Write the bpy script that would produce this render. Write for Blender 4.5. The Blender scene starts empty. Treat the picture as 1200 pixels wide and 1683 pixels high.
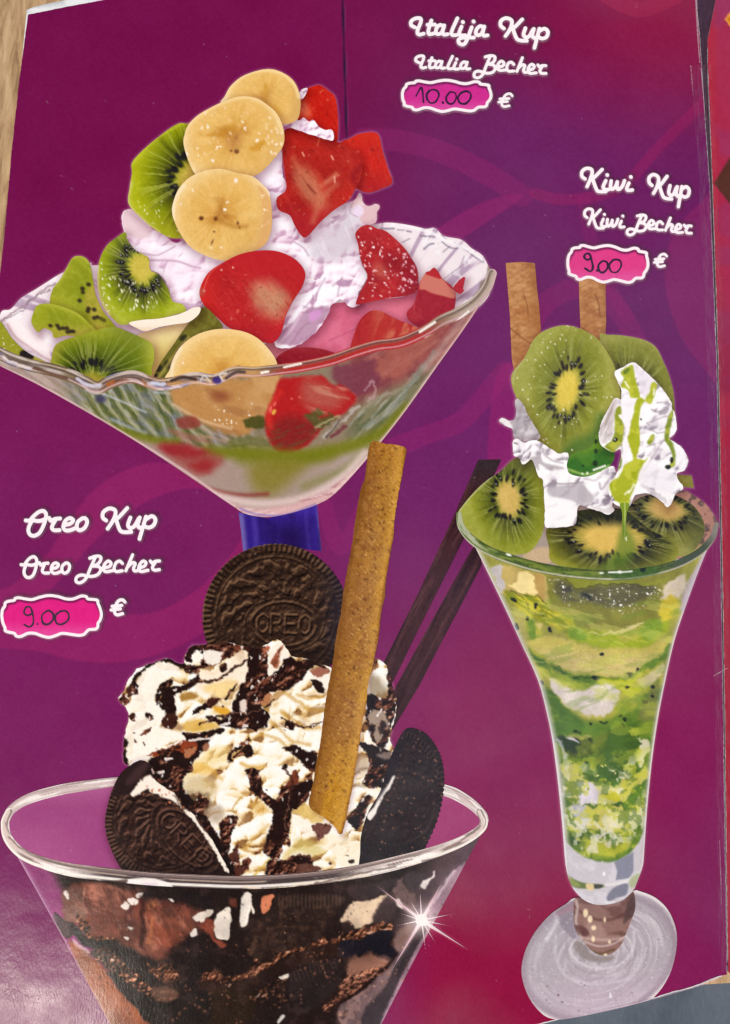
import bpy, math, random
import numpy as np

# ---------------------------------------------------------------- camera, sky, sun, exposure
scene = bpy.context.scene
PX = 0.19e-3                                       # metres of page per picture pixel at the centre
FPX, W0, H0 = 1700., 1200., 1683.
TILT = math.radians(9.6)
DIST = FPX * PX
CAM = np.array([0., -DIST * math.sin(TILT), DIST * math.cos(TILT)])
cam_d = bpy.data.cameras.new('camera'); cam = bpy.data.objects.new('camera', cam_d)
scene.collection.objects.link(cam); scene.camera = cam
cam.location = CAM; cam.rotation_euler = (TILT, 0, 0)
cam_d.sensor_fit = 'VERTICAL'; cam_d.sensor_height = 36.; cam_d.lens = FPX / H0 * 36.
cam_d.clip_start = .01; cam_d.clip_end = 50.
cam_d.dof.use_dof = True; cam_d.dof.focus_distance = DIST * 1.0; cam_d.dof.aperture_fstop = 22.

SUN_AZ, SUN_EL = math.radians(223.), math.radians(67.4)       # direction TO the sun: azimuth from +x, elevation
sdir = np.array([math.cos(SUN_EL) * math.cos(SUN_AZ), math.cos(SUN_EL) * math.sin(SUN_AZ), math.sin(SUN_EL)])
world = bpy.data.worlds.new('World'); scene.world = world; world.use_nodes = True
nt = world.node_tree; nt.nodes.clear()
sky = nt.nodes.new('ShaderNodeTexSky'); sky.sky_type = 'NISHITA'; sky.sun_disc = False
sky.sun_elevation = SUN_EL; sky.sun_rotation = math.pi / 2 - SUN_AZ
bg = nt.nodes.new('ShaderNodeBackground'); bg.inputs['Strength'].default_value = .075
wo = nt.nodes.new('ShaderNodeOutputWorld')
nt.links.new(sky.outputs[0], bg.inputs[0]); nt.links.new(bg.outputs[0], wo.inputs[0])
sl = bpy.data.lights.new('sun', 'SUN'); sl.energy = 3.0; sl.angle = math.radians(.5); sl.color = (1., .925, .81)
so = bpy.data.objects.new('sun', sl); scene.collection.objects.link(so)
from mathutils import Vector
so.rotation_euler = Vector(-sdir).to_track_quat('-Z', 'Y').to_euler(); so.location = (0, 0, 2)
scene.view_settings.view_transform = 'Standard'; scene.view_settings.look = 'None'
scene.view_settings.exposure = 0.; scene.view_settings.gamma = 1.; scene.view_settings.use_curve_mapping = False
scene.render.film_transparent = False
# ---------------------------------------------------------------- print painter (numpy)
def _h(ix, iy, s):
    n = (ix.astype(np.int64) * 374761393 + iy.astype(np.int64) * 668265263 + int(s) * 974634777) & 0xffffffff
    n = ((n ^ (n >> 13)) * 1274126177) & 0xffffffff
    n = ((n ^ (n >> 16)) * 2246822519) & 0xffffffff
    return ((n ^ (n >> 15)) & 0xffffff) / 16777216.0

def vn(x, y, s=0):
    ix, iy = np.floor(x), np.floor(y)
    fx, fy = x - ix, y - iy
    fx = fx * fx * fx * (fx * (fx * 6 - 15) + 10)
    fy = fy * fy * fy * (fy * (fy * 6 - 15) + 10)
    a, b = _h(ix, iy, s), _h(ix + 1, iy, s)
    c, d = _h(ix, iy + 1, s), _h(ix + 1, iy + 1, s)
    return (a + (b - a) * fx) * (1 - fy) + (c + (d - c) * fx) * fy

def fbm(x, y, sc=20., o=4, s=0, g=.5):
    v = np.zeros_like(x); a = 1.; t = 0.
    for i in range(o):
        v += a * vn(x / sc, y / sc, s + i * 7); t += a; a *= g; sc *= .5
    return v / t                                   # 0..1, mean .5

def rot(x, y, cx, cy, deg):
    a = math.radians(deg); c, s = math.cos(a), math.sin(a)
    dx, dy = x - cx, y - cy
    return dx * c + dy * s, -dx * s + dy * c

def streak(x, y, deg, ln, wd, s=0, o=3):           # noise drawn out along a direction
    u, v = rot(x, y, 0, 0, deg)
    return fbm(u / ln * 20, v / wd * 20, 20., o, s)

def cells(x, y, sc, s=0):                          # distance to the nearest jittered point, its random number
    gx, gy = np.floor(x / sc), np.floor(y / sc)
    best = np.full(x.shape, 9e9); rid = np.zeros_like(x)
    for i in (-1, 0, 1):
        for j in (-1, 0, 1):
            cx, cy = gx + i, gy + j
            px = (cx + .15 + .7 * _h(cx, cy, s)) * sc; py = (cy + .15 + .7 * _h(cx, cy, s + 31)) * sc
            d = (x - px) ** 2 + (y - py) ** 2
            m = d < best
            best = np.where(m, d, best); rid = np.where(m, _h(cx, cy, s + 77), rid)
    return np.sqrt(best), rid

def sst(a, b, v):
    t = np.clip((v - a) / (b - a), 0, 1)
    return t * t * (3 - 2 * t)

def cr(p, closed=True, n=6):                       # Catmull-Rom
    p = np.asarray(p, float)
    if closed: q = np.vstack([p[-1:], p, p[:2]])
    else: q = np.vstack([2 * p[:1] - p[1:2], p, 2 * p[-1:] - p[-2:-1]])
    t = np.linspace(0, 1, n, endpoint=False)[:, None]
    out = []
    for i in range(1, len(q) - 2):
        a, b, c, d = q[i - 1], q[i], q[i + 1], q[i + 2]
        out.append(.5 * (2 * b + (c - a) * t + (2 * a - 5 * b + 4 * c - d) * t * t + (3 * b - a - 3 * c + d) * t ** 3))
    out = np.vstack(out)
    if not closed: out = np.vstack([out, p[-1:]])
    return out

def sdp(x, y, P):                                  # signed distance to a polygon, negative inside
    P = np.asarray(P, float); Q = np.roll(P, -1, 0)
    d = np.full(x.shape, 9e9); ins = np.zeros(x.shape, bool)
    for (ax, ay), (bx, by) in zip(P, Q):
        ex, ey = bx - ax, by - ay
        L = ex * ex + ey * ey
        if L < 1e-12: continue
        wx, wy = x - ax, y - ay
        t = np.clip((wx * ex + wy * ey) / L, 0, 1)
        d = np.minimum(d, (wx - ex * t) ** 2 + (wy - ey * t) ** 2)
        c = (ay > y) != (by > y)
        if ey != 0: ins ^= c & (wx < wy * ex / ey)
    d = np.sqrt(d)
    return np.where(ins, -d, d)

def sdl(x, y, P):                                  # distance to a polyline, 0..1 along it, signed side offset
    P = np.asarray(P, float)
    d = np.full(x.shape, 9e9); tt = np.zeros_like(x); sd = np.zeros_like(x)
    l = np.hypot(*(P[1:] - P[:-1]).T); S = np.concatenate([[0], np.cumsum(l)]); T = max(S[-1], 1e-9)
    for i in range(len(P) - 1):
        (ax, ay), (bx, by) = P[i], P[i + 1]
        ex, ey = bx - ax, by - ay; L = ex * ex + ey * ey
        if L < 1e-12: continue
        wx, wy = x - ax, y - ay
        t = np.clip((wx * ex + wy * ey) / L, 0, 1)
        q = (wx - ex * t) ** 2 + (wy - ey * t) ** 2
        m = q < d
        d = np.where(m, q, d); tt = np.where(m, (S[i] + t * l[i]) / T, tt)
        sd = np.where(m, np.sign(ex * wy - ey * wx), sd)
    d = np.sqrt(d)
    return d, tt, d * sd

def C3(c): return np.asarray(c, float)

def ramp(t, st):
    xs = [a for a, _ in st]
    return np.stack([np.interp(t, xs, [c[k] for _, c in st]) for k in range(3)], 1)

def Z(ox, oy, s):                                  # coordinates read off an enlarged detail
    return lambda p: [(ox + a / s, oy + b / s) for a, b in p]

class Ink:
    """colours (sRGB 0..255) at a set of page points, painted layer over layer"""
    def __init__(s, x, y): s.x, s.y, s.c = x, y, np.zeros((len(x), 3))
    def mix(s, m, col):
        col = C3(col); m = np.clip(m, 0, 1)[:, None]
        s.c += (col - s.c) * m
    def fill(s, col): s.c[:] = C3(col)
    def _near(s, p, mg):
        p = np.asarray(p, float); a, b = p.min(0) - mg, p.max(0) + mg
        return np.nonzero((s.x > a[0]) & (s.x < b[0]) & (s.y > a[1]) & (s.y < b[1]))[0]
    def pm(s, pts, soft=2, sm=True, wob=0, ws=8, sd=0, grow=0):
        P = cr(pts, True, 5) if sm else np.asarray(pts, float)
        m = np.zeros(len(s.x)); i = s._near(P, soft + wob + grow + 1)
        if len(i) == 0: return m
        x, y = s.x[i], s.y[i]
        if wob:
            x, y = x + wob * 2 * (fbm(x, y, ws, 3, sd + 5) - .5), y + wob * 2 * (fbm(x, y, ws, 3, sd + 55) - .5)
        m[i] = 1 - sst(-soft * .5, soft * .5, sdp(x, y, P) - grow)
        return m
    def patch(s, pts, col, soft=2, a=1, sm=True, wob=0, ws=8, sd=0, grow=0):
        s.mix(a * s.pm(pts, soft, sm, wob, ws, sd, grow), col)
    def lm(s, pts, w=2, soft=1.2, taper=0, sm=True, wob=0, ws=8, sd=0):
        P = cr(pts, False, 6) if sm and len(pts) > 2 else np.asarray(pts, float)
        m = np.zeros(len(s.x)); i = s._near(P, w + soft + wob + 1)
        if len(i) == 0: return m
        x, y = s.x[i], s.y[i]
        if wob: x, y = x + wob * 2 * (fbm(x, y, ws, 3, sd + 5) - .5), y + wob * 2 * (fbm(x, y, ws, 3, sd + 55) - .5)
        d, t, _ = sdl(x, y, P)
        ww = w * .5 * (1 - taper * np.abs(2 * t - 1) ** 2) if taper else w * .5
        m[i] = 1 - sst(-soft * .5, soft * .5, d - ww)
        return m
    def line(s, pts, col, w=2, soft=1.2, a=1, taper=0, sm=True, wob=0, ws=8, sd=0):
        s.mix(a * s.lm(pts, w, soft, taper, sm, wob, ws, sd), col)
    def dots(s, L, col, soft=1.2, a=1):            # (x, y, rx, ry, deg)
        for q in L:
            px, py, rx = q[:3]; ry = q[3] if len(q) > 3 else rx; dg = q[4] if len(q) > 4 else 0
            R = max(rx, ry) + soft + 1
            i = np.nonzero((np.abs(s.x - px) < R) & (np.abs(s.y - py) < R))[0]
            if len(i) == 0: continue
            u, v = rot(s.x[i], s.y[i], px, py, dg)
            d = (np.hypot(u / rx, v / ry) - 1) * min(rx, ry)
            m = a * (1 - sst(-soft * .5, soft * .5, d))
            s.c[i] += (C3(col) - s.c[i]) * m[:, None]
    def sprinkle(s, sc, r, col, dens=.5, sd=0, soft=1., m=1, a=1, st=(1, 1, 0), wp=.25):
        w = sc * wp
        u, v = rot(s.x + w * (2 * vn(s.x / sc * 2.3, s.y / sc * 2.3, sd + 91) - 1), s.y + w * (2 * vn(s.x / sc * 2.3, s.y / sc * 2.3, sd + 92) - 1), 0, 0, st[2])
        d, k = cells(u / st[0], v / st[1], sc, sd)
        rr = r * (.5 + k / max(dens, 1e-6) * .8)
        s.mix(a * m * (k < dens) * (1 - sst(-soft * .5, soft * .5, d - rr)), col)
    def grain(s, amt, sc=2.5, sd=0, o=2):
        s.c += (fbm(s.x, s.y, sc, o, sd) - .5)[:, None] * 2 * amt
    def tint(s, amt, sc, col, sd=0, o=3):          # cloudy patches of a colour
        s.mix(amt * sst(.45, .7, fbm(s.x, s.y, sc, o, sd)), col)
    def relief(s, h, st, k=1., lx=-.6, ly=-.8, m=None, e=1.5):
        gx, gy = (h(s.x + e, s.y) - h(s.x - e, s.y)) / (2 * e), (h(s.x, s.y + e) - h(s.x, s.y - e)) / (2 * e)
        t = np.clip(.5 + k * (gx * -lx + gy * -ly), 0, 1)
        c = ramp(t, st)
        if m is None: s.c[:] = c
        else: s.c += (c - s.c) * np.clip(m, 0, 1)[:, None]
        return t

def creamh(sc, sd, bill=.5):                       # folded, lumpy whipped height field
    def h(x, y):
        wx = x + sc * 1.2 * (fbm(x, y, sc * 1.6, 2, sd + 1) - .5); wy = y + sc * 1.2 * (fbm(x, y, sc * 1.6, 2, sd + 2) - .5)
        big = vn(wx / sc / 1.9, wy / sc / 1.9, sd + 6); f = vn(wx / sc, wy / sc, sd)
        a = np.sqrt((2 * vn(wx / sc / 1.3, wy / sc / 1.3, sd + 4) - 1) ** 2 + .015)
        return sc * (1.5 * big + .6 * f - bill * a + .12 * fbm(wx, wy, sc * .42, 2, sd + 9))
    return h

def puff(sc, sd, big=1.0, fine=.35):               # soft rounded lumps of whipped cream
    def h(x, y):
        wx = x + sc * .9 * (fbm(x, y, sc * 1.4, 2, sd + 1) - .5) ; wy = y + sc * .9 * (fbm(x, y, sc * 1.4, 2, sd + 2) - .5)
        d, k = cells(wx, wy, sc, sd); e, _ = cells(wx * .9 + 7, wy * 1.1, sc * 2.3, sd + 5); g, _ = cells(wx, wy, sc * .5, sd + 8)
        return sc * (.55 * np.exp(-(d / sc / .55) ** 2) * (.5 + .7 * k) + big * 1.1 * np.exp(-(e / sc / 1.25) ** 2) + fine * .28 * np.exp(-(g / sc / .28) ** 2))
    return h

def kiwi(K, cx, cy, ax, ay, dg=0, rc=.28, rs=.45, n=42, sd=1, core=(232, 205, 110), ring=(62, 72, 30), mid=(128, 138, 42),
         out=(160, 166, 56), seedc=(28, 25, 30), wet=.3, cw=1., spr=.16, ss=.042):
    u, v = rot(K.x, K.y, cx, cy, dg)
    u, v = u / ax, v / ay
    u = u + .05 * (fbm(K.x, K.y, 30, 2, sd + 3) - .5); v = v + .05 * (fbm(K.x, K.y, 30, 2, sd + 4) - .5)
    r, th = np.hypot(u * cw, v), np.arctan2(v, u)
    ray = fbm(np.cos(th) * 14 + 50, np.sin(th) * 14 + 50, 1., 2, sd)              # along the rays
    ray2 = vn(np.cos(th) * 26 + 90, np.sin(th) * 26 + 90, sd + 8)
    rr = r + .10 * (ray - .5)
    K.c[:] = ramp(rr, [(0, core), (rc * .8, core), (rc * 1.18, .5 * C3(core) + .5 * C3(mid)), (rc * 1.45, .45 * C3(mid) + .55 * C3(ring)),
                       (rs, ring), (rs + .14, .5 * C3(ring) + .5 * C3(mid)), (rs + .3, mid), (.9, out), (1.05, .8 * C3(out) + .2 * C3((235, 230, 150)))])
    fal = sst(rc * .9, rc * 1.4, r) * (1 - sst(.62, .98, r))
    K.mix(.55 * fal * sst(.55, .8, ray2), .45 * C3(out) + .55 * C3((205, 205, 140)))
    K.mix(.35 * fal * sst(.55, .8, ray), .55 * C3(ring))
    g = np.random.default_rng(sd); a0 = np.arange(n) / n * 2 * math.pi
    A, B, Cc = math.radians(dg), [], []
    for a in a0:
        a += g.normal(0, .05); q = rs * (1 + g.normal(0, spr)) ; l = g.uniform(.75, 1.25)
        uu, vv = q * math.cos(a) / cw, q * math.sin(a)
        px, py = uu * ax, vv * ay
        X, Y = cx + px * math.cos(A) - py * math.sin(A), cy + px * math.sin(A) + py * math.cos(A)
        d = math.degrees(math.atan2(py, px)) + dg
        s0 = ss * math.sqrt(ax * ay) * l
        B.append((X, Y, max(s0 * 1.35, 1.6), max(s0 * .66, 1.1), d))
        if g.random() < wet: Cc.append((X + g.normal(0, 1), Y - 1, .9, .8, 0))
    K.dots(B, seedc, 2.2, .9)
    K.dots(Cc, (225, 225, 215), 1., .8)
    K.grain(9, 3.2, sd + 5); K.grain(6, 14, sd + 6)

def banana(K, cx, cy, r, sd=1, hi=.25, brown=()):
    u, v = (K.x - cx) / r, (K.y - cy) / r
    d = np.hypot(u, v) + .05 * (fbm(K.x, K.y, 25, 2, sd) - .5)
    K.c[:] = ramp(d, [(0, (204, 148, 68)), (.25, (219, 166, 82)), (.5, (226, 177, 93)), (.78, (230, 184, 104)), (.95, (238, 202, 138)), (1.1, (247, 226, 188))])
    th = np.arctan2(v, u)
    lob = np.cos(3 * th + sd)                                                     # three seed chambers
    K.mix(.6 * sst(-.1, .9, lob) * (1 - sst(.05, .5, d)), (172, 110, 36)); K.mix(.4 * (1 - sst(.0, .22, d)), (170, 112, 60))
    K.mix(.25 * sst(.5, .8, vn(np.cos(th) * 16 + 9, np.sin(th) * 16 + 9, sd)) * sst(.15, .4, d) * (1 - sst(.6, .95, d)), (240, 205, 138))
    K.tint(.35, 22, (236, 196, 118), sd + 2)
    K.mix(.35 * sst(.2, 1., .7 * u + .7 * v) * sst(.45, .95, d), (190, 136, 70)); K.mix(.3 * sst(.3, 1., -.6 * u - .8 * v) * sst(.5, .9, d), (250, 226, 180))
    K.dots(brown, (92, 48, 28), 3, .85)
    K.grain(7, 3, sd + 3); K.grain(5, 10, sd + 4)
    if hi: K.sprinkle(8, 1.6, (255, 240, 220), hi, sd + 6, 1.5, m=sst(.45, .62, fbm(K.x, K.y, 26, 2, sd + 12)), st=(1, 1.6, -20))

def berry(K, cx, cy, dg, red=(196, 40, 36), deep=(150, 22, 30), pale=(222, 130, 96), pw=26, pl=60, pa=.8, sd=1, glit=0):
    K.fill(red)
    f = streak(K.x, K.y, dg, 34, 4, sd)
    K.mix(.45 * sst(.45, .8, fbm(K.x, K.y, 44, 2, sd + 1)), deep)
    u, v = rot(K.x, K.y, cx, cy, dg)
    q = np.hypot(u / pl, v / pw) + .35 * (f - .5) + .3 * (fbm(K.x, K.y, 26, 2, sd + 41) - .5)
    K.mix(pa * (1 - sst(.25, 1.05, q)), pale)
    K.mix(.12 * sst(.5, .8, f), (222, 116, 90)); K.mix(.1 * sst(.5, .8, 1 - f), deep); K.sprinkle(13, 1.1, (232, 150, 110), .35, sd + 51, 1.6, a=.5, st=(1, 1.6, dg)); K.sprinkle(15, 1.5, .7 * C3(deep), .35, sd + 53, 2.2, a=.5); mottle(K, .1, 36, sd + 7)
    K.grain(9, 3, sd + 2)
    if glit:
        K.sprinkle(6.5, 1.6, (255, 205, 205), glit, sd + 3, 1.4, m=sst(.42, .6, fbm(K.x, K.y, 30, 2, sd + 8)), a=.85)
        K.sprinkle(9, 2.0, (255, 240, 240), glit * .4, sd + 4, 1.2)

def pathband(K, pts, w, fn, side=1, n=8, soft=1.3):  # a band along a path: fn(t along, q across -1..1) -> colour, alpha
    P = cr(pts, False, n)
    i = K._near(P, w + 3)
    if len(i) == 0: return
    d, t, sd = sdl(K.x[i], K.y[i], P)
    q = sd / (w * .5)
    col, a = fn(t, q, K.x[i], K.y[i])
    m = a * (1 - sst(-soft * .5, soft * .5, d - w * .5))
    K.c[i] += (col - K.c[i]) * np.clip(m, 0, 1)[:, None]

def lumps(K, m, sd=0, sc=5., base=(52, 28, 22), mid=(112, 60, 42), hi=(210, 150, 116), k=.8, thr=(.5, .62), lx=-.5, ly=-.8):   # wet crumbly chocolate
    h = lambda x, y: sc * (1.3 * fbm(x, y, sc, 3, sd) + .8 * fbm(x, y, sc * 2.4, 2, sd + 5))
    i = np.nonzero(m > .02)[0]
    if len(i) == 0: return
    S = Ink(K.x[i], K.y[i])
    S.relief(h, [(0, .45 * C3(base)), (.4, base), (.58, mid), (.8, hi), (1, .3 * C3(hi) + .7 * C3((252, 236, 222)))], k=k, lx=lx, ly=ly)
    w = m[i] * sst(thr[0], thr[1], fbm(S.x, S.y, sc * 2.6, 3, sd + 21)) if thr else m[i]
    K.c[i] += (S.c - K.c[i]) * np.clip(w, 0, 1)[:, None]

def swirl(K, amp, sc, sd=0, fine=.35):              # organic edges: the paint is laid on wandering coordinates
    x, y = K.x, K.y
    K.x = x + amp * 2 * (fbm(x, y, sc, 2, sd) - .5) + amp * fine * 2 * (vn(x / sc * 4.3, y / sc * 4.3, sd + 3) - .5)
    K.y = y + amp * 2 * (fbm(x, y, sc, 2, sd + 7) - .5) + amp * fine * 2 * (vn(x / sc * 4.3, y / sc * 4.3, sd + 9) - .5)
    return x, y
def mottle(K, amt, sc, sd=0): K.c *= (1 + amt * 2 * (fbm(K.x, K.y, sc, 3, sd) - .5))[:, None]

def lace(x, y, sc, w, sd=0):                        # thin wandering filaments
    f = fbm(x, y, sc, 2, sd); return 1 - sst(0, w, np.abs(f - .5))

PIECES = []            # (picture, name, sdf(x, y), bounds, paint(Ink), spacing, options)
def piece(pic, name, pts, paint, sp=1.6, sm=True, wob=0, ws=7, sd=0, n=6, **kw):
    P = cr(pts, True, n) if sm else np.asarray(pts, float)
    def f(x, y):
        if wob:
            x, y = x + wob * 2 * (fbm(x, y, ws, 3, sd + 5) - .5), y + wob * 2 * (fbm(x, y, ws, 3, sd + 55) - .5)
        return sdp(x, y, P)
    a, b = P.min(0) - 1 - wob, P.max(0) + 1 + wob
    PIECES.append(dict(pic=pic, name=name, f=f, b=(a[0], a[1], b[0], b[1]), paint=paint, sp=sp, **kw))

def ribbon(pic, name, pts, w, paint, sp=1.4, n=8, **kw):                          # band of changing width along a path
    P = cr(pts, False, n); l = np.concatenate([[0], np.cumsum(np.hypot(*(P[1:] - P[:-1]).T))]); l /= l[-1]
    W = np.interp(l, np.linspace(0, 1, len(w)), w)
    def f(x, y):
        d, t, _ = sdl(x, y, P)
        return d - np.interp(t, l, W) * .5
    m = max(w) * .5 + 1
    a, b = P.min(0) - m, P.max(0) + m
    PIECES.append(dict(pic=pic, name=name, f=f, b=(a[0], a[1], b[0], b[1]), paint=paint, sp=sp, path=P, **kw))

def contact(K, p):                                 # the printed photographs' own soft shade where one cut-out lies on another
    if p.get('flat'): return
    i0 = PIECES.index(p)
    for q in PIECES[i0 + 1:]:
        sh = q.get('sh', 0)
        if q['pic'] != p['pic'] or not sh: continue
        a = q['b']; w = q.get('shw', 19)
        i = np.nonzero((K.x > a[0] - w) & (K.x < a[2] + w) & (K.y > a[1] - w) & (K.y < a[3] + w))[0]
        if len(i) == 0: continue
        d = q['f'](K.x[i] - 3, K.y[i] - 5)  # wide top end is a dark stand-in for the shaded table in the gap
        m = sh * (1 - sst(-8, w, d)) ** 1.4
        K.c[i] *= 1 - m[:, None] * C3((.75, 1., .9))  # first strip is the page edge's highlight, painted as a pale line
# ---------------------------------------------------------------- the page's printed ground, with a reflection veil painted in
def page_paint(K):
    x, y = K.x, K.y
    K.fill((114, 17, 73))
    K.mix(.9 * sst(250, 900, y), (121, 31, 92))
    K.mix(.7 * sst(480, 820, x + .15 * (y - 300)) * (1 - sst(700, 1150, y)) * sst(40, 240, y), (104, 40, 102))  # print's purple, shifted further to paint in the bluish reflection veil
    q = sst(560, 800, x + .25 * (y - 1100)) * sst(820, 1150, y + .35 * (x - 800))
    K.mix(.8 * q, (136, 30, 82))
    K.mix(.85 * sst(1250, 1620, y + .25 * np.abs(x - 800)) * sst(620, 740, x) * (1 - sst(900, 1160, x)), (141, 17, 56))
    K.mix(.5 * sst(1000, 1200, x) * sst(1000, 1400, y), (122, 34, 86))
    K.mix(.75 * (1 - sst(0, 360, np.hypot((x - 1160) * .8, (y + 30)))), (150, 36, 66))
    lt = (148, 36, 104)
    def mot(p, a=.75, c=lt, soft=3): K.patch(p, c, soft, a * .7)
    band = K.pm([(-30, 985), (20, 962), (70, 920), (105, 870), (150, 810), (200, 776), (260, 760), (330, 785), (400, 850), (420, 930), (380, 1000), (330, 1042),
                 (270, 1072), (200, 1088), (130, 1086), (60, 1070), (-30, 1055)], 3)
    hole = K.pm([(75, 985), (120, 930), (165, 880), (215, 840), (270, 812), (330, 803), (385, 830), (398, 880), (350, 945), (300, 985), (245, 1008), (190, 1006), (130, 985)], 3)
    K.mix(.7 * band * (1 - hole), (146, 35, 98))
    K.mix(.25 * hole, (112, 34, 92))
    def ring(p, w, a=.7, c=lt): K.line(p, c, w, 3, a * .7)
    ring([(600, 228), (660, 232), (730, 252), (800, 285), (858, 322)], 36, .55)
    K.patch([(860, 322), (800, 365), (745, 400), (690, 420), (650, 470), (640, 440), (720, 375), (800, 330)], lt, 3, .6)
    ring([(880, 318), (920, 328), (980, 322), (1030, 300), (1080, 245), (1160, 165)], 18, .5, (164, 34, 92))
    ring([(960, 330), (968, 380), (985, 440), (1030, 520)], 22, .4)
    ring([(862, 600), (880, 520), (930, 478), (985, 480), (1030, 530), (1060, 600)], 34, .55)
    mot([(1210, 300), (1150, 335), (1110, 380), (1092, 440), (1105, 520), (1145, 590), (1210, 630)], .5, (160, 40, 100))
    ring([(640, 738), (700, 715), (760, 690), (830, 610)], 32, .6)
    K.patch([(800, 900), (810, 640), (850, 600), (845, 700), (850, 800)], lt, 3, .55)
    ring([(530, 820), (560, 900), (600, 830)], 26, .5)
    ring([(990, -10), (1050, 15), (1110, -5)], 26, .5, (176, 44, 80))
    K.line([(563, -5), (570, 236)], (44, 22, 52), 3.2, 1.4, .95)
    K.line([(566.5, -5), (573.5, 236)], (120, 60, 110), 1.2, 1., .5)
    ds = np.hypot(x - 693, y - 1512); K.mix(.7 * (1 - sst(0, 46, ds)) ** 1.5, (250, 190, 196)); e, t, _ = sdl(x, y, np.array([(693, 1512), (772, 1562)], float)); K.mix(.55 * (1 - sst(0, 6, e)) * (1 - t), (244, 170, 180))
    for q in PIECES:                                # pale feathered edge the cut-out photographs were pasted with
        if not (q['name'].startswith(('kiwi', 'banana', 'glass_back', 'whipped', 'strawberry', 'tall', 'cream_heap'))): continue
        a = q['b']; i = np.nonzero((x > a[0] - 6) & (x < a[2] + 6) & (y > a[1] - 6) & (y < a[3] + 6))[0]
        if len(i) == 0: continue
        K.c[i] += (C3((206, 168, 176)) - K.c[i]) * (.42 * (1 - sst(-1, 4.5, q['f'](x[i], y[i]))))[:, None]
    for q in PIECES:                                # soft printed glow and shade round the lettering
        if 'dist' not in q or q['name'] == 'handwritten_price': continue
        a = q['b']; i = np.nonzero((x > a[0] - 10) & (x < a[2] + 10) & (y > a[1] - 10) & (y < a[3] + 10))[0]
        if len(i) == 0: continue
        e = q['dist'](x[i] - 1.6, y[i] + 1.6) - q['w'] * .5
        K.c[i] += (C3((62, 46, 52)) - K.c[i]) * (.42 * (1 - sst(0, 8, e)))[:, None]
        e = q['dist'](x[i], y[i]) - q['w'] * .5
        K.c[i] += (C3((216, 176, 196)) - K.c[i]) * (.5 * (1 - sst(0, 2.4, e)))[:, None]
    K.grain(4, 3, 3); K.sprinkle(62, .7, (176, 120, 150), .25, 71, 1.4, a=.5, st=(1, 1.3, 30)); K.grain(3, 60, 9)
# ---------------------------------------------------------------- fruit sundae in the fluted bowl
A = 'fruit_sundae_picture'
WH = (250, 240, 240)
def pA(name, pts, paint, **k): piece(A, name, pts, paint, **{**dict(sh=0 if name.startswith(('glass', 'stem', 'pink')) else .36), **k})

def a_stem(K):
    K.fill((50, 30, 124)); u = (K.x - 396 - (K.y - 845) * .1) / 130
    K.mix(sst(.25, .6, u) * (1 - sst(.6, .95, u)) * sst(846, 880, K.y), (34, 18, 78))
    K.mix(.8 * (1 - sst(.0, .07, u)), (120, 108, 172)); K.mix(.7 * sst(.93, .99, u), (116, 104, 164)); K.mix(.5 * (1 - sst(.0, .06, np.abs(u - .16))), (84, 66, 160)); K.mix(.4 * (1 - sst(.0, .04, np.abs(u - .82))), (76, 58, 150)); K.mix(.35 * sst(.5, .7, fbm(K.x, K.y * .4, 16, 2, 5)), (26, 14, 62))
    K.mix(.5 * (1 - sst(838, 852, K.y)), (70, 48, 165)); K.grain(5, 3, 2)
pA('stem', [(392, 842), (440, 852), (521, 826), (524, 860), (529, 906), (462, 898), (400, 908), (396, 870)], a_stem, sm=False)

def a_inside(K):
    x, y = K.x, K.y
    K.fill((246, 232, 234))
    th = np.arctan2(y - 640, x - 560)
    s = fbm(th * 34, np.hypot(x - 560, y - 640) / 90, 1., 3, 4)
    K.mix(.55 * sst(.55, .72, s), (208, 180, 200)); K.mix(.5 * sst(.62, .78, s), (150, 120, 150))
    K.mix(.6 * sst(.6, .75, fbm(x, y, 16, 3, 8)), (255, 250, 250))
    T = Z(600, 350, 5.4545)
    for p, w in (([(140, 142), (200, 142), (260, 140)], 3.2), ([(290, 152), (350, 155)], 2), ([(375, 162), (412, 170)], 3), ([(500, 205), (545, 210)], 3.5), ([(570, 210), (625, 215)], 3),
                 ([(690, 260), (760, 310), (830, 320)], 2.5), ([(800, 270), (850, 300), (930, 350)], 2.5), ([(690, 200), (725, 235)], 3), ([(950, 370), (1010, 410), (1060, 440)], 3),
                 ([(530, 325), (575, 285), (615, 275)], 3.5), ([(335, 265), (400, 230)], 2), ([(780, 535), (850, 480), (890, 390)], 1.6), ([(700, 600), (790, 530)], 1.6), ([(700, 350), (760, 300)], 2)):
        K.line(T(p), (140, 122, 142), w, 2.2, .75)
    K.line(T([(330, 100), (500, 150), (600, 180), (700, 230), (850, 300), (960, 350), (1050, 420)]), (255, 250, 250), 5, 4, .8)
    K.patch(T([(1100, 480), (1140, 480), (1150, 600), (1080, 690), (960, 740), (880, 790), (1010, 700), (1030, 620), (1085, 580)]), (140, 122, 110), 3, .85)
    B = Z(0, 420, 4.8)
    K.line(B([(0, 520), (120, 440), (230, 370), (330, 280), (440, 220)]), (168, 140, 150), 4, 3, .8, wob=3)
    K.line(B([(30, 500), (160, 450), (270, 330), (400, 270)]), (120, 95, 110), 1.6, 1.2, .6, wob=3)
    K.patch(B([(70, 520), (120, 500), (230, 600), (300, 640), (380, 730), (400, 820), (300, 770), (200, 690), (110, 610)]), (255, 240, 238), 3, .9)
    K.line(B([(60, 545), (120, 640), (230, 720), (330, 790), (400, 830)]), (215, 180, 180), 4, 3, .7)
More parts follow.
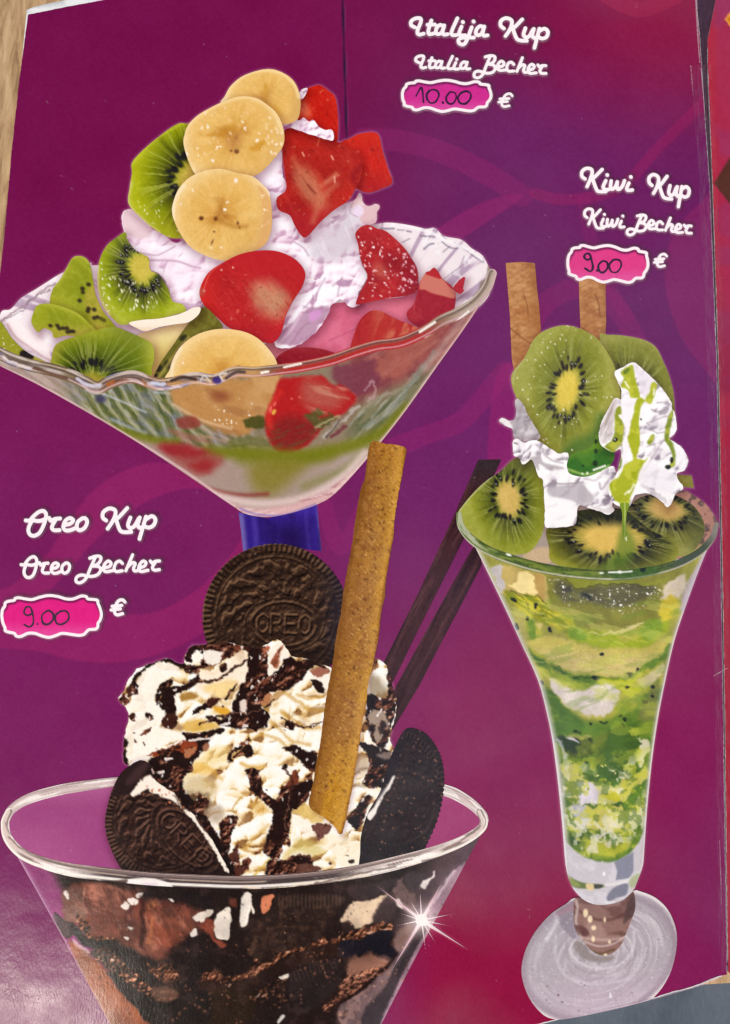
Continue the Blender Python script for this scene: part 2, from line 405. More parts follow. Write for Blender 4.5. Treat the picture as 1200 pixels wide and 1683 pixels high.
pA('glass_back', [(0, 518), (18, 508), (35, 490), (58, 476), (80, 462), (96, 452), (120, 440), (150, 432), (163, 436), (300, 420), (480, 385), (612, 369), (640, 366), (672, 370), (700, 376), (715, 375),
                  (730, 388), (758, 394), (775, 408), (793, 420), (803, 438), (811, 452), (808, 475), (792, 500), (742, 540), (690, 560), (600, 585), (500, 612), (300, 632), (150, 622), (60, 606), (0, 590)], a_inside)

def a_pink(K):
    K.fill((212, 100, 128)); K.tint(.6, 30, (226, 122, 148), 3)
    K.line([(540, 560), (575, 545), (600, 530)], (176, 74, 104), 2, 3, .6)
    K.mix(.5 * sst(480, 440, K.x), (220, 170, 150)); K.patch([(600, 500), (640, 492), (690, 495), (690, 520), (640, 520)], (224, 118, 138), 8, .8)
    K.grain(6, 2.4, 4)
pA('pink_ice_cream', [(430, 580), (455, 545), (490, 515), (540, 500), (600, 494), (660, 488), (690, 478), (706, 500), (700, 545), (640, 572), (560, 590), (470, 600)], a_pink)

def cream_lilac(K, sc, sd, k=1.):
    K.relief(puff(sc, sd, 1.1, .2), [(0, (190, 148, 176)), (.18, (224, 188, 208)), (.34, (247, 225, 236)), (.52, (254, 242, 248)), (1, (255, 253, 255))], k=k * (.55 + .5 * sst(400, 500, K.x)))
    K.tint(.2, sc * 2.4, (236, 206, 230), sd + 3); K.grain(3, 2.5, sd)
def a_cream(K):
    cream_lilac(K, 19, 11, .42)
    K.mix(.75 * K.pm([(540, 300), (592, 330), (592, 380), (575, 420), (540, 430), (510, 420), (520, 385), (560, 350)], 26), (206, 190, 200))
    f = streak(K.x, K.y, 70, 40, 7, 5)
    K.mix(.5 * K.pm([(540, 330), (596, 340), (590, 380), (570, 420), (520, 420), (530, 370)], 20) * sst(.5, .7, f), (238, 228, 236))
    T = Z(430, 370, 4.8)
    for p in ([(330, 660), (420, 560), (500, 420)], [(250, 130), (330, 180), (370, 240)], [(330, 640), (400, 660), (520, 640)], [(560, 480), (640, 420)], [(600, 560), (620, 480), (700, 440)]):
        K.line(T(p), (176, 140, 168), 2.2, 3.5, .7)
    K.patch(T([(340, 680), (500, 640), (530, 700), (460, 790), (400, 880), (280, 950), (130, 930), (160, 840), (250, 760)]), (176, 130, 158), 6, .8, wob=3)
    K.patch(T([(380, 690), (470, 670), (450, 730), (390, 760)]), (216, 150, 204), 6, .9)
    K.line(T([(140, 930), (230, 830), (310, 700)]), (236, 205, 220), 4, 5, .7); K.line(T([(220, 950), (330, 800), (380, 770)]), (150, 104, 128), 2, 3, .5)
    U = Z(200, 330, 4.8)
    K.patch(U([(10, 90), (90, 80), (230, 190), (220, 280), (120, 300), (20, 240)]), (228, 196, 200), 6, .8)
    K.line(U([(60, 70), (140, 130), (220, 200)]), (250, 226, 232), 4, 4, .9)
    K.line(U([(100, 400), (260, 430), (330, 410), (420, 360)]), (190, 150, 172), 2.4, 3, .7)
    K.line(U([(230, 470), (330, 470), (450, 480), (560, 520), (620, 530)]), (186, 140, 168), 3, 4, .7)
    K.line(U([(330, 560), (350, 500), (370, 470)]), (196, 158, 180), 2, 3, .6)
    K.patch(U([(380, 780), (500, 800), (620, 830), (540, 880), (420, 840)]), (216, 180, 205), 5, .7)
    V = Z(430, 180, 5.217)
    K.dots([(480, 385, 6, 5)], (252, 240, 250), 5, .6)
    K.patch(V([(760, 740), (850, 730), (870, 830), (780, 850)]), (238, 206, 205), 3, .9)
    K.patch(V([(840, 830), (1000, 815), (1000, 870), (985, 975), (880, 980), (840, 930)]), (226, 186, 188), 3, .9)
    K.dots([V([(830, 870)])[0] + (9, 10)], (240, 220, 240), 4, .9); K.line(V([(780, 800), (760, 880), (820, 920)]), (168, 130, 160), 1.6, 2, .6)
pA('whipped_cream', [(200, 356), (210, 344), (226, 348), (246, 372), (268, 385), (300, 395), (360, 300), (440, 255), (462, 248), (470, 300), (530, 340), (580, 330), (592, 318), (600, 338), (622, 336), (620, 350), (616, 366), (598, 372),
                     (588, 395), (595, 435), (604, 455), (596, 470), (588, 482), (592, 500), (575, 505), (560, 492), (545, 502), (540, 516), (520, 545), (490, 568), (460, 572), (450, 560), (440, 500), (350, 470), (330, 505), (308, 512), (284, 496), (277, 470), (262, 450), (247, 442), (245, 424), (222, 412), (205, 385)],
   a_cream, wob=1.5)

def a_k1(K):
    kiwi(K, 318, 292, 104, 112, 12, rc=.20, rs=.36, n=40, sd=3, core=(196, 170, 70), ring=(50, 52, 22), mid=(128, 136, 14), out=(172, 176, 22), wet=.1)
    K.mix(.5 * sst(330, 380, K.y), (150, 148, 40)); K.line([(216, 300), (212, 335), (236, 362), (262, 382)], (206, 200, 120), 5, 5, .7)
    K.line([(300, 203), (256, 229), (217, 270)], (196, 200, 60), 4, 5, .6)
    K.sprinkle(6, 1.2, (240, 235, 190), .3, 4, 1.2, m=sst(300, 350, K.y) * .8)
pA('kiwi_slice', [(303, 203), (286, 207), (256, 229), (232, 250), (217, 268), (217, 285), (213, 310), (212, 336), (236, 362), (262, 382), (290, 392), (330, 380), (350, 300), (330, 215)], a_k1)

def a_s1(K):
    berry(K, 500, 180, 60, (204, 34, 18), (168, 20, 16), (232, 120, 86), 16, 26, .8, 5)
pA('strawberry_piece', [(488, 190), (492, 168), (498, 150), (518, 141), (528, 141), (541, 150), (551, 160), (555, 185), (556, 214), (552, 236), (530, 238), (500, 220)], a_s1)
def a_s2(K):
    berry(K, 600, 150, 70, (196, 34, 24), (160, 26, 26), (206, 60, 40), 20, 30, .5, 7)
    K.mix(.6 * (1 - sst(218, 250, K.y)), (214, 46, 20)); K.mix(.5 * sst(285, 315, K.y), (160, 30, 40))
    K.dots([(572, 253, 4, 3), (579, 250, 2, 2)], (168, 110, 60), 1.5, .8)
    K.line([(630, 250), (642, 290)], (226, 110, 90), 2, 2, .5)
pA('strawberry_piece', [(558, 236), (575, 228), (592, 220), (620, 219), (628, 245), (637, 275), (645, 300), (630, 309), (606, 317), (588, 311), (570, 300), (560, 260)], a_s2, n=3)
def a_s3(K):
    berry(K, 512, 310, 58, (180, 38, 30), (150, 24, 28), (206, 124, 90), 28, 66, .85, 9)
    K.mix(.6 * sst(320, 380, K.y), (164, 34, 48)); K.mix(.6 * (1 - sst(215, 250, K.y)), (186, 28, 20))
    T = Z(430, 180, 5.217)
    K.line(T([(340, 560), (390, 640), (460, 720)]), (122, 44, 34), 3, 4, .75); K.line(T([(520, 650), (590, 600), (640, 560)]), (232, 170, 130), 8, 9, .5)
    K.line(T([(270, 420), (330, 520), (380, 620)]), (210, 116, 84), 8, 10, .5); K.line(T([(440, 960), (520, 760), (640, 640)]), (204, 122, 90), 9, 12, .55)
    K.line(T([(820, 660), (790, 560), (860, 480)]), (140, 22, 30), 8, 10, .6); K.line(T([(490, 560), (540, 680)]), (200, 60, 40), 7, 8, .6)
    for p in ([(625, 575), (628, 625)], [(350, 370), (365, 400)], [(600, 400), (615, 430)]): K.line(T(p), (250, 190, 160), 2.2, 2, .8, sm=False)
    K.line(T([(500, 230), (480, 310)]), (226, 120, 90), 2, 2, .7, sm=False)
pA('strawberry_half', [(468, 214), (495, 214), (522, 226), (545, 232), (560, 235), (580, 246), (594, 268), (593, 292), (583, 313), (572, 330), (550, 345), (528, 364), (505, 389), (495, 387), (484, 370), (476, 354), (458, 345), (455, 326), (470, 312), (468, 285), (464, 250)], a_s3)
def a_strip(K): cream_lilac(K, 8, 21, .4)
pA('whipped_cream', [(464, 205), (472, 195), (483, 195), (492, 198), (499, 194), (508, 200), (515, 197), (522, 206), (534, 214), (545, 213), (549, 224), (545, 231), (525, 226), (500, 218), (480, 211)], a_strip, sd=2, wob=1)
pA('cream_tuft', [(492, 152), (499, 146), (506, 146), (500, 160), (493, 164)], lambda K: cream_lilac(K, 6, 5))

def a_b1(K):
    banana(K, 436, 162, 66, 3, .0); K.line([(437, 140), (435, 168), (432, 190)], (196, 138, 40), 5, 8, .6)
    K.patch([(395, 190), (420, 172), (460, 176), (450, 200)], (226, 170, 60), 14, .6); K.mix(.55 * sst(470, 495, K.x), (206, 160, 90))
    K.line([(369, 168), (380, 142), (403, 124), (432, 116), (462, 121), (484, 140), (491, 160)], (248, 220, 160), 5, 5, .8)
pA('banana_slice', [(363, 172), (370, 158), (380, 141), (400, 125), (430, 115), (452, 115), (475, 126), (488, 142), (494, 165), (492, 190), (484, 200), (465, 205), (420, 205), (380, 200)], a_b1)
def a_b2(K):
    banana(K, 385, 225, 84, 8, .2, [(388, 226, 3, 4), (389, 249, 4, 4), (380, 248, 2, 2)])
    K.patch([(340, 222), (385, 205), (392, 232), (370, 228)], (190, 128, 40), 10, .6); K.patch([(412, 240), (436, 230), (430, 246), (414, 248)], (200, 138, 36), 8, .7)
    K.dots([(384, 234, 14, 16)], (196, 142, 84), 14, .45)
    K.line([(303, 235), (308, 210), (330, 188), (360, 172), (400, 160), (430, 168), (452, 188), (464, 215)], (246, 214, 158), 5, 6, .8)
    K.sprinkle(7, 1.6, (252, 230, 200), .55, 6, 2., a=.8, m=K.pm([(440, 190), (466, 215), (462, 250), (440, 255)], 12), st=(1, 1.5, -20))
    K.sprinkle(7, 1.2, (248, 222, 184), .5, 16, 2., a=.65, m=K.pm([(345, 190), (365, 175), (410, 180), (430, 200), (400, 205), (370, 235), (345, 235)], 12), st=(1, 1.7, -25))
pA('banana_slice', [(302, 238), (304, 220), (310, 205), (325, 190), (345, 178), (366, 168), (392, 159), (420, 161), (440, 173), (456, 188), (466, 212), (466, 238), (450, 262), (425, 286), (395, 294), (350, 296), (325, 290), (312, 270)], a_b2)
def a_b3(K):
    banana(K, 364, 352, 82, 5, .12, [(331, 359, 4, 3.5), (355, 360, 3.5, 3.5), (391, 367, 2, 3), (394, 374, 1.6, 2), (349, 398, 1.2, 4, 20), (352, 381, 1.8, 1.4)])
    K.line([(360, 362), (385, 372), (405, 372)], (176, 116, 44), 8, 10, .6); K.dots([(362, 330, 10, 5, 20)], (196, 140, 70), 6, .5)
    K.line([(285, 360), (287, 330), (303, 305)], (252, 232, 196), 5, 6, .8)
    K.patch([(425, 305), (446, 330), (449, 372), (438, 402), (420, 412), (432, 370), (430, 330)], (220, 164, 100), 7, .75)
    K.dots([(388, 297, 3, 4)], (255, 235, 225), 2.5, .9)
    K.sprinkle(6, 1.2, (255, 235, 195), .5, 9, 1.2, m=K.pm([(427, 300), (434, 300), (440, 350), (432, 380), (424, 380), (432, 345)], 6))
pA('banana_slice', [(283, 350), (287, 326), (297, 306), (315, 290), (340, 280), (365, 278), (392, 285), (415, 290), (432, 304), (443, 318), (447, 350), (446, 378), (436, 402), (412, 416), (388, 428), (362, 428), (335, 419), (312, 405), (294, 380)], a_b3)

def a_k2(K):
    kiwi(K, 232, 441, 74, 90, -8, rc=.23, rs=.42, n=44, sd=6, core=(206, 186, 78), ring=(54, 56, 40), mid=(134, 146, 26), out=(164, 174, 36), wet=.9)
    K.sprinkle(5.5, 1.3, (246, 242, 214), .4, 3, 1.1, m=K.pm([(175, 450), (200, 460), (250, 470), (262, 505), (200, 510), (175, 500)], 14), st=(1, 2.2, -18))
    K.line([(162, 440), (161, 465), (166, 492), (180, 518)], (232, 222, 160), 4, 4, .7); K.sprinkle(5, 1.2, (255, 250, 225), .4, 13, 1, m=K.pm([(160, 430), (172, 430), (178, 500), (186, 522), (170, 505)], 4))
pA('kiwi_slice', [(206, 382), (190, 392), (175, 405), (164, 428), (160, 455), (162, 480), (170, 505), (186, 524), (200, 534), (225, 530), (262, 524), (292, 516), (306, 512), (300, 500), (284, 495), (276, 474), (262, 452), (247, 444), (244, 424), (224, 412), (210, 395)], a_k2)

def a_s4(K):
    berry(K, 446, 494, 55, (184, 38, 40), (166, 28, 36), (206, 146, 110), 40, 50, .95, 12)
    K.mix(.8 * (1 - sst(415, 470, K.y - .25 * (K.x - 400))), (186, 34, 42)); K.mix(.7 * (1 - sst(330, 385, K.x)), (208, 38, 36)); K.mix(.6 * sst(520, 560, K.y), (176, 30, 44))
    K.line([(334, 480), (345, 450), (365, 432)], (232, 110, 96), 2, 2, .6); K.dots([(364, 444, 1.6), (383, 440, 1.6), (336, 478, 1.5)], (250, 200, 190), 1, .8)
    K.mix(.5 * (1 - sst(0, 10, np.hypot(K.x - 330, K.y - 480) - 2)), (170, 110, 90))
pA('strawberry_half', [(328, 485), (332, 466), (345, 446), (370, 430), (395, 418), (425, 412), (455, 413), (482, 424), (498, 440), (502, 455), (495, 475), (482, 495), (470, 520), (462, 548), (448, 564), (425, 560), (400, 548), (375, 538), (355, 520), (338, 505)], a_s4)

def a_s5(K):
    berry(K, 625, 445, 40, (176, 38, 42), (146, 26, 40), (206, 112, 90), 16, 22, .55, 15, .28)
    K.mix(.5 * sst(648, 690, K.x + .3 * (K.y - 440)), (136, 24, 44))
    K.sprinkle(7, 1.9, (250, 206, 212), .5, 33, 1.6, a=.85, m=K.pm([(650, 390), (672, 412), (686, 450), (680, 476), (655, 480), (645, 460), (660, 430)], 10))
pA('strawberry_half', [(584, 385), (592, 374), (603, 370), (612, 372), (620, 376), (634, 380), (650, 393), (665, 408), (676, 424), (685, 440), (688, 460), (686, 478), (668, 486), (640, 490), (600, 498), (585, 500), (592, 480), (604, 456), (594, 430), (588, 400)], a_s5)

def a_s6(K):
    K.fill((160, 34, 48)); K.tint(.5, 20, (180, 52, 60), 2); K.grain(8, 4, 3)
    T = Z(600, 350, 5.4545)
    K.patch(T([(490, 680), (500, 590), (530, 545), (600, 560), (690, 590), (760, 670), (810, 700), (800, 765), (700, 745), (600, 720), (540, 690)]), (208, 118, 102), 3, 1)
    K.patch(T([(545, 545), (615, 500), (640, 510), (680, 590), (600, 570)]), (184, 40, 44), 3, 1)
    K.mix(.5 * sst(520, 540, K.y), (130, 24, 40)); K.line(T([(470, 700), (440, 780), (440, 900)]), (196, 84, 90), 2, 3, .6)
pA('strawberry_piece', [(690, 464), (700, 448), (706, 446), (713, 440), (720, 446), (727, 458), (740, 468), (748, 478), (749, 492), (745, 512), (730, 525), (700, 540), (676, 530), (668, 515), (680, 500), (686, 480)], a_s6, n=3)
pA('strawberry_chip', [(745, 472), (755, 460), (762, 455), (765, 456), (761, 475), (763, 478), (756, 484), (749, 480)], lambda K: (K.fill((178, 40, 54)), K.grain(9, 4, 1)), sm=False)
def a_s7(K):
    K.fill((180, 48, 44)); f = streak(K.x, K.y, -70, 34, 9, 4)
    K.mix(.6 * sst(.5, .7, f) * sst(600, 640, K.x), (212, 138, 98)); K.mix(.4 * (1 - sst(590, 625, K.x)), (168, 32, 40)); K.grain(7, 3, 8)
    K.line([(590, 560), (590, 530), (608, 512)], (150, 30, 40), 4, 5, .5)
pA('strawberry_half', [(578, 580), (582, 550), (592, 526), (608, 512), (626, 512), (650, 524), (680, 536), (690, 545), (660, 565), (620, 580)], a_s7)
def a_s8(K): K.fill((140, 28, 40)); K.mix(.5 * (1 - sst(572, 590, K.y)), (158, 50, 56)); K.grain(7, 4, 3)
pA('strawberry_half', [(450, 600), (458, 585), (475, 575), (500, 571), (530, 574), (560, 582), (600, 580), (560, 600), (460, 615)], a_s8)

def a_k3(K):
    K.fill((150, 156, 34)); K.mix(.5 * K.pm([(110, 450), (140, 440), (150, 480), (150, 530), (110, 520), (98, 490)], 26), (122, 132, 26)); K.mix(.25 * sst(.5, .7, streak(K.x, K.y, 40, 30, 7, 77)), (186, 186, 70)); K.mix(.6 * (1 - sst(100, 140, K.x)), (172, 174, 50)); K.mix(.6 * K.pm([(138, 490), (160, 470), (178, 530), (160, 545)], 14), (190, 166, 72))
    B = Z(0, 420, 4.8)
    K.dots([b + (4, 3.4, 30) for b in B([(700, 230), (652, 262), (655, 290), (630, 358), (700, 420), (745, 428), (695, 440), (770, 488), (800, 500), (822, 512), (745, 495)])], (44, 34, 30), 3, .85)
    K.grain(8, 4, 3); K.tint(.4, 16, (132, 140, 26), 5)
    K.line([(90, 470), (104, 452), (118, 426), (132, 422), (146, 432)], (190, 190, 80), 4, 5, .7)
pA('kiwi_slice', [(84, 505), (86, 478), (100, 458), (110, 440), (120, 424), (132, 421), (144, 427), (150, 442), (154, 465), (158, 486), (170, 512), (188, 534), (190, 545), (150, 550), (110, 530)], a_k3)
def a_k4(K):
    K.fill((154, 160, 36)); K.mix(.5 * K.pm([(80, 510), (120, 518), (140, 535), (110, 545), (84, 530)], 16), (126, 134, 28)); K.mix(.25 * sst(.5, .7, streak(K.x, K.y, 60, 26, 6, 79)), (184, 186, 74)); K.mix(.5 * sst(525, 550, K.y), (176, 156, 70)); K.grain(8, 4, 9)
    B = Z(0, 420, 4.8)
    K.dots([b + (4, 3, 25) for b in B([(455, 555), (470, 578), (500, 575), (530, 575), (535, 605), (560, 600), (400, 555), (580, 600)])], (46, 34, 32), 3, .85)
    K.line(B([(300, 380), (420, 395), (560, 440), (700, 520)]), (184, 186, 70), 5, 6, .6)
pA('kiwi_slice', [(52, 530), (55, 515), (62, 502), (82, 499), (105, 505), (128, 515), (145, 530), (158, 545), (140, 553), (108, 552), (90, 556), (85, 545), (72, 540), (62, 546)], a_k4)
def a_k5(K):
    K.fill((150, 150, 40)); K.mix(.6 * sst(40, 70, K.x), (190, 160, 80)); B = Z(0, 420, 4.8)
    K.dots([b + (5, 6, 30) for b in B([(180, 775), (220, 740), (215, 785), (245, 800), (195, 815)])], (34, 26, 30), 3, .95)
    K.sprinkle(6, 1.2, (235, 232, 190), .3, 3, 1.2, m=sst(40, 20, K.x)); K.grain(8, 4, 4)
pA('kiwi_slice', [(0, 530), (8, 538), (20, 556), (38, 574), (55, 585), (70, 592), (84, 603), (82, 618), (50, 602), (20, 592), (0, 578)], a_k5)
def a_app(K):
    K.fill((236, 214, 150)); K.grain(5, 4, 3); K.mix(.6 * sst(545, 590, K.y), (190, 160, 70))
pA('melon_slice', [(226, 552), (250, 544), (285, 534), (310, 532), (290, 560), (262, 600), (250, 625), (240, 620), (250, 590), (252, 570)], a_app, n=3)
def a_k7(K):
    K.fill((104, 98, 36)); K.tint(.6, 14, (132, 126, 50), 3); K.dots([(302, 556, 7, 5, -30), (262, 606, 8, 6), (275, 600, 5, 7), (290, 590, 5, 4), (256, 618, 5, 4)], (36, 34, 28), 4, .85)
    K.line([(258, 625), (290, 580), (310, 555)], (186, 170, 80), 5, 5, .7); K.grain(8, 4, 2)
pA('kiwi_slice', [(250, 632), (262, 600), (282, 572), (300, 545), (330, 508), (342, 508), (358, 525), (366, 540), (340, 545), (300, 565), (280, 600), (275, 632)], a_k7, n=3)
def a_w(K): K.fill((250, 236, 216)); K.mix(.5 * sst(532, 545, K.y - .0 * K.x), (226, 190, 150)); K.grain(4, 4, 2)
pA('melon_slice', [(212, 531), (235, 526), (262, 524), (290, 518), (306, 512), (318, 506), (330, 506), (326, 518), (310, 530), (290, 533), (262, 538), (240, 545), (226, 540)], a_w, n=3)
def a_k6(K):
    kiwi(K, 152, 636, 108, 96, 0, rc=.2, rs=.40, n=40, sd=15, core=(160, 144, 50), ring=(44, 54, 20), mid=(108, 122, 22), out=(150, 156, 38), wet=0, spr=.1)
    K.mix(.45 * sst(150, 215, K.x) * (1 - sst(225, 255, K.x)), (72, 92, 22)); K.mix(.5 * (1 - sst(85, 110, K.x)), (170, 160, 60))
    for a in (-35, -22, -12, -48, -60): K.line([(162, 616), (162 + 90 * math.cos(math.radians(a)), 616 + 90 * math.sin(math.radians(a)))], (172, 176, 96), 1.6, 2, .55, taper=.6)
    K.dots([(100, 605, 6, 4)], (222, 214, 180), 4, .7)
pA('kiwi_slice', [(82, 612), (85, 590), (90, 570), (104, 560), (135, 550), (165, 541), (190, 538), (212, 546), (235, 556), (250, 566), (254, 585), (250, 605), (242, 626), (180, 632), (120, 622)], a_k6)
def a_b4(K):
    banana(K, 366, 624, 90, 11, .1, [(392, 604, 4, 3), (404, 608, 2, 2)])
    K.line([(282, 625), (285, 598), (298, 572)], (250, 228, 190), 5, 5, .8); K.mix(.5 * sst(590, 615, K.y) * (1 - sst(0, 30, np.abs(K.x - 365))), (200, 134, 50))
    K.line([(305, 566), (335, 549), (370, 545), (405, 551), (432, 568)], (244, 206, 140), 7, 8, .7)
pA('banana_slice', [(277, 632), (280, 606), (290, 580), (308, 560), (332, 547), (362, 541), (395, 544), (420, 554), (440, 572), (455, 596), (452, 622), (380, 636)], a_b4)

# the front of the bowl: what shows through the glass, then the rim over it
RIM_A = [(-6, 578), (18, 590), (48, 600), (80, 607), (112, 616), (138, 628), (160, 638), (178, 630), (200, 622), (222, 620), (245, 628), (262, 632), (285, 630), (320, 622), (352, 625), (385, 612), (420, 612), (458, 608), (500, 602), (545, 592), (585, 578), (620, 568), (660, 562), (700, 544), (725, 528), (752, 516), (780, 498), (800, 474), (809, 450)]
def a_front(K):
    x, y = K.x, K.y
    K.fill((138, 120, 98))
    K.mix(.9 * sst(700, 800, y + .12 * (x - 420)), (158, 134, 112))
    f = streak(x, y, 28, 60, 9, 3, 4); g2 = streak(x, y, 62, 40, 7, 8, 4); g3 = streak(x, y, -42, 46, 8, 18, 4)
    # left: fluted glass with green fruit behind it
    mL = (1 - sst(290, 360, x)) * (1 - sst(675, 715, y - .34 * (x - 160)))
    K.mix(mL * .9, (112, 116, 56))
    K.mix(mL * .7 * sst(.5, .68, g2), (86, 96, 44)); K.mix(mL * .5 * sst(.5, .75, f), (168, 158, 120))
    K.mix(mL * .55 * sst(.58, .74, streak(x, y, 30, 44, 5, 23, 3)), (100, 104, 128)); K.mix(mL * .5 * sst(.58, .74, streak(x, y, 60, 30, 7, 29, 3)), (190, 188, 180)); K.mix(mL * .5 * sst(.58, .7, streak(x, y, 70, 30, 6, 139, 3)), (62, 70, 40))
    K.mix(.9 * (1 - sst(80, 170, x)) , (170, 144, 134)); K.mix(.5 * (1 - sst(80, 190, x)) * sst(.5, .7, streak(x, y, 36, 70, 5, 33)), (208, 186, 178))
    rib = np.sin(.30 * x - .20 * y + 7 * fbm(x, y, 46, 2, 171) + 1.5 * fbm(x, y, 14, 2, 175)); mr_ = (1 - sst(380, 450, x)) * sst(90, 150, x) * (1 - sst(680, 716, y - .30 * (x - 160)))
    K.mix(mr_ * .5 * sst(.2, .95, rib), (196, 190, 176)); K.mix(mr_ * .55 * sst(.3, 1., -rib), (74, 84, 48)); K.mix(mr_ * .35 * sst(.5, .7, fbm(x, y, 30, 2, 181)), (112, 116, 140))
    K.dots([(166, 656, 9, 7)], (62, 58, 96), 8, .8)
    K.line([(164, 645), (200, 660), (240, 678)], (200, 200, 214), 3, 4, .7); K.line([(185, 690), (210, 702), (240, 712)], (170, 176, 190), 5, 6, .7); K.line([(255, 645), (295, 648)], (196, 200, 206), 4, 4, .6)
    # right: pink and grey-green swirls
    mR = sst(545, 600, x) * (1 - sst(640, 700, y + .55 * (x - 600)))
    K.mix(mR, (150, 76, 72)); K.mix(mR * .5 * sst(.5, .7, fbm(x, y, 22, 2, 191)), (110, 50, 60)); K.mix(mR * .35 * sst(.54, .7, streak(x, y, -36, 40, 7, 193)), (196, 140, 124)); mS = sst(555, 600, x) * sst(640, 680, y + .42 * (x - 600)) * (1 - sst(715, 745, y + .62 * (x - 590)))
    K.mix(mS * .9, (122, 118, 86)); K.mix(mS * .7 * sst(.5, .7, g3), (82, 92, 62)); K.mix(mS * .6 * sst(.56, .74, streak(x, y, -46, 40, 5, 41)), (186, 184, 180))
    K.patch([(545, 605), (580, 598), (615, 592), (625, 630), (590, 650), (560, 640)], (120, 56, 72), 14, .85, wob=5)
    K.patch([(640, 570), (690, 555), (720, 545), (690, 590), (650, 620), (620, 610)], (172, 96, 80), 14, .7, wob=4)
    K.line([(600, 640), (612, 625), (618, 645), (606, 660)], (196, 160, 160), 3, 4, .7, wob=4)
    K.line([(590, 680), (620, 655), (660, 640), (700, 600)], (170, 160, 140), 6, 8, .6, wob=4); K.line([(600, 700), (640, 680), (690, 610), (715, 580)], (126, 132, 120), 6, 8, .7, wob=4)
    # banana seen through the glass
    mb = K.pm([(280, 640), (330, 628), (400, 622), (458, 612), (456, 640), (446, 672), (425, 700), (395, 716), (360, 708), (320, 690), (290, 668)], 12, wob=4)
    K.mix(mb, (186, 134, 78)); K.mix(mb * .5 * sst(.46, .76, streak(x, y, 24, 50, 22, 51, 2)), (216, 172, 120)); K.mix(mb * .45 * sst(.5, .78, streak(x, y, 20, 46, 18, 57, 2)), (150, 98, 58))
    K.dots([(362, 652, 15, 9)], (140, 74, 46), 16, .8); K.sprinkle(7, 1.5, (252, 236, 212), .5, 6, 1.2, m=K.pm([(350, 672), (372, 675), (390, 700), (340, 692)], 10))
    K.sprinkle(7, 1.5, (252, 236, 212), .5, 16, 1.2, m=K.pm([(395, 648), (420, 655), (410, 690), (396, 690)], 10)); K.line([(285, 665), (330, 690), (380, 705)], (222, 190, 150), 4, 6, .7)
    K.patch([(290, 690), (318, 684), (330, 700), (300, 705)], (140, 58, 48), 8, .85); K.patch([(275, 705), (310, 712), (350, 728), (300, 722)], (158, 96, 84), 7, .6)
    K.patch([(400, 690), (432, 684), (436, 702), (408, 704)], (62, 66, 24), 6, .85, wob=3); K.line([(330, 715), (390, 728), (440, 720)], (178, 140, 110), 4, 5, .7, wob=3)
    K.line([(335, 704), (375, 722), (420, 735)], (182, 150, 130), 3, 4, .6)
    # strawberry seen through the glass
    T = Z(380, 580, 4.615)
    ms = K.pm(T([(290, 410), (330, 300), (360, 210), (440, 190), (560, 175), (700, 180), (760, 240), (840, 250), (950, 340), (880, 440), (780, 500), (700, 560), (600, 680), (500, 740), (400, 765), (320, 720), (265, 600), (260, 490)]), 8, wob=2)
    K.mix(ms, (176, 32, 34)); K.mix(ms * .8 * K.pm(T([(560, 200), (760, 260), (860, 330), (780, 430), (640, 420), (540, 360)]), 30), (176, 92, 78))
    K.mix(ms * .75 * sst(.48, .7, streak(x, y, 20, 40, 8, 61)) * sst(490, 530, x), (196, 130, 108))
    K.mix(ms * .85 * K.pm(T([(320, 560), (420, 480), (560, 500), (680, 560), (600, 680), (420, 750), (320, 690)]), 26), (126, 34, 34)); K.mix(ms * .6 * sst(.5, .7, streak(x, y, -18, 30, 5, 66)) * sst(690, 705, y), (104, 70, 40))
    K.line(T([(300, 560), (285, 470), (320, 380), (370, 300)]), (208, 48, 40), 9, 9, .7)
    K.dots([T([(325, 450)])[0] + (3, 5, 30)], (226, 164, 70), 2, .95); K.dots([T([(300, 430)])[0] + (2, 6, 10), T([(460, 350)])[0] + (2, 1.4), T([(520, 338)])[0] + (2, 1.4), T([(330, 390)])[0] + (2, 4, 30)], (240, 120, 110), 2, .8)
    K.patch(T([(560, 480), (640, 430), (700, 450), (660, 500), (720, 470), (790, 480), (720, 560), (640, 560), (600, 520)]), (78, 84, 40), 7, .85, wob=5, ws=6); K.line(T([(640, 560), (760, 500), (820, 480)]), (170, 164, 120), 4, 4, .8, wob=5)
    K.line(T([(700, 640), (780, 560), (860, 500), (960, 400)]), (190, 182, 172), 5, 5, .8, wob=5); K.line(T([(760, 640), (860, 560)]), (110, 44, 56), 6, 5, .8, wob=3); K.line(T([(720, 640), (830, 510)]), (76, 60, 56), 3, 3, .8, wob=3)
    K.line(T([(120, 690), (0, 712)]), (80, 70, 40), 3, 3, .7, wob=3); K.patch(T([(0, 650), (240, 640), (300, 720), (120, 710), (0, 710)]), (104, 104, 56), 8, .75, wob=4)
    # green juice band and the cloudy base of the bowl
    lo = sst(0, 9, y - np.interp(x, [160, 240, 300, 350, 420, 480, 540, 600, 660, 700], [696, 716, 729, 734, 738, 742, 735, 722, 694, 660]))
    K.mix(lo * (1 - ms * (1 - sst(742, 750, y))), (164, 142, 128)); K.mix(lo * .7 * sst(520, 600, x + .5 * (y - 760)), (182, 160, 158)); K.mix(lo * .5 * (1 - sst(330, 420, x)), (172, 142, 132))
    for p, w, a in (([(170, 698), (240, 720), (290, 728)], 13, .8), ([(340, 742), (420, 746), (500, 750), (560, 738), (620, 716), (670, 672)], 20, .9), ([(400, 752), (470, 760), (540, 745)], 26, .6)):
        K.line(p, (112, 116, 22), w, w * .9, a)
    K.patch([(410, 770), (450, 755), (500, 762), (480, 790), (450, 812), (420, 806)], (128, 116, 36), 34, .8); K.line([(500, 800), (560, 775), (600, 745)], (124, 124, 60), 12, 18, .6)
